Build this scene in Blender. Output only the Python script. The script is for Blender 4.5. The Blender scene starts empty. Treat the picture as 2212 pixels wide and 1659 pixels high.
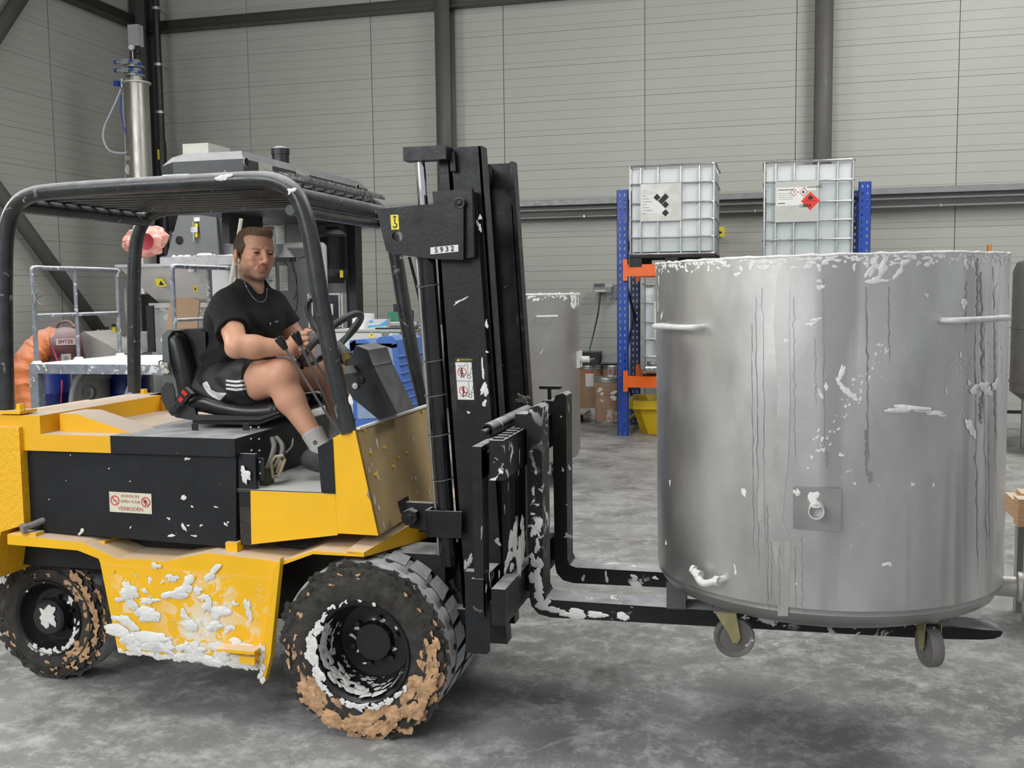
import bpy, bmesh, math, random
import numpy as np
from mathutils import Vector, Matrix, noise as mnoise
random.seed(7)
SC = bpy.context.scene
COL = SC.collection
# ---------------------------------------------------------------- camera
EYE = Vector((0, 0, 1.65)); FPX = 2200.0
yaw, pitch, roll = [math.radians(a) for a in (14.37, 5.0865, 0.70)]
FWD = Vector((-math.sin(yaw)*math.cos(pitch), math.cos(yaw)*math.cos(pitch), -math.sin(pitch)))
_r = Vector((math.cos(yaw), math.sin(yaw), 0)); _u = _r.cross(FWD)
RGT = _r*math.cos(roll) - _u*math.sin(roll); UPV = _u*math.cos(roll) + _r*math.sin(roll)
cam = bpy.data.cameras.new('camera'); camo = bpy.data.objects.new('camera', cam); COL.objects.link(camo)
Rm = Matrix((RGT, UPV, -FWD)).transposed().to_4x4(); Rm.translation = EYE
camo.matrix_world = Rm
cam.sensor_width = 36; cam.lens = 36*FPX/2212; cam.clip_start = .05; cam.clip_end = 100
SC.camera = camo
# ---------------------------------------------------------------- world, lights, exposure
W = bpy.data.worlds.new('world'); SC.world = W; W.use_nodes = True
W.node_tree.nodes['Background'].inputs[0].default_value = (.93, .97, 1, 1)
W.node_tree.nodes['Background'].inputs[1].default_value = 0.52
def area(loc, target, sx, sy, power, col=(1, 1, 1), spread=180):
    l = bpy.data.lights.new('daylight_and_fill', 'AREA'); l.shape = 'RECTANGLE'; l.size = sx; l.size_y = sy; l.energy = power; l.color = col; l.spread = math.radians(spread)
    o = bpy.data.objects.new('daylight_and_fill', l); COL.objects.link(o); o.location = loc
    o.rotation_euler = (Vector(target)-Vector(loc)).to_track_quat('-Z', 'Y').to_euler(); return o
area((3.2, 9.0, 7.6), (2.9, 9.6, 0), 2.4, 8, 760, (1, 1, .95))
area((-2.5, 3.5, 7.6), (-2.5, 3.9, 0), 2.4, 9, 430, (1, 1, .98))
area((-6.3, 9.6, 7.6), (-6.3, 9.7, 0), 1.6, 4, 120, (1, 1, 1), 75)  # added overhead fill to whiten the work platform, no known roof light
area((-9.2, 4.2, 4.4), (0, 4.0, 1.2), 4.0, 4.0, 420, (1, 1, .94))  # unseen left-wall window, enlarged and strengthened to brighten the tank
area((-5.0, -3.4, 4.6), (-1.5, 4.0, .9), 5.0, 3.0, 330, (.97, .99, 1))  # added fill behind the camera, brightens tank and truck from the left
SC.view_settings.view_transform = 'Standard'; SC.view_settings.look = 'None'
SC.view_settings.gamma = 1; SC.view_settings.use_curve_mapping = False
SC.view_settings.exposure = 0.22

# ---------------------------------------------------------------- measuring: a sight line meets a real plane
def ray(px, py): return RGT*(px-1106) + UPV*(829.5-py) + FWD*FPX
def ay(px, py, y): d = ray(px, py); return EYE + d*(y/d.y)
def ax(px, py, x): d = ray(px, py); return EYE + d*(x/d.x)
def az(px, py, z): d = ray(px, py); return EYE + d*((z-EYE.z)/d.z)

# ---------------------------------------------------------------- materials
MATS = {}
def link(nt, a, b): nt.links.new(a, b)
def mat(name, col, rough=.5, metal=0.0, var=.08, vs=6, bump=0.0, bs=60, dust=None, splat=None, streak=None, spec=.5, coat=0, rvar=.1, trans=0, alpha=1, vcol=False, aniso=None, stretch=None):
    if name in MATS: return MATS[name]
    m = bpy.data.materials.new(name); MATS[name] = m; m.use_nodes = True
    nt = m.node_tree; N = nt.nodes; b = N['Principled BSDF']
    tc = N.new('ShaderNodeTexCoord'); base = tc.outputs['Object']
    if stretch:
        mp = N.new('ShaderNodeMapping'); mp.inputs['Scale'].default_value = stretch; link(nt, base, mp.inputs[0]); sc = mp.outputs[0]
    else: sc = base
    def nz(scale, detail=4, src=None, dist=0, rgh=.55):
        n = N.new('ShaderNodeTexNoise'); n.inputs['Scale'].default_value = scale; n.inputs['Detail'].default_value = detail
        n.inputs['Distortion'].default_value = dist; n.inputs['Roughness'].default_value = rgh; link(nt, src or base, n.inputs['Vector']); return n.outputs['Fac']
    def ramp(src, a, c, lo=0., hi=1.):
        r = N.new('ShaderNodeMapRange'); r.inputs[1].default_value = a; r.inputs[2].default_value = c; r.inputs[3].default_value = lo; r.inputs[4].default_value = hi; link(nt, src, r.inputs[0]); return r.outputs[0]
    def mix(f, a, c, mode='MIX'):
        x = N.new('ShaderNodeMix'); x.data_type = 'RGBA'; x.blend_type = mode
        if isinstance(f, float): x.inputs[0].default_value = f
        else: link(nt, f, x.inputs[0])
        for i, v in ((6, a), (7, c)):
            if isinstance(v, tuple): x.inputs[i].default_value = (*v[:3], 1)
            else: link(nt, v, x.inputs[i])
        return x.outputs[2]
    def mul(a, c):
        x = N.new('ShaderNodeMath'); x.operation = 'MULTIPLY'; link(nt, a, x.inputs[0])
        if isinstance(c, (int, float)): x.inputs[1].default_value = c
        else: link(nt, c, x.inputs[1])
        return x.outputs[0]
    n1 = nz(vs, 5, sc)
    if vcol:
        at = N.new('ShaderNodeAttribute'); at.attribute_name = 'Col'; c = mix(1.0, at.outputs['Color'], tuple([1.]*3), 'MULTIPLY')
    else: c = None
    lo = tuple(v*(1-var) for v in col); hi = tuple(min(1, v*(1+var)) for v in col)
    f = ramp(n1, .3, .7)
    if c is None: c = mix(f, lo, hi)
    else: c = mix(1.0, c, mix(f, (1-var,)*3, (1.,)*3), 'MULTIPLY')
    rg = ramp(nz(vs*1.7, 4, sc), .3, .7, max(0, rough-rvar), min(1, rough+rvar))
    mt = metal
    if streak:   # (colour, scale, threshold) long vertical runs
        mp = N.new('ShaderNodeMapping'); mp.inputs['Scale'].default_value = (1, 1, streak[3] if len(streak) > 3 else .04); link(nt, base, mp.inputs[0])
        s = ramp(nz(streak[1], 3, mp.outputs[0]), streak[2], streak[2]+.07)
        c = mix(s, c, streak[0])
    if dust:     # settled on faces that look up
        g = N.new('ShaderNodeNewGeometry'); sp = N.new('ShaderNodeSeparateXYZ'); link(nt, g.outputs['Normal'], sp.inputs[0])
        d = ramp(sp.outputs[2], dust[2] if len(dust) > 2 else .35, .95)
        d = mul(mul(d, ramp(nz(9, 6), .25, .6, .45, 1)), dust[1])
        c = mix(d, c, dust[0]); x = N.new('ShaderNodeMix'); x.data_type = 'FLOAT'; link(nt, d, x.inputs[0]); link(nt, rg, x.inputs[2]); x.inputs[3].default_value = .9; rg = x.outputs[0]
        if metal:
            x = N.new('ShaderNodeMath'); x.operation = 'MULTIPLY_ADD'; link(nt, d, x.inputs[0]); x.inputs[1].default_value = -metal; x.inputs[2].default_value = metal; mt = x.outputs[0]
    hgt = None
    for k, s in enumerate(splat or []):    # (colour, scale, threshold, cluster scale, cluster threshold)
        a = ramp(nz(s[1], 3, None, .8, .6), s[2], s[2]+.02)
        q = ramp(nz(s[3], 2), s[4], s[4]+.08)
        a = mul(a, q)
        if len(s) > 5:     # region box in object space: (centre, radius, softness)
            ctr, rad, sf = s[5:8]
            vm = N.new('ShaderNodeVectorMath'); vm.operation = 'DISTANCE'; link(nt, base, vm.inputs[0]); vm.inputs[1].default_value = ctr
            a = mul(a, ramp(vm.outputs['Value'], rad, rad+sf, 1, 0))
        c = mix(a, c, s[0]); hgt = a if hgt is None else hgt
        x = N.new('ShaderNodeMix'); x.data_type = 'FLOAT'; link(nt, a, x.inputs[0]); link(nt, rg, x.inputs[2]); x.inputs[3].default_value = .6; rg = x.outputs[0]
        if metal:
            x = N.new('ShaderNodeMix'); x.data_type = 'FLOAT'; link(nt, a, x.inputs[0])
            if isinstance(mt, float) or isinstance(mt, int): x.inputs[2].default_value = mt
            else: link(nt, mt, x.inputs[2])
            x.inputs[3].default_value = 0; mt = x.outputs[0]
    link(nt, c, b.inputs['Base Color']); link(nt, rg, b.inputs['Roughness'])
    if isinstance(mt, (int, float)): b.inputs['Metallic'].default_value = mt
    else: link(nt, mt, b.inputs['Metallic'])
    b.inputs['Specular IOR Level'].default_value = spec
    b.inputs['Coat Weight'].default_value = coat
    if trans: b.inputs['Transmission Weight'].default_value = trans
    if alpha < 1: b.inputs['Alpha'].default_value = alpha
    if bump or hgt is not None:
        bp = N.new('ShaderNodeBump'); bp.inputs['Strength'].default_value = 1; bp.inputs['Distance'].default_value = bump or .002
        h = nz(bs, 5)
        if hgt is not None:
            x = N.new('ShaderNodeMath'); x.operation = 'ADD'; link(nt, mul(h, .3 if not bump else 1.), x.inputs[0]); link(nt, mul(hgt, 2.), x.inputs[1]); h = x.outputs[0]
        link(nt, h, bp.inputs['Height']); link(nt, bp.outputs[0], b.inputs['Normal'])
    return m
WHITE = (.78, .77, .74)
GD = (.42, .42, .43)
def sp(n=1.0, s=14, th=.66, cs=3, ct=.5): return (WHITE, s, th, cs, ct)
yellow = mat('yellow_paint', (.90, .49, .007), .42, var=.04, dust=((.62, .50, .40), .95), splat=[sp(s=26, th=.74)])
yellow_skirt = mat('yellow_skirt_paint', (.90, .49, .007), .42, var=.04, dust=((.62,.50,.40), .95), splat=[sp(s=30, th=.66, cs=6, ct=.48), ((.82,.68,.48), 9, .47, 4, .42, (.08, -.52, .36), .06, .20), ((.80,.76,.66), 22, .55, 5, .45, (.0, -.52, .30), .15, .3)])
yellow_cast = mat('yellow_cast_paint', (.86, .46, .012), .5, var=.03, bump=.006, bs=45, dust=((.62, .50, .40), 1.1))
tan = mat('dust_over_yellow', (.40, .285, .135), .8, var=.12, vs=5)
blackp = mat('black_paint', (.011, .012, .0135), .45, spec=.35, var=.25, dust=(GD, .85), splat=[sp(s=40, th=.735)])
blackc = mat('black_box_paint', (.011, .012, .0145), .5, spec=.35, var=.3, dust=(GD, .9), splat=[sp(s=34, th=.735)])
mastb = mat('black_mast_paint', (.0085, .0085, .009), .40, var=.5, vs=9, spec=.35, dust=(GD, .6), splat=[sp(s=34, th=.745), ((.03,.027,.024), 7, .56, 2.5, .5)])
forkm = mat('fork_steel_black', (.012, .012, .012), .45, .1, spec=.35, var=.3, dust=((.5, .5, .52), .95), splat=[sp(s=16, th=.58, cs=4, ct=.52)])
guardm = mat('guard_black', (.026, .028, .029), .30, var=.35, vs=12, dust=((.42, .42, .42), .85, .2), splat=[((.3, .32, .33), 22, .63, 5, .5)])
rubber = mat('tyre_rubber', (.035, .032, .028), .85, var=.4, vs=18, bump=.012, bs=28)
tread = mat('dusty_tread', (.36, .36, .37), .92, var=.15, vs=14, bump=.003, bs=50)
mud = mat('clay_smear', (.50, .30, .16), .8, var=.38, vs=30, bump=.01, bs=45)
rimm = mat('rim_black', (.02, .02, .02), .35, .3, var=.3)
paint = mat('white_paint_splash', (.74, .73, .70), .55, var=.08, vs=20, bump=.004, bs=60)
seatm = mat('seat_vinyl', (.009, .009, .010), .33, var=.2)
dark = mat('dark_void', (.004, .004, .004), .8)
chrome = mat('chrome', (.62, .62, .62), .12, 1.0)
trayg = mat('tray_zinc', (.26, .265, .27), .5, .5, var=.08)
steelg = mat('galvanised', (.46, .47, .48), .4, .85, var=.2, vs=30)
redp = mat('red_plastic', (.55, .015, .02), .4)
brass = mat('brass_dull', (.28, .22, .08), .45, .6)

# ---------------------------------------------------------------- mesh builder
class MB:
    def __init__(s): s.bm = bmesh.new(); s.mats = []
    def _mi(s, m):
        if m is None: return 0
        if m not in s.mats: s.mats.append(m)
        return s.mats.index(m)
    def faces(s, vs, fs, m=None, smooth=None):
        k = s._mi(m); bv = [s.bm.verts.new(v) for v in vs]
        for f in fs:
            try: q = s.bm.faces.new([bv[i] for i in f]); q.material_index = k
            except ValueError: pass
        return bv
    def box(s, a, b, m=None, bev=0, rot=None, piv=None):
        x0, y0, z0 = [min(p, q) for p, q in zip(a, b)]; x1, y1, z1 = [max(p, q) for p, q in zip(a, b)]
        vs = [Vector(v) for v in ((x0,y0,z0),(x1,y0,z0),(x1,y1,z0),(x0,y1,z0),(x0,y0,z1),(x1,y0,z1),(x1,y1,z1),(x0,y1,z1))]
        if rot is not None:
            p = Vector(piv) if piv is not None else (Vector(a)+Vector(b))/2
            vs = [p + rot @ (v-p) for v in vs]
        bv = s.faces(vs, [(0,3,2,1),(4,5,6,7),(0,1,5,4),(1,2,6,5),(2,3,7,6),(3,0,4,7)], m)
        if bev: s._bev(bv, bev)
        return bv
    def _bev(s, bv, w, seg=2):
        st = set(bv); ed = [e for e in s.bm.edges if e.verts[0] in st and e.verts[1] in st and len(e.link_faces) == 2 and e.calc_face_angle(0) > .3]
        bmesh.ops.bevel(s.bm, geom=ed, offset=w, segments=seg, affect='EDGES', profile=.5, clamp_overlap=True)
    def prism(s, pts, off, m=None, bev=0, seg=2):     # pts: 3D polygon, off: vector of thickness
        off = Vector(off); n = len(pts); A = [Vector(p) for p in pts]; B = [p+off for p in A]
        nr = Vector((0, 0, 0))
        for i in range(n): nr += A[i].cross(A[(i+1) % n])
        fl = nr.dot(off) > 0
        f = [tuple(range(n)), tuple(range(2*n-1, n-1, -1))] + [(i, n+i, n+(i+1) % n, (i+1) % n) for i in range(n)]
        if fl: f = [tuple(reversed(q)) for q in f]
        bv = s.faces(A+B, f, m)
        if bev: s._bev(bv, bev, seg)
        return bv
    def tube(s, pts, r, m=None, seg=10, cap=True, closed=False, flat=1.0, up=None):
        pts = [Vector(p) for p in pts]; n = len(pts); k = s._mi(m); rings = []
        rr = r if isinstance(r, (list, tuple)) else [r]*n
        prev = None
        for i, p in enumerate(pts):
            if closed: t = (pts[(i+1) % n]-pts[i-1]).normalized()
            else: t = (pts[min(i+1, n-1)]-pts[max(i-1, 0)]).normalized()
            if prev is None:
                a = Vector(up) if up is not None else (Vector((0, 0, 1)) if abs(t.z) < .9 else Vector((1, 0, 0)))
                u = (a - t*a.dot(t)).normalized()
            else: u = (prev - t*prev.dot(t)).normalized()
            prev = u; w = t.cross(u)
            rings.append([s.bm.verts.new(p + u*math.cos(2*math.pi*j/seg)*rr[i] + w*math.sin(2*math.pi*j/seg)*rr[i]*flat) for j in range(seg)])
        rng = range(n) if closed else range(n-1)
        for i in rng:
            A, B = rings[i], rings[(i+1) % n]
            for j in range(seg):
                f = s.bm.faces.new((A[j], A[(j+1) % seg], B[(j+1) % seg], B[j])); f.material_index = k; f.smooth = True
        if cap and not closed:
            f = s.bm.faces.new(list(reversed(rings[0]))); f.material_index = k
            f = s.bm.faces.new(rings[-1]); f.material_index = k
        return rings
    def cyl(s, a, b, r, m=None, r2=None, seg=24, cap=True): return s.tube([a, b], [r, r if r2 is None else r2], m, seg, cap)
    def lathe(s, prof, org, axis, m=None, seg=40, mats=None, smooth=True, ref=None):    # prof: (radius, distance along axis)
        org = Vector(org); t = Vector(axis).normalized(); a = Vector((0, 0, 1)) if abs(t.z) < .9 else Vector((1, 0, 0))
        u = (a-t*a.dot(t)).normalized(); w = t.cross(u); rings = []
        for (r, h) in prof:
            if r < 1e-6: rings.append([s.bm.verts.new(org+t*h)])
            else: rings.append([s.bm.verts.new(org+t*h+(u*math.cos(2*math.pi*j/seg)+w*math.sin(2*math.pi*j/seg))*r) for j in range(seg)])
        for i in range(len(rings)-1):
            A, B = rings[i], rings[i+1]; k = s._mi(mats[i] if mats else m)
            for j in range(seg):
                q = [A[j % len(A)], A[(j+1) % len(A)], B[(j+1) % len(B)], B[j % len(B)]]
                q2 = []
                for v in q:
                    if v not in q2: q2.append(v)
                if len(q2) > 2:
                    f = s.bm.faces.new(q2); f.material_index = k; f.smooth = smooth
        return rings
    def ell(s, c, r, m=None, seg=20, rot=None):
        k = s._mi(m); g = bmesh.ops.create_uvsphere(s.bm, u_segments=seg, v_segments=max(6, seg//2), radius=1)
        for v in g['verts']:
            p = Vector((v.co.x*r[0], v.co.y*r[1], v.co.z*r[2]))
            if rot is not None: p = rot @ p
            v.co = p+Vector(c)
        for v in g['verts']:
            for f in v.link_faces: f.material_index = k; f.smooth = True
    def build(s, name, m=None, parent=None, sharp=35, smooth=True, mats=None):
        me = bpy.data.meshes.new(name)
        L = parent_org(parent)
        if L.length: bmesh.ops.translate(s.bm, verts=s.bm.verts, vec=-L)
        for f in s.bm.faces: f.smooth = smooth
        if smooth:
            ca = math.radians(sharp)
            for e in s.bm.edges:
                if len(e.link_faces) == 2 and e.calc_face_angle(0) > ca: e.smooth = False
        s.bm.to_mesh(me); s.bm.free()
        if s.mats:
            for q in s.mats: me.materials.append(q)
        elif m: me.materials.append(m)
        o = bpy.data.objects.new(name, me); COL.objects.link(o)
        if parent is not None: o.parent = parent
        o['org'] = list(L); return o
def parent_org(p):
    return Vector(p['org']) if p is not None and 'org' in p else Vector((0, 0, 0))
def tag(o, label=None, cat=None, group=None, kind=None):
    if label: o['label'] = label
    if cat: o['category'] = cat
    if group: o['group'] = group
    if kind: o['kind'] = kind
    return o
def thing(name, label, cat, loc=(0, 0, 0), group=None):
    o = bpy.data.objects.new(name, None); COL.objects.link(o); o.location = loc; o['org'] = list(loc); o.empty_display_size = .1
    return tag(o, label, cat, group)
def single(mb, name, m, label, cat, group=None, **k):    # a thing that is one mesh, origin at its own base
    xs = [v.co for v in mb.bm.verts]; lo = [min(v[i] for v in xs) for i in range(3)]; hi = [max(v[i] for v in xs) for i in range(3)]
    c = Vector(((lo[0]+hi[0])/2, (lo[1]+hi[1])/2, lo[2])); bmesh.ops.translate(mb.bm, verts=mb.bm.verts, vec=-c)
    o = mb.build(name, m, None, **k); o.location = c; o['org'] = list(c); return tag(o, label, cat, group)
def struct(mb, name, m, parent=None, **k):
    o = mb.build(name, m, parent, **k)
    if parent is None: o['kind'] = 'structure'
    return o
def smoothpath(pts, sub=6):
    P = [Vector(p) for p in pts]; out = []
    for i in range(len(P)-1):
        p0 = P[max(i-1, 0)]; p1 = P[i]; p2 = P[i+1]; p3 = P[min(i+2, len(P)-1)]
        for k in range(sub):
            t = k/sub
            out.append(.5*((2*p1)+(p2-p0)*t+(2*p0-5*p1+4*p2-p3)*t*t+(3*p1-p0-3*p2+p3)*t**3))
    return out+[P[-1]]
def blob(mb, c, u, w, size, m=None, asp=1.6, ang=0, thick=.004, seed=0, n=14):     # a splash of paint lying on a surface (u, w span it)
    rnd = random.Random(seed); u = Vector(u).normalized(); w = Vector(w).normalized(); nrm = u.cross(w); c = Vector(c)
    k = mb._mi(m); ring = []; mid = []; n = int(n*2.0)
    ph = [rnd.uniform(0, 6.28) for _ in range(5)]; th_ = min(thick, size*.065); wk = 0.0
    for i in range(n):
        a = 2*math.pi*i/n; r = size*max(.22, .66+.16*math.sin(2*a+ph[0])+.12*math.sin(3*a+ph[1])+(wk := max(-.3, min(.3, wk*.72+rnd.uniform(-.15, .15))))+.07*rnd.uniform(-1, 1))
        x = math.cos(a)*r*asp**.5; y = math.sin(a)*r/asp**.5
        x, y = x*math.cos(ang)-y*math.sin(ang), x*math.sin(ang)+y*math.cos(ang)
        ring.append(mb.bm.verts.new(c+u*x+w*y+nrm*.0004)); mid.append(mb.bm.verts.new(c+(u*x+w*y)*rnd.uniform(.78, .93)+nrm*th_*(.5+.6*rnd.random())))
    t = mb.bm.verts.new(c+nrm*th_*rnd.uniform(.5, 1.2))
    for i in range(n):
        j = (i+1) % n
        for f in ((ring[i], ring[j], mid[j], mid[i]), (mid[i], mid[j], t)):
            q = mb.bm.faces.new(f); q.material_index = k
TF = {}
def text(s, org, u, w, size, m, parent, name='lettering', align='CENTER', bold=False, sx=1.0):    # raised flat lettering on a sign; u = reading direction, w = up
    cu = bpy.data.curves.new('t', 'FONT'); cu.body = s; cu.size = size; cu.align_x = align; cu.align_y = 'CENTER'; cu.extrude = 0; cu.resolution_u = 2
    if bold: cu.offset = size*.018
    to = bpy.data.objects.new('t', cu); COL.objects.link(to)
    dg = bpy.context.evaluated_depsgraph_get(); me = bpy.data.meshes.new_from_object(to.evaluated_get(dg)); bpy.data.objects.remove(to)
    u = Vector(u).normalized(); w = Vector(w).normalized(); L = parent_org(parent); org = Vector(org)
    for v in me.vertices: v.co = org + u*v.co.x*sx + w*v.co.y - L
    me.materials.clear(); me.materials.append(m)
    o = bpy.data.objects.new(name, me); COL.objects.link(o); o.parent = parent; o['org'] = list(L); return o
ink = mat('black_ink', (.015, .015, .015), .6, var=0)
redink = mat('red_ink', (.62, .06, .05), .6, var=0)
redfade = mat('faded_red_ink', (.52, .16, .10), .6, var=.1)
label_w = mat('label_white', (.72, .72, .70), .5, var=.03)
label_c = mat('label_cream', (.68, .64, .50), .55, var=.08, vs=20)
label_y = mat('label_yellow', (.75, .62, .03), .5, var=.05)
def quad(mb, o, u, w, x0, y0, x1, y1, m=None, off=0.0):
    u = Vector(u).normalized(); w = Vector(w).normalized(); n = u.cross(w); o = Vector(o)+n*off
    mb.faces([o+u*x0+w*y0, o+u*x1+w*y0, o+u*x1+w*y1, o+u*x0+w*y1], [(0, 1, 2, 3)], m)
def poly(mb, o, u, w, pts, m=None, off=0.0):
    u = Vector(u).normalized(); w = Vector(w).normalized(); n = u.cross(w); o = Vector(o)+n*off
    mb.faces([o+u*x+w*y for x, y in pts], [tuple(range(len(pts)))], m)
def ringf(mb, o, u, w, cx, cy, r0, r1, m=None, off=0.0, n=28):
    u = Vector(u).normalized(); w = Vector(w).normalized(); nn = u.cross(w); o = Vector(o)+nn*off
    vs = []
    for r in (r0, r1):
        for i in range(n): a = 2*math.pi*i/n; vs.append(o+u*(cx+r*math.cos(a))+w*(cy+r*math.sin(a)))
    mb.faces(vs, [(i, (i+1) % n, n+(i+1) % n, n+i) if r0 > r1 else (n+i, n+(i+1) % n, (i+1) % n, i) for i in range(n)], m)
X, Y, Z = Vector((1, 0, 0)), Vector((0, 1, 0)), Vector((0, 0, 1))
# ================================================================ the hall
wallm = mat('wall_panel_coating', (.44, .44, .405), .42, var=.03, vs=.8, rvar=.05)
groove = mat('panel_gap', (.16, .16, .15), .9, var=0)
beamm = mat('grey_steelwork', (.115, .11, .10), .55, var=.05)
beamd = mat('dark_steelwork', (.075, .075, .07), .55, var=.05)
WY = 14.3; WX = -9.5; RH = .475
# floor with dust, stains and hairline cracks
fm = bpy.data.materials.new('dusty_concrete'); fm.use_nodes = True; nt = fm.node_tree; N = nt.nodes; b = N['Principled BSDF']
tc = N.new('ShaderNodeTexCoord')
def fn(t, **k):
    n = N.new(t)
    for a, v in k.items():
        if a in n.inputs: n.inputs[a].default_value = v
        else: setattr(n, a, v)
    return n
def fnoise(sc, det=6, rg=.6, dist=0, src=None):
    n = fn('ShaderNodeTexNoise', Scale=sc, Detail=det, Roughness=rg, Distortion=dist); nt.links.new(src or tc.outputs['Object'], n.inputs['Vector']); return n.outputs['Fac']
def fr(src, a, c, lo=0, hi=1):
    r = N.new('ShaderNodeMapRange'); [r.inputs[i+1].default_value.__class__ for i in range(4)]
    r.inputs[1].default_value = a; r.inputs[2].default_value = c; r.inputs[3].default_value = lo; r.inputs[4].default_value = hi; nt.links.new(src, r.inputs[0]); return r.outputs[0]
def fmix(f, a, c):
    x = N.new('ShaderNodeMix'); x.data_type = 'RGBA'
    if isinstance(f, float): x.inputs[0].default_value = f
    else: nt.links.new(f, x.inputs[0])
    for i, v in ((6, a), (7, c)):
        if isinstance(v, tuple): x.inputs[i].default_value = (*v, 1)
        else: nt.links.new(v, x.inputs[i])
    return x.outputs[2]
def fmul(a, c):
    x = N.new('ShaderNodeMath'); x.operation = 'MULTIPLY'; nt.links.new(a, x.inputs[0])
    if isinstance(c, float): x.inputs[1].default_value = c
    else: nt.links.new(c, x.inputs[1])
    return x.outputs[0]
c = fmix(fr(fnoise(.9, 5), .3, .7), (.12, .12, .12), (.235, .235, .234))
c = fmix(fmul(fr(fnoise(4.6, 10, .80, .1), .48, .62), .75), c, (.40, .40, .395))
c = fmix(fmul(fmul(fr(fnoise(11, 10, .78, .3), .52, .64), fr(fnoise(1.3, 4), .38, .6)), .7), c, (.50, .50, .50))
c = fmix(fmul(fr(fnoise(60, 5, .8), .60, .68), fr(fnoise(1.6, 3), .42, .62)), c, (.62, .62, .60))
c = fmix(fmul(fr(fnoise(2.3, 5, .6, .4), .60, .70), .7), c, (.085, .083, .078))
c = fmix(fmul(fr(fnoise(25, 6, .7), .66, .70), .5), c, (.06, .058, .055))
mp = fn('ShaderNodeMapping'); mp.inputs['Scale'].default_value = (1, 1, 1); nt.links.new(tc.outputs['Object'], mp.inputs[0])
nd = fn('ShaderNodeTexNoise', Scale=1.7, Detail=6); nt.links.new(tc.outputs['Object'], nd.inputs['Vector'])
va = N.new('ShaderNodeVectorMath'); va.operation = 'MULTIPLY_ADD'; nt.links.new(nd.outputs['Color'], va.inputs[0]); va.inputs[1].default_value = (.7, .7, 0); nt.links.new(tc.outputs['Object'], va.inputs[2])
vo = fn('ShaderNodeTexVoronoi', Scale=.75); vo.feature = 'DISTANCE_TO_EDGE'; nt.links.new(va.outputs[0], vo.inputs['Vector'])
crk = fr(vo.outputs['Distance'], .002, .007, 1, 0)
c = fmix(fmul(fmul(crk, fr(fnoise(1.1, 3), .50, .62)), .55), c, (.42, .41, .40))
# much whiter dust towards the back of the hall, where the powder is handled
sx = N.new('ShaderNodeSeparateXYZ'); nt.links.new(tc.outputs['Object'], sx.inputs[0])
far = fmul(fr(sx.outputs[1], 5.0, 10.5), fr(fnoise(2.2, 7, .7, .5), .35, .62))
c = fmix(fmul(far, .9), c, (.60, .59, .57))
nt.links.new(c, b.inputs['Base Color'])
nt.links.new(fr(fnoise(2.5, 5), .3, .7, .42, .8), b.inputs['Roughness'])
bp = fn('ShaderNodeBump', Strength=.5, Distance=.004); nt.links.new(fnoise(40, 6, .7), bp.inputs['Height']); nt.links.new(bp.outputs[0], b.inputs['Normal'])
g = MB(); g.faces([(-14, -4, 0), (14, -4, 0), (14, 14.6, 0), (-14, 14.6, 0), (-14, -4, -.2), (14, -4, -.2), (14, 14.6, -.2), (-14, 14.6, -.2)], [(0, 1, 2, 3), (7, 6, 5, 4), (0, 4, 5, 1), (1, 5, 6, 2), (2, 6, 7, 3), (3, 7, 4, 0)])
struct(g, 'floor', fm)
# walls: a backing sheet, and on it each sandwich panel with its grooves
g = MB(); g.box((WX-.2, WY+.03, 0), (9, WY+.2, 7.7)); wb = struct(g, 'wall_back', groove)
g = MB(); g.box((WX-.2, -4, 0), (WX-.03, WY+.2, 7.7)); wl = struct(g, 'wall_left', groove)
def panel_mesh(w):
    # profile up the height of one panel: flats with shallow grooves
    prof = []; gs = [.075, .215, .335]; z = .003
    prof.append((0, .010)); prof.append((.0025, 0))
    for q in gs: prof += [(q-.0025, 0), (q, .0045), (q+.0025, 0)]
    prof += [(RH-.0025, 0), (RH, .010)]
    vs = []; fs = []
    for (h, d) in prof: vs += [(0.004, d, h), (w-.004, d, h)]
    for i in range(len(prof)-1): fs.append((2*i, 2*i+1, 2*i+3, 2*i+2))
    me = bpy.data.meshes.new('wall_panel'); me.from_pydata(vs, [], fs); me.materials.append(wallm); return me
pm = panel_mesh(2.0)
for i in range(9):
    for k in range(16):
        o = bpy.data.objects.new('wall_panel', pm); COL.objects.link(o); o.parent = wb; o.location = (-9.73+2*i+(.02 if i == 0 else 0), WY, k*RH+.06)
for i in range(3):
    for k in range(16):
        o = bpy.data.objects.new('wall_panel', pm); COL.objects.link(o); o.parent = wl; o.rotation_euler = (0, 0, math.pi/2); o.location = (WX, 8.1+2.0*i+.03, k*RH+.06)
g = MB(); g.faces([(WX, -4, 0), (WX, 8.1, 0), (WX, 8.1, 7.7), (WX, -4, 7.7)], [(0, 1, 2, 3)]); struct(g, 'wall_lining', wallm, wl)
g = MB(); g.box((WX-.2, -4, 7.7), (9, WY+.2, 7.9)); struct(g, 'ceiling', mat('ceiling_sheet', (.30, .30, .29), .6))
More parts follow.
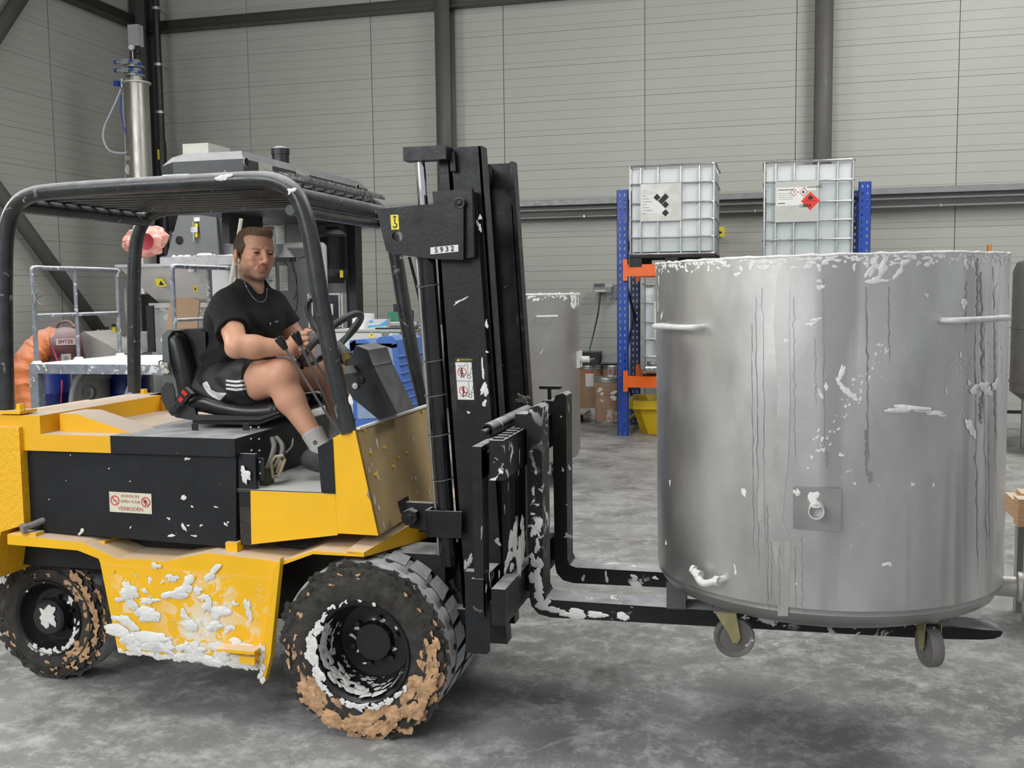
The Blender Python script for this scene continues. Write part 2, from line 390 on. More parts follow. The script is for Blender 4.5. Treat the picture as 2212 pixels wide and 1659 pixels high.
# steel columns and beams on the walls
def hbeam(mb, a, b_, w, d, t=.012, side=None):     # I section between two points; side = flange normal
    a = Vector(a); b_ = Vector(b_); ax_ = (b_-a); n = Vector(side).normalized(); s = ax_.normalized().cross(n).normalized()
    def bar(c0, hw, hd):
        q = [c0 - s*hw - n*hd, c0 + s*hw - n*hd, c0 + s*hw + n*hd, c0 - s*hw + n*hd]; mb.prism(q, ax_)
    bar(a+n*(d/2), w/2, t/2); bar(a-n*(d/2), w/2, t/2); bar(a, t/2, d/2)
for k, (x0, x1) in enumerate(((-4.66, -4.44), (.50, .72))):
    g = MB(); hbeam(g, ((x0+x1)/2, WY-.14, 0), ((x0+x1)/2, WY-.14, 7.7), x1-x0, .24, side=(0, 1, 0)); struct(g, 'trim_%d' % (k+1), beamm)
g = MB(); hbeam(g, (WX+.16, WY-.22, 0), (WX+.16, WY-.22, 7.7), .26, .30, side=(0, 1, 0)); struct(g, 'trim_3', beamd)
g = MB(); g.box((WX+.1, WY-.12, 5.70), (9, WY-.02, 5.86)); g.box((WX+.1, WY-.2, 5.69), (9, WY-.02, 5.71)); struct(g, 'trim_4', beamm)
g = MB(); g.box((WX+.02, -4, 5.73), (WX+.12, WY-.3, 5.90)); g.box((WX+.02, -4, 5.72), (WX+.2, WY-.3, 5.74)); struct(g, 'trim_5', beamd)
def brace(a, b_, w):
    g = MB(); a = Vector(a); b_ = Vector(b_); d = (b_-a).normalized(); s = d.cross(X).normalized()
    g.prism([a-s*w/2, a+s*w/2, a+s*w/2+X*.08, a-s*w/2+X*.08], b_-a); return g
p0 = ax(0, 425, WX+.1); p1 = ax(228, 738, WX+.1); dd = (p1-p0)
struct(brace(p0-dd*1.6, p1+dd*.55, .17), 'trim_6', beamm)
q0 = ax(0, 55, WX+.1); q1 = ax(36, 0, WX+.1); dd = q1-q0
struct(brace(q0-dd*4, q1+dd*2.0, .17), 'trim_7', beamm)
# horizontal rail seen low on the back wall, and its cable tray with two conduits
g = MB(); g.box((-9.2, WY-.16, 2.70), (9, WY-.0, 2.95)); struct(g, 'trim_8', mat('wall_rail', (.26, .26, .245), .5))
tray = thing('cable_tray', 'long galvanised cable tray with two conduits running along the back wall', 'cable tray', (-1, WY-.3, 2.8))
g = MB(); g.box((-8.8, WY-.30, 2.86), (8, WY-.17, 2.872)); g.box((-8.8, WY-.305, 2.86), (8, WY-.30, 2.93)); g.build('tray', trayg, tray)
for z, yy in ((2.80, .24), (2.70, .22)):
    g = MB(); g.cyl((-8.8, WY-yy, z), (8, WY-yy, z), .016, seg=10); g.build('conduit', trayg, tray)
for i in range(14):
    g = MB(); g.box((-8.3+1.15*i, WY-.262, 2.685), (-8.28+1.15*i, WY-.16, 2.715)); g.build('clamp', steelg, tray)
# drainpipe in the corner
pp = thing('drainpipe', 'black drainpipe with bright clamps in the hall corner', 'pipe', (-9.18, WY-.45, 0))
pc = ay(343, 170, WY-.45)
g = MB(); g.cyl((pc.x, WY-.45, 0), (pc.x, WY-.45, 7.7), .055, seg=18); g.cyl((pc.x, WY-.45, 3.55), (pc.x, WY-.45, 4.0), .068, seg=18); g.build('pipe', mat('black_pvc', (.012, .012, .014), .35), pp)
for py in (18, 140, 243):
    z = ay(343, py, WY-.45).z
    g = MB(); g.cyl((pc.x, WY-.45, z-.02), (pc.x, WY-.45, z+.02), .062, seg=18); g.box((pc.x-.01, WY-.45, z-.015), (pc.x+.01, WY-.2, z+.015)); g.build('pipe_clamp', steelg, pp)
g = MB(); quad(g, (pc.x-.03, WY-.521, 3.72), X, Z, 0, 0, .035, .15); g.build('sticker', label_y, pp)
# ================================================================ the forklift
YC, YB, YF = 3.43, 3.50, 4.42
T = thing('forklift', 'old yellow and black counterbalance forklift splashed with white paint, carrying the steel tank', 'forklift', (-2.2, 3.95, 0))
def PY(pts, y): return [ay(a, c, y) for a, c in pts]
def slab(name, pts, y, th, m, bev=.002, parent=T):
    g = MB(); g.prism(PY(pts, y), (0, th, 0), bev=bev); return g.build(name, m, parent)
# --- chassis: upper lip, shelf, bolted skirt
lip = [(16,1154),(176,1172),(254,1207),(357,1213),(447,1194),(607,1214),(676,1190),(786,1197),(786,1203),(676,1197),(606,1222),(600,1232),(590,1249),(217,1218),(213,1207),(168,1189),(16,1176)]
slab('chassis_side', lip, YC, .012, yellow, .0015)
skirt = slab('skirt_panel', [(217,1219),(590,1250),(562,1442),(255,1408)], YC-.004, .012, yellow_skirt, .002)
for (px, py) in ((245,1233),(419,1246),(269,1402)):
    g = MB(); c = ay(px, py, YC-.004); g.cyl(c, c+Vector((0, -.004, 0)), .009, seg=12); g.build('bolt', yellow, skirt)
top = [(16,1154),(176,1172),(254,1207),(357,1213),(447,1194),(607,1214),(676,1190),(786,1197)]
g = MB(); P = [Vector((p.x, YC, p.z)) for p in PY(top, YC)]; n = len(P)
for i in range(n-1):
    a, b_ = P[i], P[i+1]
    # the shelf runs across the whole truck; the front wing narrows towards the mast
    w0 = 0.99; g.prism([a+Vector((0,.012,0)), b_+Vector((0,.012,0)), b_+Vector((0, w0, 0)), a+Vector((0, w0, 0))], (0, 0, -.008))
g.build('wing_plate', yellow, T)
slab('mud_flap', [(590,1230),(606,1206),(584,1420),(570,1475),(561,1475),(562,1440)], YC-.02, .03, yellow_skirt, .001)
# step plate on the skirt
a = ay(487,1391,YC); b_ = ay(566,1396,YC)
g = MB(); g.box((a.x, YC-.07, a.z-.006), (b_.x+.005, YC, a.z+.006), bev=.002); g.box((a.x+.09, YC-.06, a.z-.05), (b_.x, YC-.05, a.z-.02)); g.build('step', yellow_skirt, T)
# inner frame, axles
g = MB(); g.box((-3.25, 3.80, .30), (-1.15, 4.1, .66)); g.box((-3.3, 3.62, .52), (-1.2, 4.3, .66)); g.build('frame', blackp, T)
g = MB(); g.box((-3.30, 3.90, .40), (-2.60, 3.92, .72)); g.box((-3.30, 3.5, .665), (-2.6, 4.3, .675)); g.build('wheel_arch', yellow, T)
g = MB(); c = ay(497,1180,YC+.05); g.box((c.x-.02, c.y-.0, c.z-.03), (c.x+.03, c.y+.05, c.z+.015), bev=.002); g.build('box_foot', yellow, T)
# --- counterweight, off the left edge of the view
x0 = ay(60,960,YB).x
g = MB(); g.prism([Vector((-3.42, 3.46, .50)), Vector((-3.1, 3.46, .50)), Vector((-3.06, 3.46, .70)), Vector((x0-.005, 3.46, .735)), Vector((x0-.005, 3.46, 1.135)), Vector((-3.36, 3.46, 1.14)), Vector((-3.44, 3.46, 1.0))], (0, .98, 0), bev=.02, seg=3); g.build('counterweight', yellow_cast, T)
# --- deck (yellow, behind) and black hood lid
dz = ay(47,937,YB-.02).z; lz = dz-.068
xa = ay(47,937,YB-.02).x; xm = ay(238,945,YB-.02).x; xb = ay(507,952,YB-.02).x
deckm = mat('deck_paint', (.84, .44, .012), .45, var=.04, dust=((.60, .50, .42), 1.25, .2))
g = MB(); g.box((xa, YB-.02, lz), (xm, YF, dz), bev=.004); g.build('deck_plate', deckm, T)
g = MB(); g.box((xm+.001, YB-.022, lz), (xb, YF, dz+.002), bev=.003); hl = g.build('hood_lid', blackc, T)
lzt = dz+.002
for px, py in ((421,930),(531,930)):
    c = az(px, py, lzt); g = MB(); g.box((c.x-.014, c.y, lzt), (c.x+.014, c.y+.004, lzt+.028)); g.build('catch', blackp, hl)
# raised yellow beam round the far side and back of the deck, with the sloped gusset
y1 = YF-.06
g = MB(); zb = dz+.075
c0 = az(345,866,dz); 
g.box((xa+.02, YF-.10, dz), (az(345,866,dz).x+.5, YF, zb), bev=.004)
g.box((x0-.12, YB-.02, dz), (x0+.08, YF, zb), bev=.004)
g.build('deck_rail', deckm, T)
gz = [(xa+.12, dz), (xa+.12, zb), (xa+.20, zb), (xa+.46, dz)]
g = MB(); g.prism([Vector((x, YB+.06, z)) for x, z in gz], (0, .16, 0), bev=.003); g.build('gusset', deckm, T)
# --- battery box
bx = [(59,963),(510,980),(510,1183),(61,1146)]
g = MB(); P = PY(bx, YB); g.prism(P, (0, .86, 0), bev=.004)
bat = g.build('battery_box', blackc, T)
rust = mat('rusty_black', (.030, .024, .020), .6, var=.3, splat=[((.10,.045,.02), 9, .5, 2, .4), sp(s=20, th=.72)])
P0 = PY([(511,985),(543,985),(543,1166),(511,1183)], YB)
g = MB(); xr = P[1].x; g.box((xr, YB+.01, P[2].z+.01), (xr+.075, YB+.03, P[2].z+.16), bev=.003); g.build('box_end_plate', rust, bat); g = MB(); g.box((xr, YB+.01, P[2].z+.16), (xr+.075, YB+.03, dz-.06), bev=.003); g.build('box_end_plate', blackc, bat)
# sticker with the smoking ban
o = ay(282, 1086, YB-.002); uu = Vector((1, 0, .0)); su = .208; sv = .083
st_u = Vector((math.cos(-.012), 0, math.sin(-.012))); st_w = Vector((.012, 0, 1))
g = MB(); hw = .096; hh = .041
quad(g, o, st_u, st_w, -hw, -hh, hw, hh, label_c, .001)
for cx in (-hw+.026, hw-.026):
    ringf(g, o, st_u, st_w, cx, .006, .0205, .0160, redink, .002)
    a5 = math.radians(-50); dx, dy = math.cos(a5)*.018, math.sin(a5)*.018; px_, py_ = -math.sin(a5)*.0022, math.cos(a5)*.0022
    poly(g, o, st_u, st_w, [(cx-dx-px_, .006-dy-py_), (cx+dx-px_, .006+dy-py_), (cx+dx+px_, .006+dy+py_), (cx-dx+px_, .006-dy+py_)], redink, .0022)
poly(g, o, st_u, st_w, [(-hw+.016,.002),(-hw+.036,.004),(-hw+.036,.008),(-hw+.016,.007)], mat('grey_ink', (.3,.3,.28), .6), .0016)
poly(g, o, st_u, st_w, [(hw-.034,.002),(hw-.022,.0),(hw-.020,.01),(hw-.028,.016),(hw-.036,.011)], ink, .0016)
poly(g, o, st_u, st_w, [(hw-.030,-.008),(hw-.026,-.008),(hw-.024,.0),(hw-.028,.0)], ink, .0016)
stk = g.build('sticker', label_c, bat); tag(stk, 'cream sticker reading roken en open vuur verboden')
text('ROKEN EN', o-Vector((0,.0026,0))+st_w*.026, st_u, st_w, .0165, redfade, bat)
text('OPEN VUUR', o-Vector((0,.0026,0))+st_w*.004, st_u, st_w, .0165, redfade, bat)
text('VERBODEN', o-Vector((0,.0026,0))-st_w*.025, st_u, st_w, .0225, redfade, bat)
# tow pin at the back of the shelf
c = ay(66,1138,YC+.03); g = MB(); g.box((c.x-.045, c.y-.02, c.z-.055), (c.x+.04, c.y+.03, c.z-.02), bev=.003); g.build('bracket', yellow, T)
g = MB(); g.cyl(c+Vector((-.01,-.03,0)), c+Vector((.03,.05,.02)), .013, seg=12); g.cyl(c+Vector((-.014,-.035,-.002)), c+Vector((-.006,-.02,.0)), .022, seg=6); g.build('bolt', mat('grey_bolt', (.22,.21,.2), .6), T)
# --- hood front wall, floor, middle panel
fz = ay(541,1058,YB).z; xh = xb-.012; xc = ay(722,1065,YB).x
g = MB(); g.box((xh-.02, YB+.03, fz), (xh, YF, lz), bev=.002); g.build('hood_front', blackp, T)
g = MB(); g.box((xh-.02, YB+.005, fz-.012), (xc+.10, YF, fz), bev=.001); g.build('floor_plate', mat('floor_plate_black', (.03,.03,.03), .6, dust=((.52,.52,.52), 1.5, .2)), T)
slab('side_panel', [(541,1060),(724,1067),(729,1156),(543,1176)], YB, .015, yellow)
xhp = ay(552,1000,YB+.02)
g = MB(); c = ay(556, 1010, YB+.03); g.box((c.x-.035, YB+.028, fz+.03), (c.x+.03, YB+.034, lz-.01), bev=.001)
hinge = g.build('hinge', blackp, T)
g = MB()
for dx in (-.02, .014):
    for k in range(5):
        p = Vector((c.x+dx, YB+.028, fz+.06+k*.045)); g.cyl(p, p-Vector((0,.004,0)), .004, seg=8)
g.build('rivet', steelg, hinge)
# battery cables and plug
cabm = mat('grey_cable', (.13,.13,.12), .55, dust=(GD,.4))
def T3(px, py, y): return ay(px, py, y)
g = MB(); g.tube(smoothpath([T3(588,948,3.72),T3(592,965,3.66),T3(586,990,3.62),T3(578,1012,3.6)]), .011); g.build('battery_cable', cabm, T)
g = MB(); g.tube(smoothpath([T3(597,946,3.74),T3(609,962,3.70),T3(607,985,3.66),T3(592,1012,3.62)]), .011); g.build('battery_cable', cabm, T)
g = MB(); g.tube(smoothpath([T3(633,948,3.74),T3(630,965,3.70),T3(618,978,3.66)]), .004); g.build('battery_cable', cabm, T)
g = MB(); a = T3(576,1028,3.6); g.box((a.x-.022, 3.58, a.z-.035), (a.x+.01, 3.64, a.z+.035), bev=.003)
for k in range(6): g.box((a.x-.023, 3.578, a.z-.03+k*.011), (a.x+.011, 3.642, a.z-.026+k*.011))
g.build('battery_plug', mat('olive_plug', (.09,.085,.04), .6), T)
g = MB(); g.tube([T3(590,1033,3.6),T3(586,1000,3.6),T3(595,986,3.6),T3(612,984,3.6),T3(616,992,3.6),T3(602,1030,3.6)], .006, closed=True, seg=8); g.tube([T3(598,1022,3.62),T3(608,995,3.64)], .008, seg=8); g.build('plug_handle', mat('beige_plastic', (.40,.33,.20), .5, dust=(GD,.3)), T)
# --- cowl: narrow near face, black kick plate, wide dusty front plate with bolts
near = [(718,947),(737,936),(767,930),(817,1157),(729,1152)]
slab('cowl_side', near, YB, .02, yellow, .002)
slab('kick_plate', [(686,966),(718,948),(724,1067),(694,1063)], YB-.004, .014, blackp, .001)
A = ay(767,930,YB); B = ay(817,1157,YB)
g = MB(); g.prism([A+Vector((0,.001,0)), B+Vector((0,.001,0)), Vector((B.x, YF, B.z)), Vector((A.x, YF, A.z))], (-.0006, 0, 0))
cf = g.build('cowl_front', tan, T)
g = MB(); g.prism([A+Vector((-.004, .02, .002)), A+Vector((.010, .02, .0)), Vector((A.x+.010, YF, A.z)), Vector((A.x-.004, YF, A.z+.002))], (0, 0, .008)); g.build('white_edge', paint, cf)
def onfront(px, py):     # sight line meets the sloping front plate
    n = (B-A).cross(Y).normalized(); d = ray(px, py); return EYE + d*((A-EYE).dot(n)/d.dot(n)), n
fu = Y; fw = (A-B).normalized(); fn_ = fu.cross(fw).normalized()
if fn_.x < 0: fn_ = -fn_
for px, py in ((825,912),(910,889),(784,929),(829,967),(799,978),(877,979),(859,988),(848,1008),(810,1026)):
    q, _ = onfront(px, py); g = MB(); g.cyl(q, q+fn_*.009, .0068, seg=6); g.build('bolt', yellow_cast, cf)
g = MB(); q = [onfront(px, py)[0]+fn_*.002 for px, py in ((858,1084),(881,1071),(887,1097),(866,1110))]
g.faces(q, [(3, 2, 1, 0)], dark); q2 = [onfront(px, py)[0]+fn_*.0018 for px, py in ((878,1071),(882,1069),(890,1098),(886,1098))]; g.faces(q2, [(3, 2, 1, 0)], yellow)
g.build('slot_shade', dark, cf)  # flat dark quad on the plate, in place of the hole's shaded inside
def splash_on(name, parent, items, proj, u, w, m=paint, th=.004):
    g = MB()
    for i, it in enumerate(items):
        px, py, s = it[:3]; asp = it[3] if len(it) > 3 else 1.5; ang = it[4] if len(it) > 4 else 0
        blob(g, proj(px, py), u, w, s, asp=asp, ang=ang, seed=i*7+len(items), thick=th)
    return tag(g.build(name, m, parent, sharp=170), kind='stuff')
splash_on('paint_splashes', cf, [(814,957,.020,1.6,1.2),(893,949,.014,2,1.5),(799,970,.008),(802,1005,.010,2,1.5),(797,1016,.013,2.5,1.5),(815,1028,.016,3,1.5),(795,1070,.02,1.5,1.6),(809,1081,.016,2,1.5),(818,1097,.014,3,1.5),(889,1033,.008,2.5,1.5),(897,1033,.013,2,1.5),(828,1134,.011,3,1.5),(927,1066,.016,3,1.4),(901,1063,.008,3,1.5)], lambda a, c: onfront(a, c)[0]+fn_*.001, fu, fw)
# wing that projects in front of the cowl, and the cowl's foot flange
g = MB(); bz = ay(786,1197,YC).z
C1 = ay(786,1197,YC); q = [Vector((B.x-.12, YB, B.z+.012)), Vector((B.x, YB, B.z+.010)), Vector((B.x, YF, B.z+.010)), Vector((B.x+.06, YF, B.z)), Vector((B.x+.055, 3.98, B.z)), Vector((C1.x, YC, C1.z))]
g.prism([Vector((B.x-.1, YC, C1.z+.004)), Vector((C1.x, YC, C1.z)), Vector((B.x+.07, 3.9, B.z-.002)), Vector((B.x+.07, YF, B.z-.002)), Vector((B.x-.1, YF, B.z-.002))], (0, 0, .006)); g.build('wing_front', yellow, T)
g = MB(); g.prism([Vector((C1.x, YC, C1.z)), Vector((B.x+.07, 3.9, B.z-.004)), Vector((B.x+.07, 3.9, B.z-.10)), Vector((C1.x+.0, YC+.01, C1.z-.012))], (-.006, 0, 0)); g.build('wing_stay', yellow, T)
# splashes on the skirt, battery box
S0 = lambda a, c: ay(a, c, YC-.006)
splash_on('paint_splashes', skirt, [(337,1222,.022),(372,1248,.030,2,.2),(458,1240,.040,2,.6),(351,1257,.012),(278,1276,.055,1.3,-.6),(285,1300,.045,2.2,-.8),(312,1276,.018),(325,1297,.035,3,.05),(378,1280,.055,2,.2),(405,1262,.045,1.4,.5),(430,1275,.026),(322,1328,.060,2,0),(300,1320,.03),(272,1342,.045,2.4,-.4),(438,1290,.03,1.6),(447,1310,.035,.6),(470,1325,.05,1.5,-.1),(460,1352,.05,1.2),(400,1330,.035,2,-.9),(415,1352,.04,2,-.5),(270,1375,.070,2.2,0),(290,1392,.05,1.8,-.3),(330,1385,.080,2.4,.05),(355,1400,.06,2.4,-.1),(400,1397,.05,1.2,.8),(385,1418,.035,3,-.1),(440,1425,.06,3,-.1),(425,1405,.05,1.4),(470,1400,.045,1.5),(480,1415,.05,2),(508,1305,.018),(535,1315,.035,.5),(541,1335,.022,.5),(492,1360,.022,2,.4),(502,1355,.016),(515,1392,.05,2.4),(536,1405,.04),(520,1430,.04,3,-.1),(548,1432,.03,2),(255,1294,.025,1.5),(250,1336,.02)], S0, X, Z, th=.007)
g = MB()
for i in range(26):      # row of paint along the bottom hem
    blob(g, ay(262+i*11.6, 1409+i*1.28+random.uniform(-3, 2), YC-.005), X, Z, random.uniform(.014, .03), asp=2, ang=-.1, seed=300+i)
for i in range(6): blob(g, ay(566+random.uniform(-3,3), 1400+i*14, YC-.022), X, Z, .02, asp=.6, seed=400+i)
tag(g.build('paint_hem', paint, skirt, sharp=50), kind='stuff')
splash_on('paint_splashes', bat, [(176,1149,.020,2,.5),(396,1075,.016,2,.6),(404,991,.012,2,.4),(530,1025,.034,.5,.1),(415,1094,.007),(466,1095,.008,2,-.4),(434,1135,.008),(397,1138,.016,3,-1),(365,1120,.008),(370,1157,.014,3,.3),(407,1135,.007),(419,1157,.010,3,-.1),(487,1132,.01,2,-1),(493,1128,.006),(282,1139,.006,3,1),(152,983,.004),(235,1012,.004),(142,1038,.003),(281,1040,.004),(106,1079,.004)], lambda a, c: ay(a, c, YB-.001 if a < 512 else YB+.0), X, Z)
# --- overhead guard
G = MB(); path = [(14,890),(10,700),(10,560),(16,490),(32,448),(62,424),(120,413),(300,401),(480,391),(558,388),(600,394),(632,412),(652,446),(672,520),(702,700),(728,830),(754,935)]
def rail(y): return smoothpath([Vector((p.x, y, p.z)) for p in PY(path, YB+.02)], 4)
og = None
g = MB(); g.tube(rail(YB+.02), .032, seg=16, up=(0,1,0)); og = g.build('guard_frame', guardm, T)
g = MB(); g.tube(rail(YF-.03), .032, seg=16, up=(0,1,0)); g.build('guard_frame', guardm, T)
pf = ay(636,418,YB+.02); pr = ay(36,444,YB+.02)
g = MB(); g.cyl((pf.x, YB+.02, pf.z-.005), (pf.x, YF-.03, pf.z-.005), .03, seg=16); g.build('crossbar', guardm, T)
g = MB(); g.cyl((pf.x-.02, YB+.02, pf.z-.06), (pf.x-.02, YF-.03, pf.z-.06), .02, seg=12); g.build('crossbar', guardm, T)
g = MB(); g.cyl((pr.x, YB+.02, pr.z), (pr.x, YF-.03, pr.z), .03, seg=16); g.build('crossbar', guardm, T)
pa = ay(120,413,YB+.02); pb = ay(558,390,YB+.02)
for i in range(8):
    yy = YB+.09+i*.098
    g = MB(); g.cyl((pr.x-.03, yy, pr.z+.042), (pf.x, yy, pf.z+.030), .0155, seg=10)
    for v in g.bm.verts: pass
    g.build('roof_slat', guardm, T)
# dusty expanded-metal sheet on top
g = MB(); nx, ny = 46, 38; xs0, xs1 = pr.x+.01, pf.x+.03; ys0, ys1 = YB+.04, YF-.05
dx = (xs1-xs0)/nx; dy = (ys1-ys0)/ny; zt = pa.z+.014
def mz(x): return zt+(pb.z-pa.z)*(x-pa.x)/(pb.x-pa.x)-(.03*max(0, (x-pb.x)/.2)**2)-(.03*max(0, (pa.x-x)/.2)**2)
hw = .0016; hh_ = .016; vs = []; fs = []
for j in range(ny):
    for i in range(nx):
        xa_ = xs0+i*dx; ya_ = ys0+j*dy
        for (p, q) in (((xa_, ya_+dy/2), (xa_+dx/2, ya_)), ((xa_+dx/2, ya_), (xa_+dx, ya_+dy/2)), ((xa_, ya_+dy/2), (xa_+dx/2, ya_+dy)), ((xa_+dx/2, ya_+dy), (xa_+dx, ya_+dy/2))):
            k = len(vs); z0, z1 = mz(p[0]), mz(q[0])
            e_ = hh_*random.uniform(.5, 1.5); vs += [(p[0], p[1]-hw, z0), (p[0], p[1]+hw, z0+e_), (q[0], q[1]+hw, z1+e_), (q[0], q[1]-hw, z1), (p[0], p[1]+2*hw, z0), (q[0], q[1]+2*hw, z1)]
            fs += [(k, k+3, k+2, k+1), (k, k+4, k+5, k+3), (k+1, k+2, k+5, k+4)]
g.faces([Vector(v) for v in vs], fs); tag(g.build('mesh_sheet', mat('dusty_mesh', (.16,.155,.15), .7, var=.4, vs=40), T, smooth=False), kind='stuff')
for (px, py, y) in ((30, 885, YB+.02), (332, 852, YF-.03)):
    c = ay(px, py, y); g = MB(); g.box((c.x-.07, y-.05, c.z-.012), (c.x+.07, y+.05, c.z+.0), bev=.003); g.cyl((c.x-.04 if py < 870 else c.x+.05, y-.02, c.z), (c.x-.04 if py < 870 else c.x+.05, y-.02, c.z+.028), .017, seg=6); g.build('foot_plate', yellow, T)
splash_on('paint_splashes', og, [(482,384,.030,3,.1),(628,412,.022,1.5,.5)], lambda a, c: ay(a, c, YB-.014), X, Z)
g = MB(); blob(g, ay(757,862,YB-.014), X, Z, .018, asp=.6, seed=5); tag(g.build('paint_splashes', paint, og), kind='stuff')
g = MB(); g.tube(smoothpath([ay(668,650,3.6),ay(664,664,3.6),ay(668,680,3.6),ay(678,704,3.6),ay(692,722,3.6),ay(700,726,3.56)]), .010, flat=1.6); g.tube(smoothpath([ay(668,652,3.6),ay(675,642,3.6),ay(685,642,3.57)]), .010, flat=1.6); g.build('grab_handle', guardm, T)
g = MB(); c = ay(326,660,YF-.06); d = ay(322,760,YF-.06); g.box((c.x-.018, YF-.075, d.z), (c.x+.018, YF-.06, c.z), bev=.004); g.build('lamp_bracket', blackp, T)
# --- console
cy0, cy1 = 3.72, 3.93
con = PY([(768,746),(794,756),(804,785),(808,790),(859,894),(819,907),(756,856),(742,815),(750,790)], cy0)
g = MB(); g.prism(con[:3]+[con[3]]+[con[8]], (0, cy1-cy0, 0), bev=.003); conm = mat('console_black', (.013,.013,.014), .35, dust=((.30,.30,.31), 1.0, .12)); g.build('console_hood', conm, T)
g = MB(); g.prism([con[3]+Vector((-.004,.004,0)), con[4], con[5], con[6], con[7], con[8]+Vector((0,.004,0))], (0, cy1-cy0-.01, 0), bev=.002); cb = g.build('console_body', conm, T)
c = ay(769,833,cy0); g = MB(); g.cyl(c, c-Vector((0,.012,0)), .012, seg=16); g.cyl(c-Vector((0,.012,0)), c-Vector((0,.018,0)), .006, seg=12); g.build('key_switch', chrome, cb)
c = ay(780,822,cy0); g = MB(); g.lathe([(.010,.004),(.014,.002),(.014,0)], c-Vector((0,.003,0)), (0,-1,0)); g.cyl(c, c-Vector((0,.005,0)), .011, seg=16); g.build('button', blackp, cb)
g = MB(); c = ay(750,800,3.7); g.prism(PY([(743,792),(752,790),(762,806),(745,808)], 3.66), (0,.05,0), bev=.003); g.build('indicator', mat('grey_dial', (.16,.16,.15), .5), cb)
g = MB(); a = ay(752,768,3.86); b_ = ay(746,760,3.88); g.cyl(ay(755,784,3.84), ay(744,762,3.9), .022, seg=16); g.build('column_collar', brass, T)
# steering wheel
cw = ay(717,732,3.93); e1 = Vector((math.cos(math.radians(42)), 0, math.sin(math.radians(42)))); e2 = Y; nn = e1.cross(e2)
R_ = .155; ring = [cw+e1*math.cos(a)*R_+e2*math.sin(a)*R_ for a in [2*math.pi*i/48 for i in range(48)]]
swm = mat('wheel_grip', (.035,.037,.04), .45, dust=(GD,.5)); g = MB(); g.tube(ring, .0145, seg=10, closed=True); sw = g.build('steering_wheel', swm, T)
hub = cw - nn*(-1 if nn.z < 0 else 1)*.05
for a in (.5, 2.6, 4.7):
    g = MB(); g.tube(smoothpath([hub, hub+(cw-hub)*.5+(e1*math.cos(a)+e2*math.sin(a))*.07, cw+(e1*math.cos(a)+e2*math.sin(a))*R_], 4), .009, flat=1.6); g.build('spoke', swm, sw)
g = MB(); g.cyl(hub+(cw-hub)*.3, ay(750,775,3.88), .022, r2=.03, seg=16); g.build('wheel_hub', blackp, sw)
g = MB(); k0 = cw-e1*R_-Vector((0,.05,0)); g.ell(k0+Vector((0,0,.02)), (.022,.022,.012)); g.cyl(k0-Vector((0,0,.02)), k0+Vector((0,0,.02)), .008); g.build('steering_knob', blackp, sw)
# hydraulic levers
for (kx, ky, bx_, by_, y, yb) in ((607,738,702,888,3.60,3.62),(641,728,716,888,3.64,3.68),(662,748,722,850,3.73,3.75)):
    a = ay(kx, ky, y); b_ = ay(bx_, by_, yb); d = (b_-a).normalized()
    g = MB(); g.cyl(a, b_+d*.12, .0052, seg=8); lv = g.build('lever', mat('lever_steel', (.12,.12,.12), .35, .6), T)
    if kx == 662: continue
    g = MB(); g.lathe([(0,-.022),(.014,-.021),(.019,-.015),(.0185,-.005),(.012,.030),(.009,.036),(0,.036)], a, d, seg=16); g.build('lever_knob', seatm, lv)
# --- seat
seat = MB(); sy0, sy1 = 3.74, 4.16
bp_ = PY([(366,716),(385,712),(425,712),(438,718),(440,800),(446,880),(398,870),(384,820),(372,770)], 3.78)
g = MB(); g.prism([Vector((p.x, 3.80, p.z)) for p in bp_], (0, .34, 0), bev=.018, seg=3); sb = g.build('backrest', seatm, T)
for yy in (3.775, 4.165):
    g = MB(); P = [Vector((p.x, yy, p.z)) for p in PY([(372,726),(384,745),(398,800),(404,845),(400,872)], 3.775)]; g.tube(smoothpath(P, 5), [.020]+[.036]*3+[.044]*14+[.042]*2+[.03], seg=14) if False else g.tube(smoothpath(P, 5), [.026,.032,.036,.038,.04,.041,.042,.043,.044,.045,.046,.046,.047,.047,.046,.045,.044,.043,.041,.038,.030][:21], seg=14)
    g.ell(P[0]+Vector((.0,0,.0)), (.03,.03,.024)); g.build('bolster', seatm, sb)
g = MB(); g.prism([Vector((p.x, 3.735, p.z)) for p in PY([(350,724),(362,712),(372,714),(362,730),(366,780),(382,830),(386,862),(372,862),(352,830)], 3.735)], (0, .46, 0), bev=.004); g.build('seat_shell', mat('seat_shell_grey', (.10,.115,.115), .4, dust=(GD,.4)), sb)
g = MB(); q = PY([(416,868),(436,862),(470,874),(520,884),(560,886),(600,872),(600,884),(560,904),(480,900),(420,886)], 3.80); g.prism([Vector((p.x, 3.80, p.z)) for p in q], (0, .34, 0), bev=.014, seg=3); sc_ = g.build('seat_cushion', seatm, T)
for yy in (3.765, 4.165):
    P = [Vector((p.x, yy, p.z)) for p in PY([(418,874),(440,868),(480,880),(520,888),(560,890),(598,886)], 3.765)]
    g = MB(); pp_ = smoothpath(P, 5); g.tube(pp_, [.030]+[.036]*(len(pp_)-2)+[.030], seg=14); g.ell(P[0], (.026,.030,.030)); g.ell(P[-1], (.024,.030,.030)); g.build('bolster', seatm, sc_)
g = MB(); q = PY([(348,838),(358,826),(370,828),(376,842),(378,866),(404,876),(420,882),(424,896),(560,900),(602,888),(604,892),(560,908),(416,908),(380,902),(358,884),(348,862)], 3.73)
g.prism(q, (0, .016, 0), bev=.002); g.build('seat_hinge_plate', mat('seat_frame', (.022,.023,.022), .45, dust=(GD,.3)), sc_)
g = MB(); q = PY([(416,908),(556,912),(604,893),(604,900),(557,918),(416,916)], 3.74); g.prism(q, (0, .44, 0), bev=.002); g.build('seat_slide', blackp, sc_)
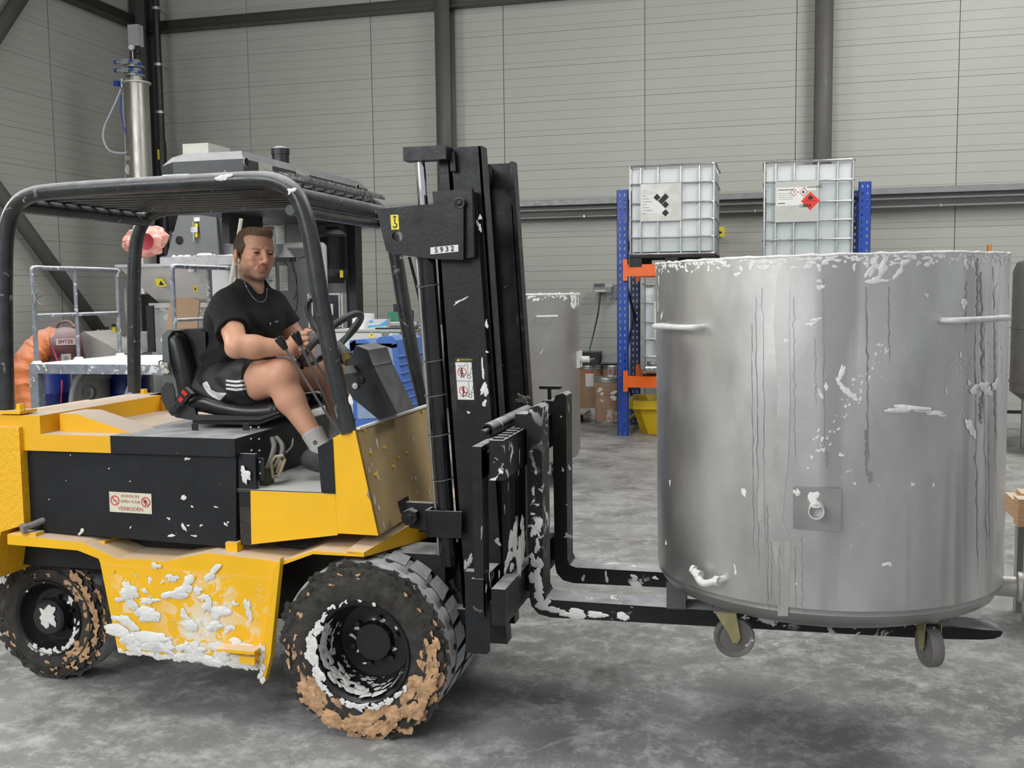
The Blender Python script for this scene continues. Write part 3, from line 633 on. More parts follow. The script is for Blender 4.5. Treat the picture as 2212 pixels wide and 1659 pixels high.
a = ay(395,862,3.70); dd = (ay(367,897,3.70)-a); ang_ = math.atan2(dd.z, dd.x)
def obox(g, c, u, w, hu, hw_, y0, y1, m=None, bev=.0):
    u = Vector(u).normalized(); w = Vector(w).normalized(); c = Vector(c)
    g.prism([Vector((c.x, y0, c.z))+u*sx_*hu+w*sw_*hw_ for sx_, sw_ in ((-1,-1),(1,-1),(1,1),(-1,1))], (0, y1-y0, 0), m, bev=bev)
u_ = Vector((dd.x, 0, dd.z)).normalized(); w_ = Vector((-u_.z, 0, u_.x))
g = MB(); obox(g, ay(399,856,3.70), u_, w_, .034, .020, 3.69, 3.715, bev=.004); bk = g.build('buckle', blackp, T)
g = MB(); obox(g, ay(399,849,3.69), u_, w_, .008, .013, 3.686, 3.69); obox(g, ay(391,863,3.69), u_, w_, .010, .010, 3.686, 3.69); tag(g.build('buckle_button', redp, bk), 'red release button')
g = MB(); obox(g, ay(378,882,3.70), u_, w_, .034, .011, 3.70, 3.708, bev=.001); g.build('buckle_strap', blackp, bk)
g = MB(); a = ay(353,795,3.72); g.box((a.x-.006,3.715,a.z-.022),(a.x+.022,3.725,a.z+.022)); g.cyl(a+Vector((-.005,-.01,.018)), a+Vector((.03,-.01,-.02)), .008, seg=12); g.cyl(a+Vector((.0,-.01,.012)), a+Vector((.012,-.01,.0)), .011, seg=12); g.build('connector', mat('connector_white', (.5,.48,.42), .5), sb)
g = MB(); g.tube(smoothpath([a+Vector((0,-.008,.018)), ay(345,790,3.71), ay(344,781,3.71), ay(353,779,3.71)]), .003, seg=6); g.build('wire', blackp, sb)
g = MB(); blob(g, Vector((ay(383,718,3.745).x, 3.745, ay(383,716,3.745).z+.004)), X, Y, .02, asp=3, seed=4, m=mat('torn_foam', (.45,.30,.08), .8)); g.build('tear', None, sb)
# --- wheels
def wheel(name, c, R, w, rim_r, dish, hubr, label, seg=72, clay=0, lugs=24, dualgap=None, mudseed=1, hub_paint=True):
    """c = centre of outer face, axis +y goes inward"""
    c = Vector(c); rnd = random.Random(mudseed)
    g = MB(); k1 = rubber; k2 = tread
    prof = [(rim_r-.004,.05),(rim_r,.006),(rim_r+.012,.0),(rim_r+(R-rim_r)*.45,-.004),(R-.055,.004),(R-.022,.012),(R-.006,.030),(R,.05),(R,w-.05),(R-.006,w-.03),(R-.03,w-.008),(rim_r+.02,w),(rim_r,w-.02)]
    mats_ = [k1,k1,k1,k1,k1,k1,k2,k2,k2,k1,k1,k1]
    rings = g.lathe(prof, c, (0,1,0), seg=seg, mats=mats_)
    # worn shoulder: push rings in and out, cut tread slots
    for ri in (4, 5, 6):
        for j, v in enumerate(rings[ri]):
            d = (v.co-c); d.y = 0; d.normalize(); v.co -= d*rnd.uniform(0, .010 if ri > 4 else .004); v.co.y += rnd.uniform(-.004, .006)
    if lugs:
        for ri, amt in ((8, .022), (9, .022)):
            for j, v in enumerate(rings[ri]):
                if j % 3 == 0: d = (v.co-c); d.y = 0; d.normalize(); v.co -= d*amt
    o = g.build(name, k1, T, sharp=28); tag(o, label)
    g = MB(); g.lathe([(rim_r+.004,.008),(rim_r-.002,-.003),(rim_r-.012,.002),(rim_r-.018,.012),(rim_r-.022,dish*.5),(rim_r-.045,dish*.9),(rim_r-.05,dish),(hubr+.03,dish+.004),(hubr+.008,dish-.004),(hubr,dish-.03),(0,dish-.032)], c, (0,1,0), seg=48); rm = g.build('rim', rimm, o)
    if name.startswith('front') or True:
        for k in range(6):
            a = 2*math.pi*k/6+.3; p = c+Vector((math.cos(a)*(hubr+.022), dish-.004, math.sin(a)*(hubr+.022)))
            g = MB(); g.cyl(p, p-Vector((0,.014,0)), .010, seg=6); g.build('wheel_nut', rimm, o)
    return o, rm
fc = Vector((-1.462, 3.405, .333)); RF = .335
fo, frim = wheel('front_wheel', fc, RF, .235, .192, .15, .07, 'outer drive wheel plastered with clay and white paint', mudseed=3)
fi, _ = wheel('front_wheel', fc+Vector((0,.255,0)), RF, .225, .19, .1, .07, 'inner drive wheel behind the clay covered one', mudseed=4)
for k in range(2): wheel('front_wheel', (fc.x, 3.97+.0+k*.24, fc.z), RF, .22, .19, .1, .07, 'far side drive wheel', mudseed=8+k)
rc = Vector((-3.02, 3.66, .277)); RR = .277
# rear wheel is turned a little; built straight
ro, rrim = wheel('rear_wheel', rc, RR, .20, .165, .06, .062, 'steer wheel with torn tread and clay clods', mudseed=5, lugs=0)
wheel('rear_wheel', (rc.x, 4.06, rc.z), RR, .20, .165, .06, .062, 'far side steer wheel', mudseed=6, lugs=0)
g = MB(); g.lathe([(.078,.05),(.078,-.025),(.068,-.036),(0,-.040)], rc+Vector((0,.03,0)), (0,1,0), seg=28); g.build('hub_cap', mat('hub_black', (.02,.02,.022), .4, splat=[]), ro)
# chunky lugs of the front dual: raised blocks, dusty on top, between which dark rubber shows
def lugring(parent, c, R, y0, y1, n, seed, tooth):
    g = MB(); rnd = random.Random(seed)
    for k in range(n):
        a0 = 2*math.pi*k/n; a1 = a0+2*math.pi/n*.83; am = (a0+a1)/2
        def P3(a, r, y): return Vector((c.x+math.cos(a)*r, y, c.z+math.sin(a)*r))
        ym = (y0+y1)/2; sh = tooth*.05
        vs = []
        for r in (R-.022, R+.0035):
            vs += [P3(a0, r, y0), P3(am, r, y0), P3(a1, r, y0), P3(a1+.02, r, y1 if tooth > 0 else y1), P3(am+.05, r, y1), P3(a0+.05, r, y1)]
        f = [(11,10,9,8,7,6)] + [(i, (i+1) % 6, 6+(i+1) % 6, 6+i) for i in range(6)]
        bv = g.faces(vs, f, None)
    bmesh.ops.recalc_face_normals(g.bm, faces=g.bm.faces)
    for f in g.bm.faces:
        cc = f.calc_center_median(); rad = Vector((cc.x-c.x, 0, cc.z-c.z)).normalized()
        f.material_index = 0 if f.normal.dot(rad) > .7 else 1
    g.mats = [tread, rubber]
    return tag(g.build('tread_lugs', None, parent, smooth=False), kind='stuff')
lugring(fo, fc, RF, 3.515, 3.625, 22, 1, 1); lugring(fi, fc, RF, 3.665, 3.80, 22, 2, -1)
# clay clods and paint on the outer faces
def clods(parent, c, R, specs, y, m, seed):
    g = MB(); rnd = random.Random(seed)
    for (a0, a1, r0, r1, n, s) in specs:
        for i in range(n):
            a = math.radians(rnd.uniform(a0, a1)); r = rnd.uniform(r0, r1)*R
            p = Vector((c.x+math.cos(a)*r, y(r/R)-.002, c.z+math.sin(a)*r))
            blob(g, p, X, Z, rnd.uniform(.5, 1)*s, asp=rnd.uniform(1, 2.6), ang=a+math.pi/2+rnd.uniform(-.5,.5), thick=rnd.uniform(.004, .014), seed=rnd.randint(0, 9999), n=13)
    return tag(g.build('clods' if m is mud else 'paint_splashes', m, parent, sharp=170), kind='stuff')
def chunks(parent, c, R, y, seed, n):
    g = MB(); rnd = random.Random(seed)
    for i in range(n):
        a = rnd.uniform(0, 6.283); r = rnd.uniform(.86, 1.0)*R; blob(g, (c.x+math.cos(a)*r, y+.014*(r/R > .93)+rnd.uniform(-.002,.004), c.z+math.sin(a)*r), X, Z, rnd.uniform(.010, .028), asp=rnd.uniform(1, 2.2), ang=a+math.pi/2+rnd.uniform(-.6,.6), thick=.08, seed=rnd.randint(0,9999), n=6)
    return tag(g.build('torn_rubber', rubber, parent, sharp=40), kind='stuff')
chunks(fo, fc, RF, 3.412, 31, 240); chunks(ro, rc, RR, 3.668, 32, 200)
def c_y(q): return 3.405+(.02 if q > .9 else 0)+(.018 if q > .95 else 0)
clods(fo, fc, RF, [(-150,-20,.66,.96,70,.050),(-150,-20,.86,.99,80,.026),(-20,12,.72,.98,34,.030),(-190,-150,.70,.96,14,.018),(12,170,.72,.97,16,.014)], c_y, mud, 11)
clods(fo, fc, RF, [(-150,-30,.585,.625,40,.02),(150,215,.54,.62,34,.026),(60,150,.56,.60,12,.016)], lambda q: 3.398, paint, 12)
c_r = lambda q: 3.66+(.02 if q > .9 else 0)
clods(ro, rc, RR, [(-50,60,.70,.98,85,.024),(-70,-30,.62,.95,24,.022),(-160,-80,.7,.95,10,.014),(60,150,.62,.95,9,.012),(30,50,.63,.7,6,.016)], c_r, mud, 13)
clods(ro, rc, RR, [(-130,-25,.50,.60,22,.022),(-20,40,.48,.58,8,.014),(60,150,.5,.6,4,.009)], lambda q: 3.662, paint, 14)
g = MB()     # paint inside the deep front rim: lies on the conical bore
rnd = random.Random(21)
for i in range(120):
    a = math.radians(rnd.choice([rnd.uniform(150, 300), rnd.uniform(185, 290), rnd.uniform(120, 340)])); t = rnd.random()**1.4
    r = .168-.025*t; y = 3.42+.115*t
    rad = Vector((math.cos(a), 0, math.sin(a))); tg = Vector((-math.sin(a), 0, math.cos(a)))
    blob(g, fc*0+Vector((fc.x, y, fc.z))+rad*(r-.002), tg, Y, rnd.uniform(.010, .034)*(1.2-t*.85), asp=rnd.uniform(.5,1.6), thick=.003, seed=i, n=10)
for i in range(16):
    a = rnd.uniform(0, 6.28); r = rnd.uniform(.02, .11); blob(g, (fc.x+math.cos(a)*r, 3.405+.145, fc.z+math.sin(a)*r), X, Z, rnd.uniform(.005,.016), seed=i+50, n=9)
tag(g.build('paint_splashes', paint, frim, sharp=170), kind='stuff')
g = MB(); blob(g, (rc.x+.008, 3.6485, rc.z+.004), X, Z, .058, asp=.55, ang=.35, seed=3, n=18, thick=.006); blob(g, (rc.x+.014, 3.6485, rc.z+.024), X, Z, .045, asp=1.3, seed=6, n=18, thick=.006); tag(g.build('paint_splashes', paint, rrim), kind='stuff')
# --- mast
LEAN = -.058
def mx_(z, x0): return x0+LEAN*(z-1.0)
def mbar(g, x0, x1, y0, y1, z0, z1, m=None, bev=.003):      # leaning upright bar; x given at z = 1
    g.prism([Vector((mx_(z0,x0), y0, z0)), Vector((mx_(z0,x1), y0, z0)), Vector((mx_(z1,x1), y0, z1)), Vector((mx_(z1,x0), y0, z1))], (0, y1-y0, 0), m, bev=bev)
for sgn, yw in ((1, 3.62), (-1, 4.22)):
    y2 = yw+sgn*.012
    lo = (min(yw, y2), max(yw, y2)); fl = (min(yw, yw+sgn*.07), max(yw, yw+sgn*.07))
    g = MB(); mbar(g, -1.162, -1.012, *lo, .33, 2.02); mbar(g, -1.162, -1.148, *fl, .33, 2.02); mbar(g, -1.012, -.998, *fl, .33, 2.02)
    og_ = g.build('outer_rail', mastb, T)
    y3 = yw+sgn*.035; y4 = yw+sgn*.05; fl = (min(y3, yw+sgn*.10), max(y3, yw+sgn*.10)); lo = (min(y3, y4), max(y3, y4))
    g = MB(); mbar(g, -1.105, -.975, *lo, .40, 2.19); mbar(g, -1.105, -1.090, *fl, .40, 2.19); mbar(g, -.985, -.970, *fl, .40, 2.19); mbar(g, -1.14, -1.10, *lo, 2.0, 2.19)
    g.build('inner_rail', mastb, T)
    # lift cylinder with chrome rod
    g = MB(); p = lambda z: Vector((-1.205+LEAN*(z-1), yw+.01 if sgn > 0 else yw-.01, z)); g.cyl(p(.62), p(1.86), .031, seg=20); cyl_ = g.build('lift_cylinder', mat('cylinder_black', (.010,.010,.011), .16, var=.1), T)
    g = MB(); g.cyl(p(.66)+Vector((-.036,-.012,0)), p(1.80)+Vector((-.036,-.012,0)), .0065, seg=10); g.build('oil_pipe', mat('pipe_steel', (.42,.42,.42), .25, .9), cyl_)
    g = MB(); g.cyl(p(1.86), p(2.14), .0185, seg=18); g.cyl(p(1.86), p(1.875), .026, seg=18); g.build('piston_rod', chrome, cyl_)
    for z in (1.27, 1.40, 1.12, 1.68, .95):
        g = MB(); q = p(z); ang = [q+Vector((math.cos(t)*.036, math.sin(t)*.036, math.cos(t)*.006)) for t in [2*math.pi*i/20 for i in range(20)]]; g.tube(ang, .0022, closed=True, seg=6); g.box(q+Vector((-.044,-.02,-.004)), q+Vector((-.034,-.01,.005))); g.build('cable_tie', mat('tie_grey', (.12,.12,.12), .4), cyl_)
    g = MB(); q = p(2.155); g.box((q.x-.050, yw-.032, 2.140), (mx_(2.15,-1.09), yw+.032, 2.19), bev=.014); g.build('cylinder_cap', mastb, T)
for z0, z1, x0, x1 in ((.62,.70,-1.12,-1.02),(1.90,1.98,-1.17,-1.15),(.40,.47,-1.06,-1.0),(2.10,2.17,-1.09,-1.07)):
    g = MB(); mbar(g, x0, x1, 3.63, 4.21, z0, z1); g.build('mast_crossmember', mastb, T)
# bracket plates with hook sign and fleet number
bpts = [(813,452),(936,440),(942,437),(1001,432),(1001,561),(945,560),(847,549),(834,541)]
def bracket(y, main):
    g = MB(); P = PY(bpts, y); 
    if main:
        c = ay(858,511,y); hole = [c+Vector((math.cos(a)*.0205,0,math.sin(a)*.0205)) for a in [2*math.pi*i/20 for i in range(20)]]
        # plate with a round hole: bridge the outline to the hole
        bm = g.bm; vo_ = [bm.verts.new(p) for p in P]; vh = [bm.verts.new(p) for p in hole]
        eo = [bm.edges.new((vo_[i], vo_[(i+1) % len(vo_)])) for i in range(len(vo_))]; eh = [bm.edges.new((vh[i], vh[(i+1) % 20])) for i in range(20)]
        r = bmesh.ops.triangle_fill(bm, edges=eo+eh, use_beauty=True); fc_ = [x for x in r['geom'] if isinstance(x, bmesh.types.BMFace)]
        ex = bmesh.ops.extrude_face_region(bm, geom=fc_); bmesh.ops.translate(bm, verts=[v for v in ex['geom'] if isinstance(v, bmesh.types.BMVert)], vec=(0, .016, 0))
        bmesh.ops.recalc_face_normals(bm, faces=bm.faces)
    else: g.prism([Vector((p.x, y, p.z)) for p in PY(bpts, 3.565)], (0, .016, 0))
    return g.build('mast_bracket', mastb, T)
mb_ = bracket(3.565, True); b2 = bracket(4.26, False)
g = MB(); q = ay(965,420,3.575); g.prism(PY([(934,414),(1019,407),(1024,555),(1000,560),(1000,440),(936,440)], 3.585), (0,.03,0), bev=.002); g.build('bracket_backing', mastb, mb_)
g = MB(); c = ay(993,439,3.565); g.lathe([(.020,.0),(.018,-.003),(.012,-.002),(.008,-.004),(0,-.004)], c, (0,1,0), seg=24); g.build('pivot_pin', mastb, mb_)
oy = Vector((0,-.0015,0)); c = ay(853,480,3.565)
g = MB(); quad(g, c, X, Z+X*-.05, -.0155, -.027, .0155, .027, label_y, .001)
# crane hook pictogram
poly(g, c, X, Z, [(-.008,.019),(0,.024),(.008,.019),(.005,.019),(.004,.016),(-.004,.016),(-.005,.019)], ink, .0018)
ringf(g, c, X, Z, 0, .010, .0042, .0022, ink, .0018)
poly(g, c, X, Z, [(-.0018,.007),(.0018,.007),(.0018,-.004),(-.0018,-.004)], ink, .0018)
hk = []; 
for i in range(14): a = math.radians(100-i*20); hk.append((math.cos(a)*.010, -.012+math.sin(a)*.010))
hk2 = [(math.cos(math.radians(100-i*20))*.0055, -.0115+math.sin(math.radians(100-i*20))*.0055) for i in range(14)]
poly(g, c, X, Z, hk+hk2[::-1], ink, .0018)
tag(g.build('hook_sign', label_y, mb_), 'yellow sign with black crane hook')
c = ay(960,539,3.565); nu = (ay(989,536,3.565)-ay(931,542,3.565)).normalized()
g = MB(); quad(g, c, nu, Z, -.0535, -.0125, .0535, .0125, label_w, .001); ns = g.build('number_plate', label_w, mb_)
text('5 9 3 2', c-Vector((0,.0032,0)), nu, Z, .0265, ink, mb_, 'number', bold=True)
# warning labels on the mast
c = ay(1004,823,3.62); uw = Vector((1,0,0)); ww = Vector((LEAN,0,1)).normalized()
g = MB(); W2, H2 = .0315, .074; quad(g, c, uw, ww, -W2, -H2+.004, W2, H2-.004, label_w, .001)
poly(g, c, uw, ww, [(-W2, -.0008), (W2, -.0008), (W2, .0008), (-W2, .0008)], ink, .0015)
quad(g, c, uw, ww, -W2, H2-.002, W2-.004, H2+.013, mat('label_black', (.03,.03,.03), .5), .001)
poly(g, c, uw, ww, [(-W2+.006,H2),(-W2+.018,H2),(-W2+.012,H2+.011)], label_y, .0016)
for oy_, sit in ((.034, False), (-.037, True)):
    cx = -.008 if not sit else -.007; cy_ = oy_
    ringf(g, c, uw, ww, cx, cy_, .0175, .0150, redink, .0022)
    ringf(g, c, uw, ww, cx, cy_+.0125, .0032, .0001, ink, .0016, n=12)
    poly(g, c, uw, ww, [(cx-.004,cy_+.009),(cx+.003,cy_+.009),(cx+.003,cy_-.006),(cx-.004,cy_-.006)], ink, .0016)
    if not sit:
        poly(g, c, uw, ww, [(cx-.004,cy_-.005),(cx,cy_-.005),(cx-.002,cy_-.022),(cx-.006,cy_-.022)], ink, .0016); poly(g, c, uw, ww, [(cx,cy_-.005),(cx+.003,cy_-.005),(cx+.008,cy_-.022),(cx+.004,cy_-.022)], ink, .0016)
        poly(g, c, uw, ww, [(cx-.007,cy_+.007),(cx-.005,cy_+.008),(cx-.006,cy_-.008),(cx-.008,cy_-.006)], ink, .0016)
        poly(g, c, uw, ww, [(-.024,cy_+.022),(.006,cy_+.022),(.006,cy_+.030),(.0045,cy_+.030),(.0045,cy_+.0235),(-.024,cy_+.0235)], ink, .0016)
    else:
        poly(g, c, uw, ww, [(cx+.002,cy_-.004),(cx+.012,cy_-.004),(cx+.012,cy_-.007),(cx-.003,cy_-.007)], ink, .0016); poly(g, c, uw, ww, [(cx+.009,cy_-.007),(cx+.012,cy_-.007),(cx+.012,cy_-.016),(cx+.009,cy_-.016)], ink, .0016)
        poly(g, c, uw, ww, [(cx-.004,cy_-.007),(cx,cy_-.007),(cx-.001,cy_-.024),(cx-.004,cy_-.024)], ink, .0016)
        poly(g, c, uw, ww, [(-.022,cy_-.0205),(.012,cy_-.0205),(.012,cy_-.019),(-.022,cy_-.019)], ink, .0016)
    a5 = math.radians(-42); dx, dy = math.cos(a5)*.016, math.sin(a5)*.016; pxx, pyy = -math.sin(a5)*.0013, math.cos(a5)*.0013
    poly(g, c, uw, ww, [(cx-dx-pxx,cy_-dy-pyy),(cx+dx-pxx,cy_+dy-pyy),(cx+dx+pxx,cy_+dy+pyy),(cx-dx+pxx,cy_-dy+pyy)], redink, .0024)
    ringf(g, c, uw, ww, .018, cy_-.018, .0075, .0055, ink, .0016, n=18)
    poly(g, c, uw, ww, [(.012,cy_+.033),(.0165,cy_+.033),(.0165,cy_-.011),(.012,cy_-.011)], ink, .0013); poly(g, c, uw, ww, [(.013,cy_+.032),(.0155,cy_+.032),(.0155,cy_-.010),(.013,cy_-.010)], label_w, .0016)
    poly(g, c, uw, ww, [(.021,cy_-.008),(.023,cy_-.008),(.031,cy_+.020),(.031,cy_+.013),(.0245,cy_-.008),(.031,cy_-.008),(.031,cy_-.0095),(.021,cy_-.0095)][:4], ink, .0016); poly(g, c, uw, ww, [(.022,cy_-.0065),(.031,cy_-.0065),(.031,cy_-.005),(.022,cy_-.005)], ink, .0017)
wl_ = g.build('warning_label', label_w, T); tag(wl_, 'white label with two red prohibition rings')
text('WAARSCHUWING', c+ww*(H2+.0055)+uw*.008-Vector((0,.0022,0)), uw, ww, .0072, label_y, T, sx=.95)
splash_on('paint_splashes', og_, [(992,651,.018,6,.5),(1046,840,.03,.4,-.2),(1047,870,.014,.7),(1043,800,.02,.14),(1012,891,.008,2),(1051,700,.014,.3),(1037,470,.01,.6),(1035,488,.016,.4,.3),(1052,760,.006)], lambda a, c: ay(a, c, 3.618), X, Z)
# tilt bracket and hinge low between chassis and mast
g = MB(); q = PY([(921,1120),(985,1122),(985,1162),(925,1160)], 3.60); g.prism([ay(917,1103,3.58), ay(997,1106,3.58), ay(997,1163,3.58), ay(921,1160,3.58)], (0,.012,0), bev=.002); g.prism([ay(917,1103,3.58), ay(921,1160,3.58), ay(921,1160,3.58)+Vector((.012,0,0)), ay(917,1103,3.58)+Vector((.012,0,0))], (0,.12,0)); g.prism([ay(905,1090,3.72), ay(975,1092,3.72), ay(975,1150,3.72), ay(905,1150,3.72)], (0,.012,0)); g.build('cylinder_cradle', mastb, T)
c = ay(884,1118,3.62); g = MB(); g.lathe([(.034,.03),(.034,0),(.030,-.003),(.014,-.003),(.014,-.008),(0,-.009)], c, (0,1,0), seg=7, smooth=False); g.prism(PY([(876,1085),(935,1088),(940,1150),(885,1140)], 3.65), (0,.03,0), bev=.004); g.build('tilt_hinge', mastb, T)
g = MB(); g.cyl((-1.16,3.70,.52), (-1.16,3.70,.70), .03, seg=14); g.box((-1.2,3.6,.40),(-1.05,4.2,.46)); g.build('axle_bracket', blackp, T)
# dusty inner collar of the hub seen over the tyre
# --- carriage and forks
CX0, CX1 = -.945, -.895
def plate(name, x0, x1, y0, y1, z0, z1, m=forkm, bev=.004, parent=T):
    g = MB(); g.box((x0, y0, z0), (x1, y1, z1), bev=bev); return g.build(name, m, parent)
plate('carriage_bar', CX0, CX1, 3.36, 4.42, 1.005, 1.145)
plate('carriage_bar', CX0, CX1, 3.36, 4.42, .49, .62)
plate('carriage_back_bar', -1.02, -.985, 3.40, 4.36, 1.0, 1.115)
plate('carriage_back_bar', -1.03, -.985, 3.40, 4.36, .52, .64)
for y_ in (3.405, 3.56, 3.80, 4.02, 4.25):
    g = MB(); g.box((-1.02 if y_ in (3.405, 4.25) else -.955, y_, .50), (-.985 if y_ in (3.405, 4.25) else -.925, y_+.075, 1.10), bev=.003); g.build('carriage_upright', blackp, T)
for y_ in (3.42, 4.28): g = MB(); g.box((-1.06, y_, .36), (-.98, y_+.04, .66), bev=.003); g.build('carriage_end', blackp, T)
g = MB(); g.cyl((-.975, 3.44, 1.165), (-.975, 4.05, 1.165), .027, seg=22, cap=False); g.cyl((-.975, 3.44, 1.165), (-.975, 4.05, 1.165), .019, seg=22, cap=False); g.lathe([(.019,0),(.027,0)], (-.975,3.44,1.165), (0,1,0), seg=22)
g.build('side_shift_cylinder', forkm, T)
g = MB(); g.cyl((-.975, 3.38, 1.165), (-.975, 4.2, 1.165), .012, seg=14); g.build('side_shift_rod', mastb, T)
g = MB()
for i in range(17): g.box((CX0+.008, 3.38+i*.06, 1.145), (CX1-.006, 3.405+i*.06, 1.152))
g.build('carriage_notches', blackp, T)
for y0 in (3.66, 4.125):
    y1_ = y0+.125
    g = MB()
    pts = [(-.885,1.185),(-.87,1.225),(-.84,1.235),(-.826,1.225),(-.826,.53),(-.815,.508),(-.79,.50),(.60,.497),(.70,.492),(.74,.489),(.765,.484),(.775,.474),(.765,.464),(.74,.460),(.70,.457),(.55,.449),(-.80,.432),(-.845,.442),(-.872,.47),(-.880,.51)]
    g.prism([Vector((x, y0, z)) for x, z in pts], (0, .125, 0), bev=.0025)
    # round the tip in plan
    for v in g.bm.verts:
        if v.co.x > .70:
            t = min(1, (v.co.x-.70)/.075); ymid = y0+.0625; v.co.y = ymid+(v.co.y-ymid)*math.sqrt(max(.08, 1-t*t*.92))
    fk = g.build('fork', forkm, T)
    g = MB(); g.box((-.93, y0+.01, 1.145), (-.85, y0+.115, 1.20), bev=.006); g.build('fork_hook', forkm, fk); g = MB(); g.box((-.93, y0+.03, .52), (-.87, y0+.09, .60), bev=.004); g.build('fork_hook', forkm, fk)
    its = [(3.66, [(1152,1060,.014,2,1.5),(1160,1090,.01),(1163,1130,.03,.5,.3),(1152,1150,.02,.5),(1160,1180,.03,.5),(1150,1205,.025,.6),(1163,1215,.03,.7),(1158,1245,.04,.6),(1162,1280,.04,.8),(1170,1305,.035,1),(1150,1110,.01),(1158,1020,.010,3,1.5),(1148,975,.006,2),(1200,1318,.03,2.5,-.1),(1240,1325,.05,3,-.05),(1290,1328,.04,3,-.05),(1345,1332,.03,2),(1182,1300,.02,.7)]), (4.125, [(1226,1157,.022,1.3),(1224,1090,.005),(1260,1248,.014,.6),(1310,1248,.018,.3),(1370,1248,.022,1.4),(1415,1248,.014,1.4),(1216,1015,.008,.4,.2),(1212,900,.005),(1230,1010,.01,.4,.2)])]
    for yy, it in its:
        if yy == y0: splash_on('paint_splashes', fk, it, lambda a, c, yy=yy: ay(a, c, yy-.001), X, Z)
g = MB(); c = ay(1190,836,4.2); g.box((c.x-.04, 4.15, c.z-.005), (c.x+.05, 4.19, c.z+.008), bev=.002); g.cyl((c.x, 4.17, c.z-.05), (c.x, 4.17, c.z), .008); g.build('fork_lock', blackp, T)
g = MB(); c = ay(1130,862,3.9)
rnd = random.Random(3)
for i in range(7): a = Vector((rnd.uniform(-1,1), rnd.uniform(-.5,.5), rnd.uniform(-.6,.8)))*.03; g.tube([c-a, c+a*1.1], .006, seg=6)
g.build('hose_fitting', mat('fitting_grey', (.16,.15,.13), .5), T)
g = MB(); g.tube([Vector((-1.05,3.65,1.16)), Vector((-1.0,4.2,1.17))], .005, seg=6); g.build('stay_rod', steelg, T)
g = MB(); mbar(g, -1.052, -1.042, 4.183, 4.185, 1.45, 2.12); g.build('rust_streak', mat('rust_line', (.075,.022,.014), .7, var=.4, vs=20), T)
# hoses down the mast
g = MB(); g.tube(smoothpath([Vector((-1.17,3.86,1.95)), Vector((-1.14,3.86,1.6)), Vector((-1.12,3.88,1.2)), Vector((-1.09,3.9,.8))]), .010, seg=8); g.build('hydraulic_hose', mastb, T)
g = MB(); g.tube(smoothpath([ay(884,555,4.15), ay(905,640,4.15), ay(918,720,4.1), ay(915,800,3.9), ay(925,860,3.7), ay(930,930,3.62)]), .007, seg=8); g.build('hydraulic_hose', mastb, T)
splash_on('paint_splashes', T, [(1108,1165,.085,.7,.2),(1125,1190,.09,.6,-.1),(1100,1205,.05),(1092,1225,.04,1.5),(1128,1140,.06,.6),(1140,1150,.05,.5),(1013,1212,.035,2.5,.1),(1004,1222,.02),(1075,1170,.03,4,-.4),(1100,1180,.03,.5),(1115,1160,.04,.5),(1120,1200,.05,.6),(1105,1225,.03),(1130,1180,.04,.5),(1078,1240,.02,.6),(1057,1245,.016,.4),(1050,1270,.014,.5),(1090,1262,.014,3,-.5),(1090,1100,.012,.3,.2),(1098,1050,.01,.2),(1120,1020,.01,.3),(1085,1010,.008,.3),(1122,985,.014,.15),(1100,965,.01,.15),(1040,1150,.02,.4,-.4)], lambda a, c: ax(a, c, CX1+.001), Y, Z)
# ================================================================ the steel tank on the forks
brush = mat('brushed_stainless', (.58, .57, .555), .37, .88, var=.26, vs=3.4, rvar=.08, stretch=(1, 1, .5), streak=((.44,.43,.42), 5.5, .60, .05), splat=[((.72,.72,.71), 26, .72, 2.2, .55)], bump=.0006, bs=12)
smooth_ss = mat('plain_stainless', (.40, .39, .38), .38, .9, var=.1)
TC = Vector((.19, 3.85, 0)); TR = .602
TK = thing('steel_tank', 'big round brushed stainless mixing tank smeared with white paint, lifted on the forklift forks', 'tank', (TC.x, TC.y, .50))
tilt = math.radians(-.55)
ZB, ZT = .652, 1.752
g = MB(); pr = [(TR, 0), (TR, .2), (TR-.001,.6), (TR, ZT-ZB), (TR-.006, ZT-ZB), (TR-.006, .02)]
g.lathe([(r, h) for r, h in pr], (TC.x, TC.y, ZB), (0, 0, 1), seg=128)
# gentle dents
for v in g.bm.verts: pass
shell = g.build('shell', brush, TK)
g = MB(); g.lathe([(TR-.003,.004),(TR-.006,-.006),(TR-.004,-.018),(TR-.025,-.052),(TR-.10,-.085),(TR-.3,-.105),(0,-.115)], (TC.x, TC.y, ZB), (0, 0, 1), seg=96); g.build('dished_bottom', smooth_ss, TK)
# ragged white crust on the rim
g = MB(); rnd = random.Random(4); n = 150
pts = []
for i in range(n):
    a = 2*math.pi*i/n; pts.append((a, TR-.003+rnd.uniform(-.002,.002), ZT+.001+rnd.uniform(0,.003)))
g.tube([Vector((TC.x+math.cos(a)*r, TC.y+math.sin(a)*r, z)) for a, r, z in pts], [.003+rnd.uniform(0,.003) for _ in pts], closed=True, seg=8)
def onshell(a, z, off=.0): return Vector((TC.x+math.cos(a)*(TR+off), TC.y+math.sin(a)*(TR+off), z)), Vector((-math.sin(a), math.cos(a), 0))
for i in range(330):
    a = rnd.uniform(-math.pi, .2); p, t = onshell(a, ZT-.004-rnd.random()**2.2*.03); blob(g, p, t, Z, rnd.uniform(.004,.012), asp=rnd.uniform(.6,2.6), thick=.003, seed=i, n=10)
crust = tag(g.build('rim_crust', paint, TK, sharp=170), kind='stuff')
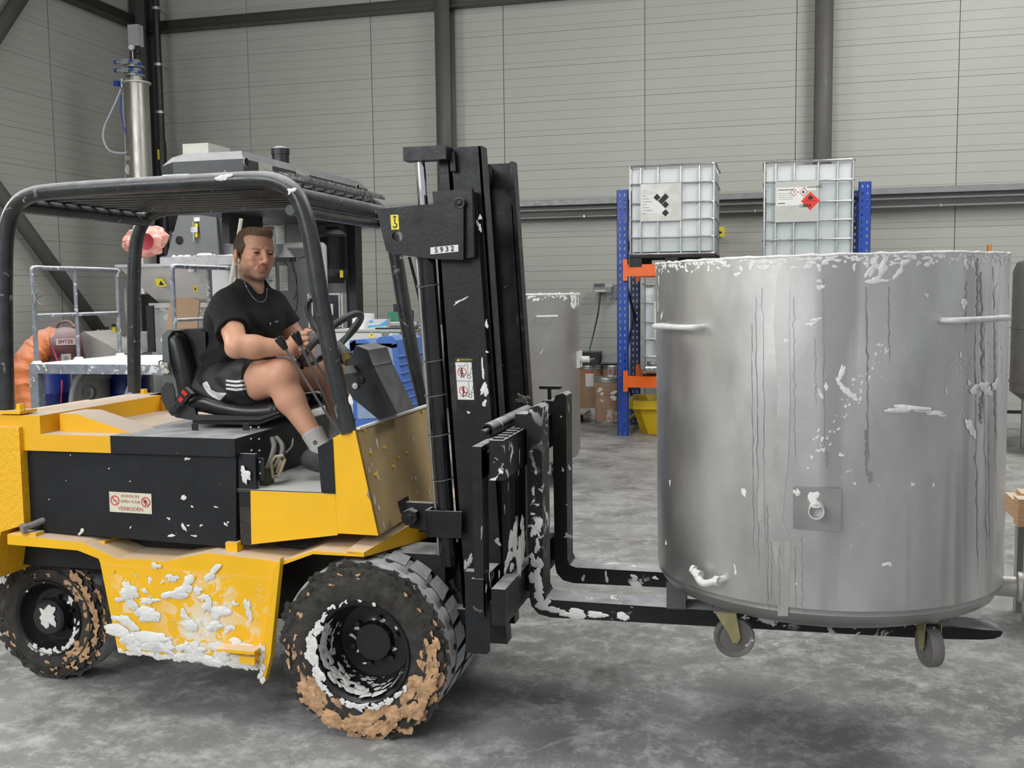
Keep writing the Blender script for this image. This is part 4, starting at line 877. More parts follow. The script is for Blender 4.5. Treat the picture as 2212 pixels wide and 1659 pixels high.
def shell_at(px, py):      # sight line meets the cylinder
    d = ray(px, py); o = EYE-Vector((TC.x, TC.y, 0)); A_ = d.x**2+d.y**2; B_ = 2*(o.x*d.x+o.y*d.y); C_ = o.x**2+o.y**2-TR**2
    D = B_*B_-4*A_*C_; t = (-B_-math.sqrt(max(D, 0)))/(2*A_); p = EYE+d*t; return p, math.atan2(p.y-TC.y, p.x-TC.x)
g = MB()
for i, (px, py, s, asp, ang) in enumerate([(1430,600,.018,.5,.3),(1428,630,.014,.3,.2),(1428,660,.02,.3,-.1),(1436,680,.016,.5,-.4),(1415,760,.014,.4,0),(1425,810,.012,.4,.5),(1600,590,.012,3,0),(1778,578,.012,.8,.3),(1790,568,.014,1.8,.8),(1890,585,.026,.4,-.4),(1900,572,.022,1.3,0),(1915,585,.03,.35,-.5),(1880,572,.014,1,0),(1912,608,.020,3.5,.05),(1895,607,.02,2,.2),(1960,570,.02,.5,-.8),(1950,590,.018,.5,-.8),(2020,566,.012,1,0),(2012,574,.014,2,0),(2095,572,.022,.7,.2),(2110,570,.018,.7,0),(2090,660,.022,1,.6),(2160,640,.03,.35,-.1),(2158,655,.02,.3,-.2),(2187,635,.018,.4,.3),(1825,805,.022,.3,-.25),(1822,830,.018,.35,.6),(1838,848,.022,.5,.8),(1850,858,.014,1.5,-.4),(1790,835,.012,.4,.4),(1778,850,.012,.4,.5),(1705,735,.010,2,.2),(1760,700,.016,2.5,.4),(1770,690,.014,2,.5),(2130,838,.032,1.8,.1),(2110,845,.024,2,.1),(2155,835,.03,1.4,.2),(2140,850,.028,2,0),(2100,830,.012,1,0),(2100,925,.030,.6,.7),(2108,938,.02,.4,.6),(2000,890,.02,3.5,-.1),(1960,885,.04,5,-.08),(2030,897,.03,5,-.1),(2082,770,.01,.4,.5),(1920,1220,.016,1.6,.2),(2020,1050,.008,.6,.4),(1975,1048,.009,1,0),(2050,845,.009,.3,0),(1780,620,.018,.8,.6),(1778,606,.01,1,0),(1750,1010,.006,2,0),(1450,1040,.012,.5,.2),(1440,1170,.014,1,0),(1610,1060,.014,.5,.3),(1590,1230,.016,.3,.1),(1850,1045,.006,1.5,0),(2010,640,.009,1,0),(1720,1260,.006,1,0)]):
    p, a = shell_at(px, py); _, t = onshell(a, 0); blob(g, p, t, Z, s, asp=asp, ang=ang, thick=.003, seed=i+900, n=13)
rnd = random.Random(8)
for i in range(60):      # streak of scrapings running diagonally
    t_ = rnd.random(); px = 1925-t_*170+rnd.gauss(0,9); py = 740+t_*260+rnd.gauss(0,14); p, a = shell_at(px, py); _, t = onshell(a, 0); blob(g, p, t, Z, rnd.uniform(.002,.008), asp=.6, ang=-.5, thick=.0015, seed=i+2000, n=8)
for i in range(70):
    px = rnd.gauss(2115, 30); py = rnd.gauss(800, 34); p, a = shell_at(min(px, 2170), py); _, t = onshell(a, 0); blob(g, p, t, Z, rnd.uniform(.0015,.005), asp=1, thick=.0015, seed=i+3000, n=8)
tag(g.build('paint_splashes', paint, TK, sharp=170), kind='stuff')
# dark drips
drip = mat('dark_drip', (.33,.325,.32), .46, .75, var=.2)
g = MB()
def run(px, py0, py1, w, wob=.003, seed=0):
    rnd = random.Random(seed); P = []
    n = 30
    for i in range(n+1):
        p, a = shell_at(px+rnd.gauss(0, 1.1), py0+(py1-py0)*i/n); P.append((p, a, w*.7*(.25+.9*rnd.random())*min(1, (n-i+.6)/5)))
    k = g._mi(None); L = []; R = []
    for p, a, ww_ in P:
        n_, t = onshell(a, p.z, .0008); L.append(g.bm.verts.new(n_-t*ww_/2)); R.append(g.bm.verts.new(n_+t*ww_/2))
    for i in range(n):
        f = g.bm.faces.new((L[i], R[i], R[i+1], L[i+1]))
for i, (px, a, b_, w) in enumerate([(2128,590,900,.016),(2120,560,700,.022),(2114,700,1250,.007),(2133,700,1230,.005),(2140,900,1200,.005),(2155,580,1150,.006),(2156,700,980,.009),(2124,860,920,.02),(2095,610,720,.006),(2170,700,840,.004),(1880,620,1000,.007),(1876,930,1030,.013),(1884,1020,1045,.024),(1928,620,790,.004),(1786,600,980,.006),(1722,640,1000,.004),(1790,975,1010,.014),(1768,730,880,.003),(1640,640,1260,.004),(1655,620,1250,.003),(1660,1090,1320,.006),(1630,700,1200,.0035),(1685,1180,1320,.005),(1720,1180,1325,.006),(1735,1160,1325,.004),(1668,1170,1300,.005)]): run(px, a, b_, w, seed=i)
tag(g.build('drip_marks', drip, TK), kind='stuff')
stain = mat('wet_stain', (.50,.485,.465), .40, .85, var=.05)
g = MB(); k = g._mi(stain)
P = [(1702,560,4),(1701,600,30),(1695,700,34),(1700,850,26),(1690,1000,34),(1670,1060,60),(1665,1120,55),(1690,1170,40),(1695,1250,26),(1692,1330,22)]
L = []; R = []
for px, py, w in P:
    for arr, s in ((L, -1), (R, 1)):
        p, a = shell_at(px+s*w/2, py); n_, t = onshell(a, p.z, .0005); arr.append(g.bm.verts.new(n_))
for i in range(len(P)-1): g.bm.faces.new((L[i], R[i], R[i+1], L[i+1]))
tag(g.build('wet_streak', stain, TK), kind='stuff')
# handles
whit = mat('paint_caked_steel', (.62,.61,.60), .6, .1, var=.12, vs=25, bump=.002, bs=50)
for (pa_, pb_, lab) in (((1418,702),(1525,704),'left'), ((2045,694),(2176,694),'right')):
    p, a = shell_at(*pa_); q, c_ = shell_at(*pb_)
    if lab == 'left': a = c_-.42
    else: c_ = a+.46
    z = p.z if lab == 'right' else q.z
    A0, _ = onshell(a, z); B0, _ = onshell(c_, z); na = Vector((math.cos(a), math.sin(a), 0)); nb = Vector((math.cos(c_), math.sin(c_), 0)); nm = (na+nb).normalized()
    g = MB(); g.tube(smoothpath([A0-na*.01, A0+nm*.035, A0*.8+B0*.2+nm*.055, (A0+B0)/2+nm*.052, A0*.2+B0*.8+nm*.055, B0+nm*.035, B0-nb*.01], 5), .0095, seg=12); g.build('handle', whit, TK)
# square plate with pipe stub
p, a = shell_at(1768,1098); n_ = Vector((math.cos(a), math.sin(a), 0)); _, t = onshell(a, 0)
h_ = .071; c = TC+n_*(TR+.003); c.z = p.z
g = MB(); g.prism([c-t*h_-Z*h_*.93, c+t*h_-Z*h_*.93, c+t*h_+Z*h_*.93, c-t*h_+Z*h_*.93], n_*.006, bev=.001); pl = g.build('nozzle_plate', smooth_ss, TK)
g = MB(); g.lathe([(.024,.0),(.024,.045),(.0205,.045),(.0205,.012),(0,.012)], c+n_*.006, n_, seg=28); g.build('pipe_stub', whit, pl)
g = MB(); blob(g, c+n_*.007+Z*.034-t*.012, t, Z, .026, asp=1.4, seed=6); blob(g, c+n_*.007+Z*.05-t*.06, t, Z, .016, asp=.6, ang=.5, seed=7); blob(g, c+n_*.053+Z*.016, t, Z, .010, asp=2.4, seed=8); tag(g.build('paint_splashes', paint, pl), kind='stuff')
# elbow low on the left
p, a = shell_at(1566,1249); n_ = Vector((math.cos(a), math.sin(a), 0)); _, t = onshell(a, 0)
e0 = p; e1_ = p+n_*.05-Z*.012; 
path_ = [e0-n_*.01, e0+n_*.03-Z*.002-t*.01, e0+n_*.045-Z*.012-t*.035, e0+n_*.045-Z*.012-t*.06, e0+n_*.03+Z*.004-t*.09, e0+n_*.022+Z*.016-t*.115]
g = MB(); g.tube(smoothpath(path_, 5), .0125, seg=14); g.tube([path_[1]+t*.012, path_[1]-t*.006], .017, seg=8); g.tube([path_[4]+t*.018, path_[4]], .017, seg=8); g.tube([path_[5]+t*.012, path_[5]], .015, seg=8); g.build('elbow_pipe', whit, TK)
# outlet with ball valve on the right
vz = .635; va_ = math.radians(-8)
vd = Vector((math.cos(va_), math.sin(va_), 0)); v0 = Vector((TC.x, TC.y, 0))+vd*(TR-.06); v0.z = ay(2180,1272,3.75).z
valvem = mat('valve_grey', (.50,.48,.45), .45, .5, var=.1)
g = MB(); g.cyl(v0, v0+vd*.12, .036, seg=24); g.lathe([(.040,.10),(.052,.105),(.052,.118),(.040,.12)], v0, vd, seg=24); vv = g.build('outlet_pipe', valvem, TK)
g = MB(); g.cyl(v0+vd*.12, v0+vd*.15, .050, seg=6); g.lathe([(.044,.15),(.058,.16),(.062,.19),(.058,.22),(.044,.24),(.044,.28),(0,.28)], v0, vd, seg=24); g.build('ball_valve', valvem, vv)
g = MB(); h0 = v0+vd*.185+Z*.05; g.cyl(h0, h0+Z*.04, .012); g.prism([h0+Z*.04-X*.01, h0+Z*.04+X*.012, h0+Z*.06+X*.03, h0+Z*.14+X*.055, h0+Z*.145+X*.035, h0+Z*.065+X*.003], (0,.022,0), bev=.003); g.build('valve_handle', mat('navy_plastic', (.012,.012,.10), .35), vv)
# legs resting on the forks and four casters
legm = mat('leg_grey', (.10,.10,.105), .5, .3)
LP = [(-.33,3.66),(.53,3.66),(-.30,4.19),(.50,4.19)]
for x, y in LP:
    g = MB(); g.box((x-.035, y+.002, .499), (x+.035, y+.072, .60), bev=.003); g.build('leg', legm, TK)
def caster(c, ang, swivel):
    """c = top plate centre; wheel hangs below"""
    R3 = Matrix.Rotation(ang, 3, 'Z'); c = Vector(c); rr = .068
    def q(x, y, z): return c+R3 @ Vector((x, y, z))
    g = MB()
    g.prism([q(-.045,-.035,0), q(.045,-.035,0), q(.045,.035,0), q(-.045,.035,0)], (0,0,-.005))
    wc = (.022*swivel, 0, -.098)
    for s in (-1, 1):
        y = s*.026
        g.prism([q(-.040,y,-.006), q(.030,y,-.006), q(wc[0]+.018,y,-.092), q(wc[0]+.008,y,-.112), q(wc[0]-.010,y,-.110), q(wc[0]-.018,y,-.085)], R3 @ Vector((0, .003*s, 0)))
    g.cyl(q(wc[0],-.032,wc[2]), q(wc[0],.032,wc[2]), .007, seg=10)
    o = g.build('caster', mat('yellow_zinc', (.45,.40,.20), .38, .7, var=.15, vs=20), TK)
    g = MB(); g.lathe([(0,-.014),(.012,-.018),(.050,-.012),(.056,-.018),(rr-.004,-.02),(rr,-.014),(rr,.014),(rr-.004,.02),(.056,.018),(.05,.012),(.012,.018),(0,.014)], q(*wc), R3 @ Vector((0,1,0)), seg=40); g.build('caster_wheel', mat('caster_grey', (.15,.14,.135), .6, var=.15, splat=[sp(s=30,th=.66)]), o)
cz = ay(1590,1325,3.47).z
c1 = ay(1588,1378,3.47); c2 = ay(2010,1400,3.47)
caster((c1.x-.03, 3.47, c1.z+.104), math.radians(8), -1 if False else 1.2); caster((c2.x-.005, 3.47, c2.z+.104), math.radians(-72), .2)
caster((-.12, 4.22, c1.z+.104), .2, 1); caster((.5, 4.2, c1.z+.104), -.3, 1)
for x, y in ((c1.x-.02, 3.47), (c2.x, 3.47), (-.12, 4.22), (.5, 4.2)):
    g = MB(); g.box((x-.05, y-.04, c1.z+.103), (x+.05, y+.04, .60)); g.build('caster_mount', legm, TK)
TK.rotation_euler = (0, tilt, 0)
# ================================================================ the driver
class Field:
    def __init__(s, lo, hi, h):
        s.h = h; s.lo = np.array(lo, float); n = np.ceil((np.array(hi)-s.lo)/h).astype(int)+1
        s.F = np.full(tuple(n), .06, np.float32); s.ax = [s.lo[i]+np.arange(n[i])*h for i in range(3)]
    def _blk(s, lo, hi, m):
        sl = []
        for i in range(3):
            a = max(0, int((lo[i]-m-s.lo[i])/s.h)); b = min(len(s.ax[i]), int((hi[i]+m-s.lo[i])/s.h)+2)
            if b <= a: return None
            sl.append(slice(a, b))
        sl = tuple(sl); g = np.meshgrid(*[s.ax[i][sl[i]].astype(np.float32) for i in range(3)], indexing='ij', sparse=True); return sl, g
    def _put(s, sl, d, k, sub=False):
        A = s.F[sl]
        if sub:
            d = -d; hh = np.clip(.5-.5*(A-d)/k, 0, 1) if k > 0 else (d > A)*1.; s.F[sl] = A*(1-hh)+d*hh+k*hh*(1-hh)
        else:
            hh = np.clip(.5+.5*(A-d)/k, 0, 1); s.F[sl] = A*(1-hh)+d*hh-k*hh*(1-hh)
    def cone(s, a, b, ra, rb, k=.012, sub=False, flat=None):
        a = np.array(a, float); b = np.array(b, float); R = max(ra, rb)
        q = s._blk(np.minimum(a, b)-R, np.maximum(a, b)+R, .045)
        if q is None: return
        sl, (x, y, z) = q; ba = b-a; L = float(ba @ ba)+1e-9
        t = np.clip(((x-a[0])*ba[0]+(y-a[1])*ba[1]+(z-a[2])*ba[2])/L, 0, 1)
        d = np.sqrt((x-a[0]-ba[0]*t)**2+(y-a[1]-ba[1]*t)**2+(z-a[2]-ba[2]*t)**2)-(ra+(rb-ra)*t)
        s._put(sl, d, k, sub)
    def ell(s, c, r, R=None, k=.012, sub=False):
        c = np.array(c, float); r = np.array(r, float); m = r.max()
        q = s._blk(c-m, c+m, .04)
        if q is None: return
        sl, (x, y, z) = q; X_, Y_, Z_ = x-c[0], y-c[1], z-c[2]
        if R is not None:
            u = [R[0][i]*X_+R[1][i]*Y_+R[2][i]*Z_ for i in range(3)]
        else: u = [X_+0*Y_+0*Z_, Y_+0*X_+0*Z_, Z_+0*X_+0*Y_]
        k0 = np.sqrt((u[0]/r[0])**2+(u[1]/r[1])**2+(u[2]/r[2])**2); k1 = np.sqrt((u[0]/r[0]**2)**2+(u[1]/r[1]**2)**2+(u[2]/r[2]**2)**2)+1e-6
        s._put(sl, k0*(k0-1)/k1, k, sub)
    def plane(s, p, n):      # cut away the side that n points to
        p = np.array(p, float); n = np.array(n, float); n /= np.linalg.norm(n); x, y, z = np.meshgrid(*[a.astype(np.float32) for a in s.ax], indexing='ij', sparse=True)
        s.F = np.maximum(s.F, (x-p[0])*n[0]+(y-p[1])*n[1]+(z-p[2])*n[2])
    def disp(s, fn):
        x, y, z = np.meshgrid(*[a.astype(np.float32) for a in s.ax], indexing='ij', sparse=True); s.F = s.F+fn(x, y, z)
    def mesh(s):
        F = s.F; I = F < 0; n = F.shape; m = tuple(v-1 for v in n)
        cnt = np.zeros(m, np.int8)
        for dx in (0, 1):
            for dy in (0, 1):
                for dz in (0, 1): cnt += I[dx:dx+m[0], dy:dy+m[1], dz:dz+m[2]]
        act = (cnt > 0) & (cnt < 8); idx = np.argwhere(act); num = np.full(m, -1, np.int32); num[act] = np.arange(len(idx))
        P = np.zeros((len(idx), 3)); W_ = np.zeros(len(idx))
        cor = [(i, j, k) for i in (0, 1) for j in (0, 1) for k in (0, 1)]
        val = {c: F[idx[:, 0]+c[0], idx[:, 1]+c[1], idx[:, 2]+c[2]] for c in cor}
        for a in cor:
            for ax_ in range(3):
                if a[ax_] == 0:
                    b = list(a); b[ax_] = 1; b = tuple(b); va, vb = val[a], val[b]; cr = (va < 0) != (vb < 0)
                    t = np.where(cr, va/(va-vb+1e-12), 0); p = np.tile(np.array(a, float), (len(idx), 1)); p[:, ax_] += t
                    P[cr] += p[cr]; W_[cr] += 1
        P = (P/W_[:, None]+idx)*s.h+s.lo; Q = []
        for ax_ in range(3):
            sa = [slice(None)]*3; sb = [slice(None)]*3; sa[ax_] = slice(0, -1); sb[ax_] = slice(1, None)
            ca = I[tuple(sa)]; cb = I[tuple(sb)]; e = np.argwhere(ca != cb); o = [i for i in range(3) if i != ax_]
            ok = (e[:, o[0]] > 0) & (e[:, o[1]] > 0) & (e[:, o[0]] < m[o[0]]) & (e[:, o[1]] < m[o[1]]); e = e[ok]
            inside = ca[e[:, 0], e[:, 1], e[:, 2]]
            def at(d0, d1):
                q = e.copy(); q[:, o[0]] -= d0; q[:, o[1]] -= d1; return num[q[:, 0], q[:, 1], q[:, 2]]
            quad_ = np.stack([at(1, 1), at(0, 1), at(0, 0), at(1, 0)], 1)
            flip = inside if ax_ != 1 else ~inside
            quad_[~flip] = quad_[~flip][:, ::-1]; Q.append(quad_)
        return P, np.concatenate(Q)
def fieldobj(name, parts, m, parent, colf=None, smooth=0):
    vs = []; fs = []; off = 0
    for P, Q in parts: vs.append(P); fs.append(Q+off); off += len(P)
    P = np.concatenate(vs); Q = np.concatenate(fs); Q = Q[(Q >= 0).all(1)]
    for _ in range(smooth):
        S = np.zeros_like(P); C_ = np.zeros(len(P))
        for a, b in ((0, 1), (1, 2), (2, 3), (3, 0)):
            np.add.at(S, Q[:, a], P[Q[:, b]]); np.add.at(C_, Q[:, a], 1); np.add.at(S, Q[:, b], P[Q[:, a]]); np.add.at(C_, Q[:, b], 1)
        P = P*.5+.5*S/np.maximum(C_, 1)[:, None]
    L = parent_org(parent); me = bpy.data.meshes.new(name)
    me.vertices.add(len(P)); me.vertices.foreach_set('co', (P-np.array(L)).astype(np.float32).ravel())
    me.loops.add(Q.size); me.loops.foreach_set('vertex_index', Q.astype(np.int32).ravel())
    me.polygons.add(len(Q)); me.polygons.foreach_set('loop_start', np.arange(0, Q.size, 4, dtype=np.int32)); me.polygons.foreach_set('use_smooth', np.ones(len(Q), bool))
    me.update(calc_edges=True); me.validate()
    if colf is not None:
        c = colf(P); at = me.color_attributes.new('Col', 'FLOAT_COLOR', 'POINT'); at.data.foreach_set('color', np.concatenate([c, np.ones((len(P), 1))], 1).astype(np.float32).ravel())
    me.materials.append(m); o = bpy.data.objects.new(name, me); COL.objects.link(o); o.parent = parent; o['org'] = list(L); return o
MAN = thing('person', 'brown-haired man in black t-shirt and shorts sitting on the forklift seat', 'person', (-2.25, 3.95, 1.20))
def j(px, py, y): return np.array(ay(px, py, y))
# head frame
HC = j(550, 549, 3.95)+np.array([0, 0, .0]); th = math.radians(-36); tl = math.radians(-2)
hf = np.array([math.cos(th), math.sin(th), 0]); hl_ = np.array([-math.sin(th), math.cos(th), 0]); hu = np.array([0, 0, 1.])
hf2 = hf*math.cos(tl)+hu*math.sin(tl); hu2 = hu*math.cos(tl)-hf*math.sin(tl)
rl = math.radians(4.5); hl_, hu2 = hl_*math.cos(rl)-hu2*math.sin(rl), hu2*math.cos(rl)+hl_*math.sin(rl)
HR = np.array([hf2, hl_, hu2]).T       # columns: forward, left, up
HS = .99
def h(f, l, u): return HC+HR @ np.array([f, l, u])*HS
FH = Field(HC-np.array([.16, .16, .30]), HC+np.array([.16, .16, .15]), .0021)
E_ = lambda c, r, k=.012, sub=False, R=None: FH.ell(h(*c), np.array(r)*HS, HR if R is None else HR @ R, k, sub)
C_ = lambda a, b, ra, rb, k=.010, sub=False: FH.cone(h(*a), h(*b), ra*HS, rb*HS, k, sub)
E_((-.016, 0, .036), (.094, .074, .080)); E_((.034, 0, .050), (.052, .060, .048), .02)
E_((.030, 0, -.020), (.058, .062, .080), .02); E_((.022, 0, -.072), (.058, .054, .038), .02); E_((.066, 0, -.094), (.022, .026, .020), .018)
for s in (-1, 1):
    E_((.000, s*.048, -.062), (.030, .018, .030), .02)
    E_((.054, s*.044, -.022), (.026, .020, .018), .016)
    E_((.056, s*.036, -.046), (.022, .018, .018), .012)          # smiling cheek
    C_((.083, s*.012, .023), (.074, s*.046, .022), .007, .006, .010)
E_((.070, 0, -.062), (.022, .032, .022), .014)
C_((.088, 0, .014), (.108, 0, -.026), .0075, .0105, .010); E_((.109, 0, -.031), (.013, .0125, .0105), .006)
for s in (-1, 1):
    E_((.098, s*.013, -.036), (.011, .008, .008), .005)
    E_((.103, s*.0075, -.0435), (.005, .0035, .004), .002, True)
    E_((.092, s*.032, .004), (.014, .016, .011), .012, True)     # eye hollows
    E_((.0755, s*.0315, .003), (.0146, .0165, .0125), .004)        # lids
    FH.ell(h(.090, s*.0315, .0025), np.array([.013, .0125, .0026])*HS, HR, .0015, True)
    C_((.085, s*.021, .017), (.077, s*.046, .0185), .0036, .0028, .004)   # brow
    # ear
    er = np.array(Matrix.Rotation(s*.45, 3, 'Z')) @ np.array(Matrix.Rotation(-.15, 3, 'Y'))
    E_((-.012, s*.080, -.015), (.0205, .0105, .0310), .006, False, er); E_((-.006, s*.0895, -.012), (.0105, .006, .018), .003, True, er); E_((-.004, s*.078, -.040), (.009, .006, .009), .005, False, er)
    # smile folds
    C_((.094, s*.022, -.036), (.078, s*.036, -.062), .0018, .0018, .006, True)
# mouth: lips lifted at the corners, gap with teeth behind
for i in range(8):
    l0 = -.029+i*.058/7; q = (l0/.029)**2; f_ = .0905-.0195*q
    FH.ell(h(f_, l0, -.0555+.0085*q-.0005), (.0065, .006, .0040-.0014*q), HR, .004)
    FH.ell(h(f_-.001, l0*.9, -.0720+.015*q), (.0065, .006, .0046-.0018*q), HR, .004)
for i in range(9):
    l0 = -.0185+i*.037/8; q = (l0/.022)**2; FH.ell(h(.091-.013*q, l0, -.0632+.0095*q), (.007, .0045, .0040-.0024*q), HR, .001, True)
E_((.094, 0, -.0835), (.008, .016, .004), .008, True)
NB = j(545, 668, 3.96)
FH.cone(h(-.034, 0, -.055), NB, .054*HS, .062, .014); FH.cone(h(-.018, 0, -.085), NB+np.array([.02, -.012, 0]), .040, .052, .012)
FH.cone(h(-.01, -.045, -.06), NB+np.array([.05, -.045, -.0]), .014, .014, .018)
headmesh = FH.mesh()
# right arm with fist, left arm and hand
sR = j(489, 662, 3.785); eR = j(512, 748, 3.665); wR = j(626, 752, 3.765); sL = j(588, 662, 4.10); eL = j(656, 757, 4.15); wL = j(650, 762, 3.93)
FA = Field([-2.30, 3.55, 1.30], [-1.74, 4.28, 1.70], .0030)
FA.cone(sR, eR, .054, .043, .02); FA.cone(eR, eR+(wR-eR)*.32, .042, .046, .02); FA.cone(eR+(wR-eR)*.28, wR, .046, .029, .02); FA.ell(eR+np.array([-.012, 0, -.014]), (.030, .030, .030), None, .02)
FA.cone(sL, eL, .054, .045, .02); FA.cone(eL, wL, .046, .029, .02)
def P_(px, py, y): return j(px, py, y)
pal = P_(640, 741, 3.79); FA.ell(pal, (.036, .026, .042), None, .012); FA.cone(wR, pal, .030, .030, .012)
for i, (ky, r, xo, tipx) in enumerate(((720, .0098, 645, 665), (731, .0102, 648, 667), (743, .0100, 649, 668), (754, .0088, 648, 667))):
    k0 = P_(xo-6, ky+1, 3.775); k1 = P_(tipx-3, ky-.5, 3.775+.004*i); k2 = P_(tipx-1, ky+1.5, 3.812); k3 = P_(tipx-12, ky+2, 3.835)
    FA.cone(k0, k1, r*1.12, r, .0035); FA.cone(k1, k2, r, r*.95, .003); FA.cone(k2, k3, r*.95, r*.85, .003)
FA.cone(P_(652, 727, 3.80), P_(662, 714, 3.80), .0105, .010, .005); FA.cone(P_(662, 714, 3.80), P_(672, 714.5, 3.795), .0095, .0075, .003)      # thumb on top, points right
# left hand under it
pl_ = P_(655, 762, 3.88); FA.ell(pl_, (.034, .042, .022), None, .012); FA.cone(wL, pl_, .027, .024, .012)
for i, (py_, y_) in enumerate(((762, 3.80), (768, 3.83), (770, 3.86), (771, 3.885))):
    FA.cone(P_(664-i*2, py_, y_+.03), P_(650-i*2, py_+1, y_-.005), .0095, .0085, .004); FA.cone(P_(650-i*2, py_+1, y_-.005), P_(641-i, py_-1, y_+.012), .0085, .0075, .003)
FA.cone(P_(664, 752, 3.87), P_(668, 741, 3.85), .010, .0085, .004)
armmesh = FA.mesh()
# legs
hR = j(460, 836, 3.85); kR = j(606, 812, 3.765); aR = j(690, 962, 3.745); hL = j(470, 830, 4.06); kL = j(738, 806, 4.15); aL = j(730, 945, 4.10)
FL = Field([-2.42, 3.62, .90], [-1.62, 4.30, 1.48], .0042)
FL.cone(hR, kR, .092, .070, .03); FL.cone(hR+(kR-hR)*.45+np.array([0, 0, -.025]), kR+np.array([-.03, 0, -.015]), .075, .050, .03); FL.ell(kR+np.array([.005, -.008, .004]), (.063, .058, .063), None, .03)
mR = kR+(aR-kR)*.33+np.array([-.018, .004, 0]); FL.cone(kR+np.array([0, 0, -.02]), mR, .055, .057, .03); FL.cone(mR, aR, .056, .033, .03); FL.ell(kR+np.array([.02, -.02, -.05]), (.03, .03, .04), None, .03)
FL.cone(hL, kL, .088, .064, .03); FL.ell(kL, (.060, .056, .060), None, .03); mL = kL+(aL-kL)*.33+np.array([-.02, 0, 0]); FL.cone(kL, mL, .055, .056, .03); FL.cone(mL, aL, .056, .033, .03)
legmesh = FL.mesh()
SK = np.array([.60, .315, .20])
iR = np.linalg.inv(HR)
def skincol(P):
    c = np.tile(SK*1.08, (len(P), 1)); q = ((P-HC) @ HR)/HS; f, l, u = q[:, 0], q[:, 1], q[:, 2]; hd = (u > -.16) & (np.abs(l) < .1) & (np.abs(f) < .15)
    def mixc(w, col):
        w = np.clip(w, 0, 1)[:, None]; c[:] = c*(1-w)+np.array(col)*w
    g = lambda x, a, b: np.clip((x-a)/(b-a), 0, 1)
    n1 = .5+.5*np.sin(P[:, 0]*60+3*np.sin(P[:, 2]*41))*np.sin(P[:, 1]*53+2*np.sin(P[:, 0]*37))
    mixc(.25*n1, [.68, .34, .22])
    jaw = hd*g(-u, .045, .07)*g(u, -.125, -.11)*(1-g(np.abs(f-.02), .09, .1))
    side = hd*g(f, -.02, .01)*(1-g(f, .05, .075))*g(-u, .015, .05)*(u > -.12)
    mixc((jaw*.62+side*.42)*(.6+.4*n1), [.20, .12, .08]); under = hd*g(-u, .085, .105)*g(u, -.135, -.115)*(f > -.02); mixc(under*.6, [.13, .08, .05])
    mu = hd*(np.abs(l) < .030)*(f > .07)*g(u, -.054, -.050)*(1-g(u, -.045, -.040)); mixc(mu*.4, [.24, .12, .08])
    cheek = hd*np.exp(-((np.abs(l)-.04)**2/.0004+(u+.025)**2/.0005))*(f > .03); mixc(cheek*.45, [.72, .29, .22])
    nose = hd*np.exp(-(l**2/.0002+(u+.030)**2/.0003))*(f > .09); mixc(nose*.4, [.70, .28, .20])
    qq = np.clip((np.abs(l)/.027), 0, 1.2)**2
    up_ = hd*(f > .066)*(np.abs(l) < .029)*(np.abs(u-(-.0560+.0075*qq)) < .0042); lo_ = hd*(f > .066)*(np.abs(l) < .025)*(np.abs(u-(-.0722+.011*qq)) < .0050); mixc(np.maximum(up_, lo_)*.75, [.50, .14, .12])
    gap = hd*(np.abs(l) < .026)*(np.abs(u-(-.0635+.007*qq)) < .0032)*(f < .088)*(f > .06); mixc(gap*(np.abs(l) < .017)*1., [.14, .05, .04])
    br = hd*(f > .06)*np.exp(-(np.abs(np.abs(l)-.0335)/.0150)**4-(np.abs(u-(.0185+.06*(np.abs(l)-.033)-.28*np.maximum(0, np.abs(l)-.038)))/.0034)**2); mixc(br*.70, [.15, .085, .05])
    lid = hd*(f > .065)*(((np.abs(l)-.0315)/.0150)**2+((u-.0028)/.0060)**2 < 1); mixc(lid*.75, [.12, .06, .042])
    # ear and knee redness
    mixc(np.exp(-((P-kR)**2).sum(1)/.004)*.35, [.52, .20, .14])
    lg = (P[:, 2] < 1.30)*g(-P[:, 2], -1.30, -1.0); mixc(lg*.25, [.36, .17, .10])
    return c
skin = mat('skin', (.47, .235, .155), .48, var=.05, vs=30, bump=.0004, bs=300, vcol=True); skin.node_tree.nodes['Principled BSDF'].inputs['Subsurface Weight'].default_value = .12; skin.node_tree.nodes['Principled BSDF'].inputs['Subsurface Radius'].default_value = (.012, .004, .002)
body = fieldobj('body', [headmesh, armmesh, legmesh], skin, MAN, skincol)
# eyes and teeth
for s in (-1, 1):
    g = MB(); g.ell(h(.0745, s*.0315, .0025), (.0122,)*3, mat('eye_white', (.34, .30, .28), .25, var=0), seg=20)
    gz = (HR @ np.array([1., s*.02-.05, -.02])); gz /= np.linalg.norm(gz); ec = h(.0745, s*.0315, .0025)
    o = g.build('eye', None, body)
    g = MB(); g.lathe([(0, .0126), (.0036, .0122), (.0068, .0107), (.007, .0102)], ec, gz, mats=[mat('pupil', (.005,.005,.005), .1, var=0), mat('iris', (.025,.022,.018), .2, var=0), mat('iris', (.025,.022,.018), .2, var=0)], seg=20); g.build('iris', None, body)
g = MB(); g.tube([Vector(h(.0845-.0125*(l0/.022)**2, l0, -.0615+.0085*(l0/.022)**2)) for l0 in [-.0205+.041*i/12 for i in range(13)]], [.0012]+[.0036]*11+[.0012], mat('teeth', (.78, .75, .68), .25, var=0), seg=10)
g.build('teeth', None, body)
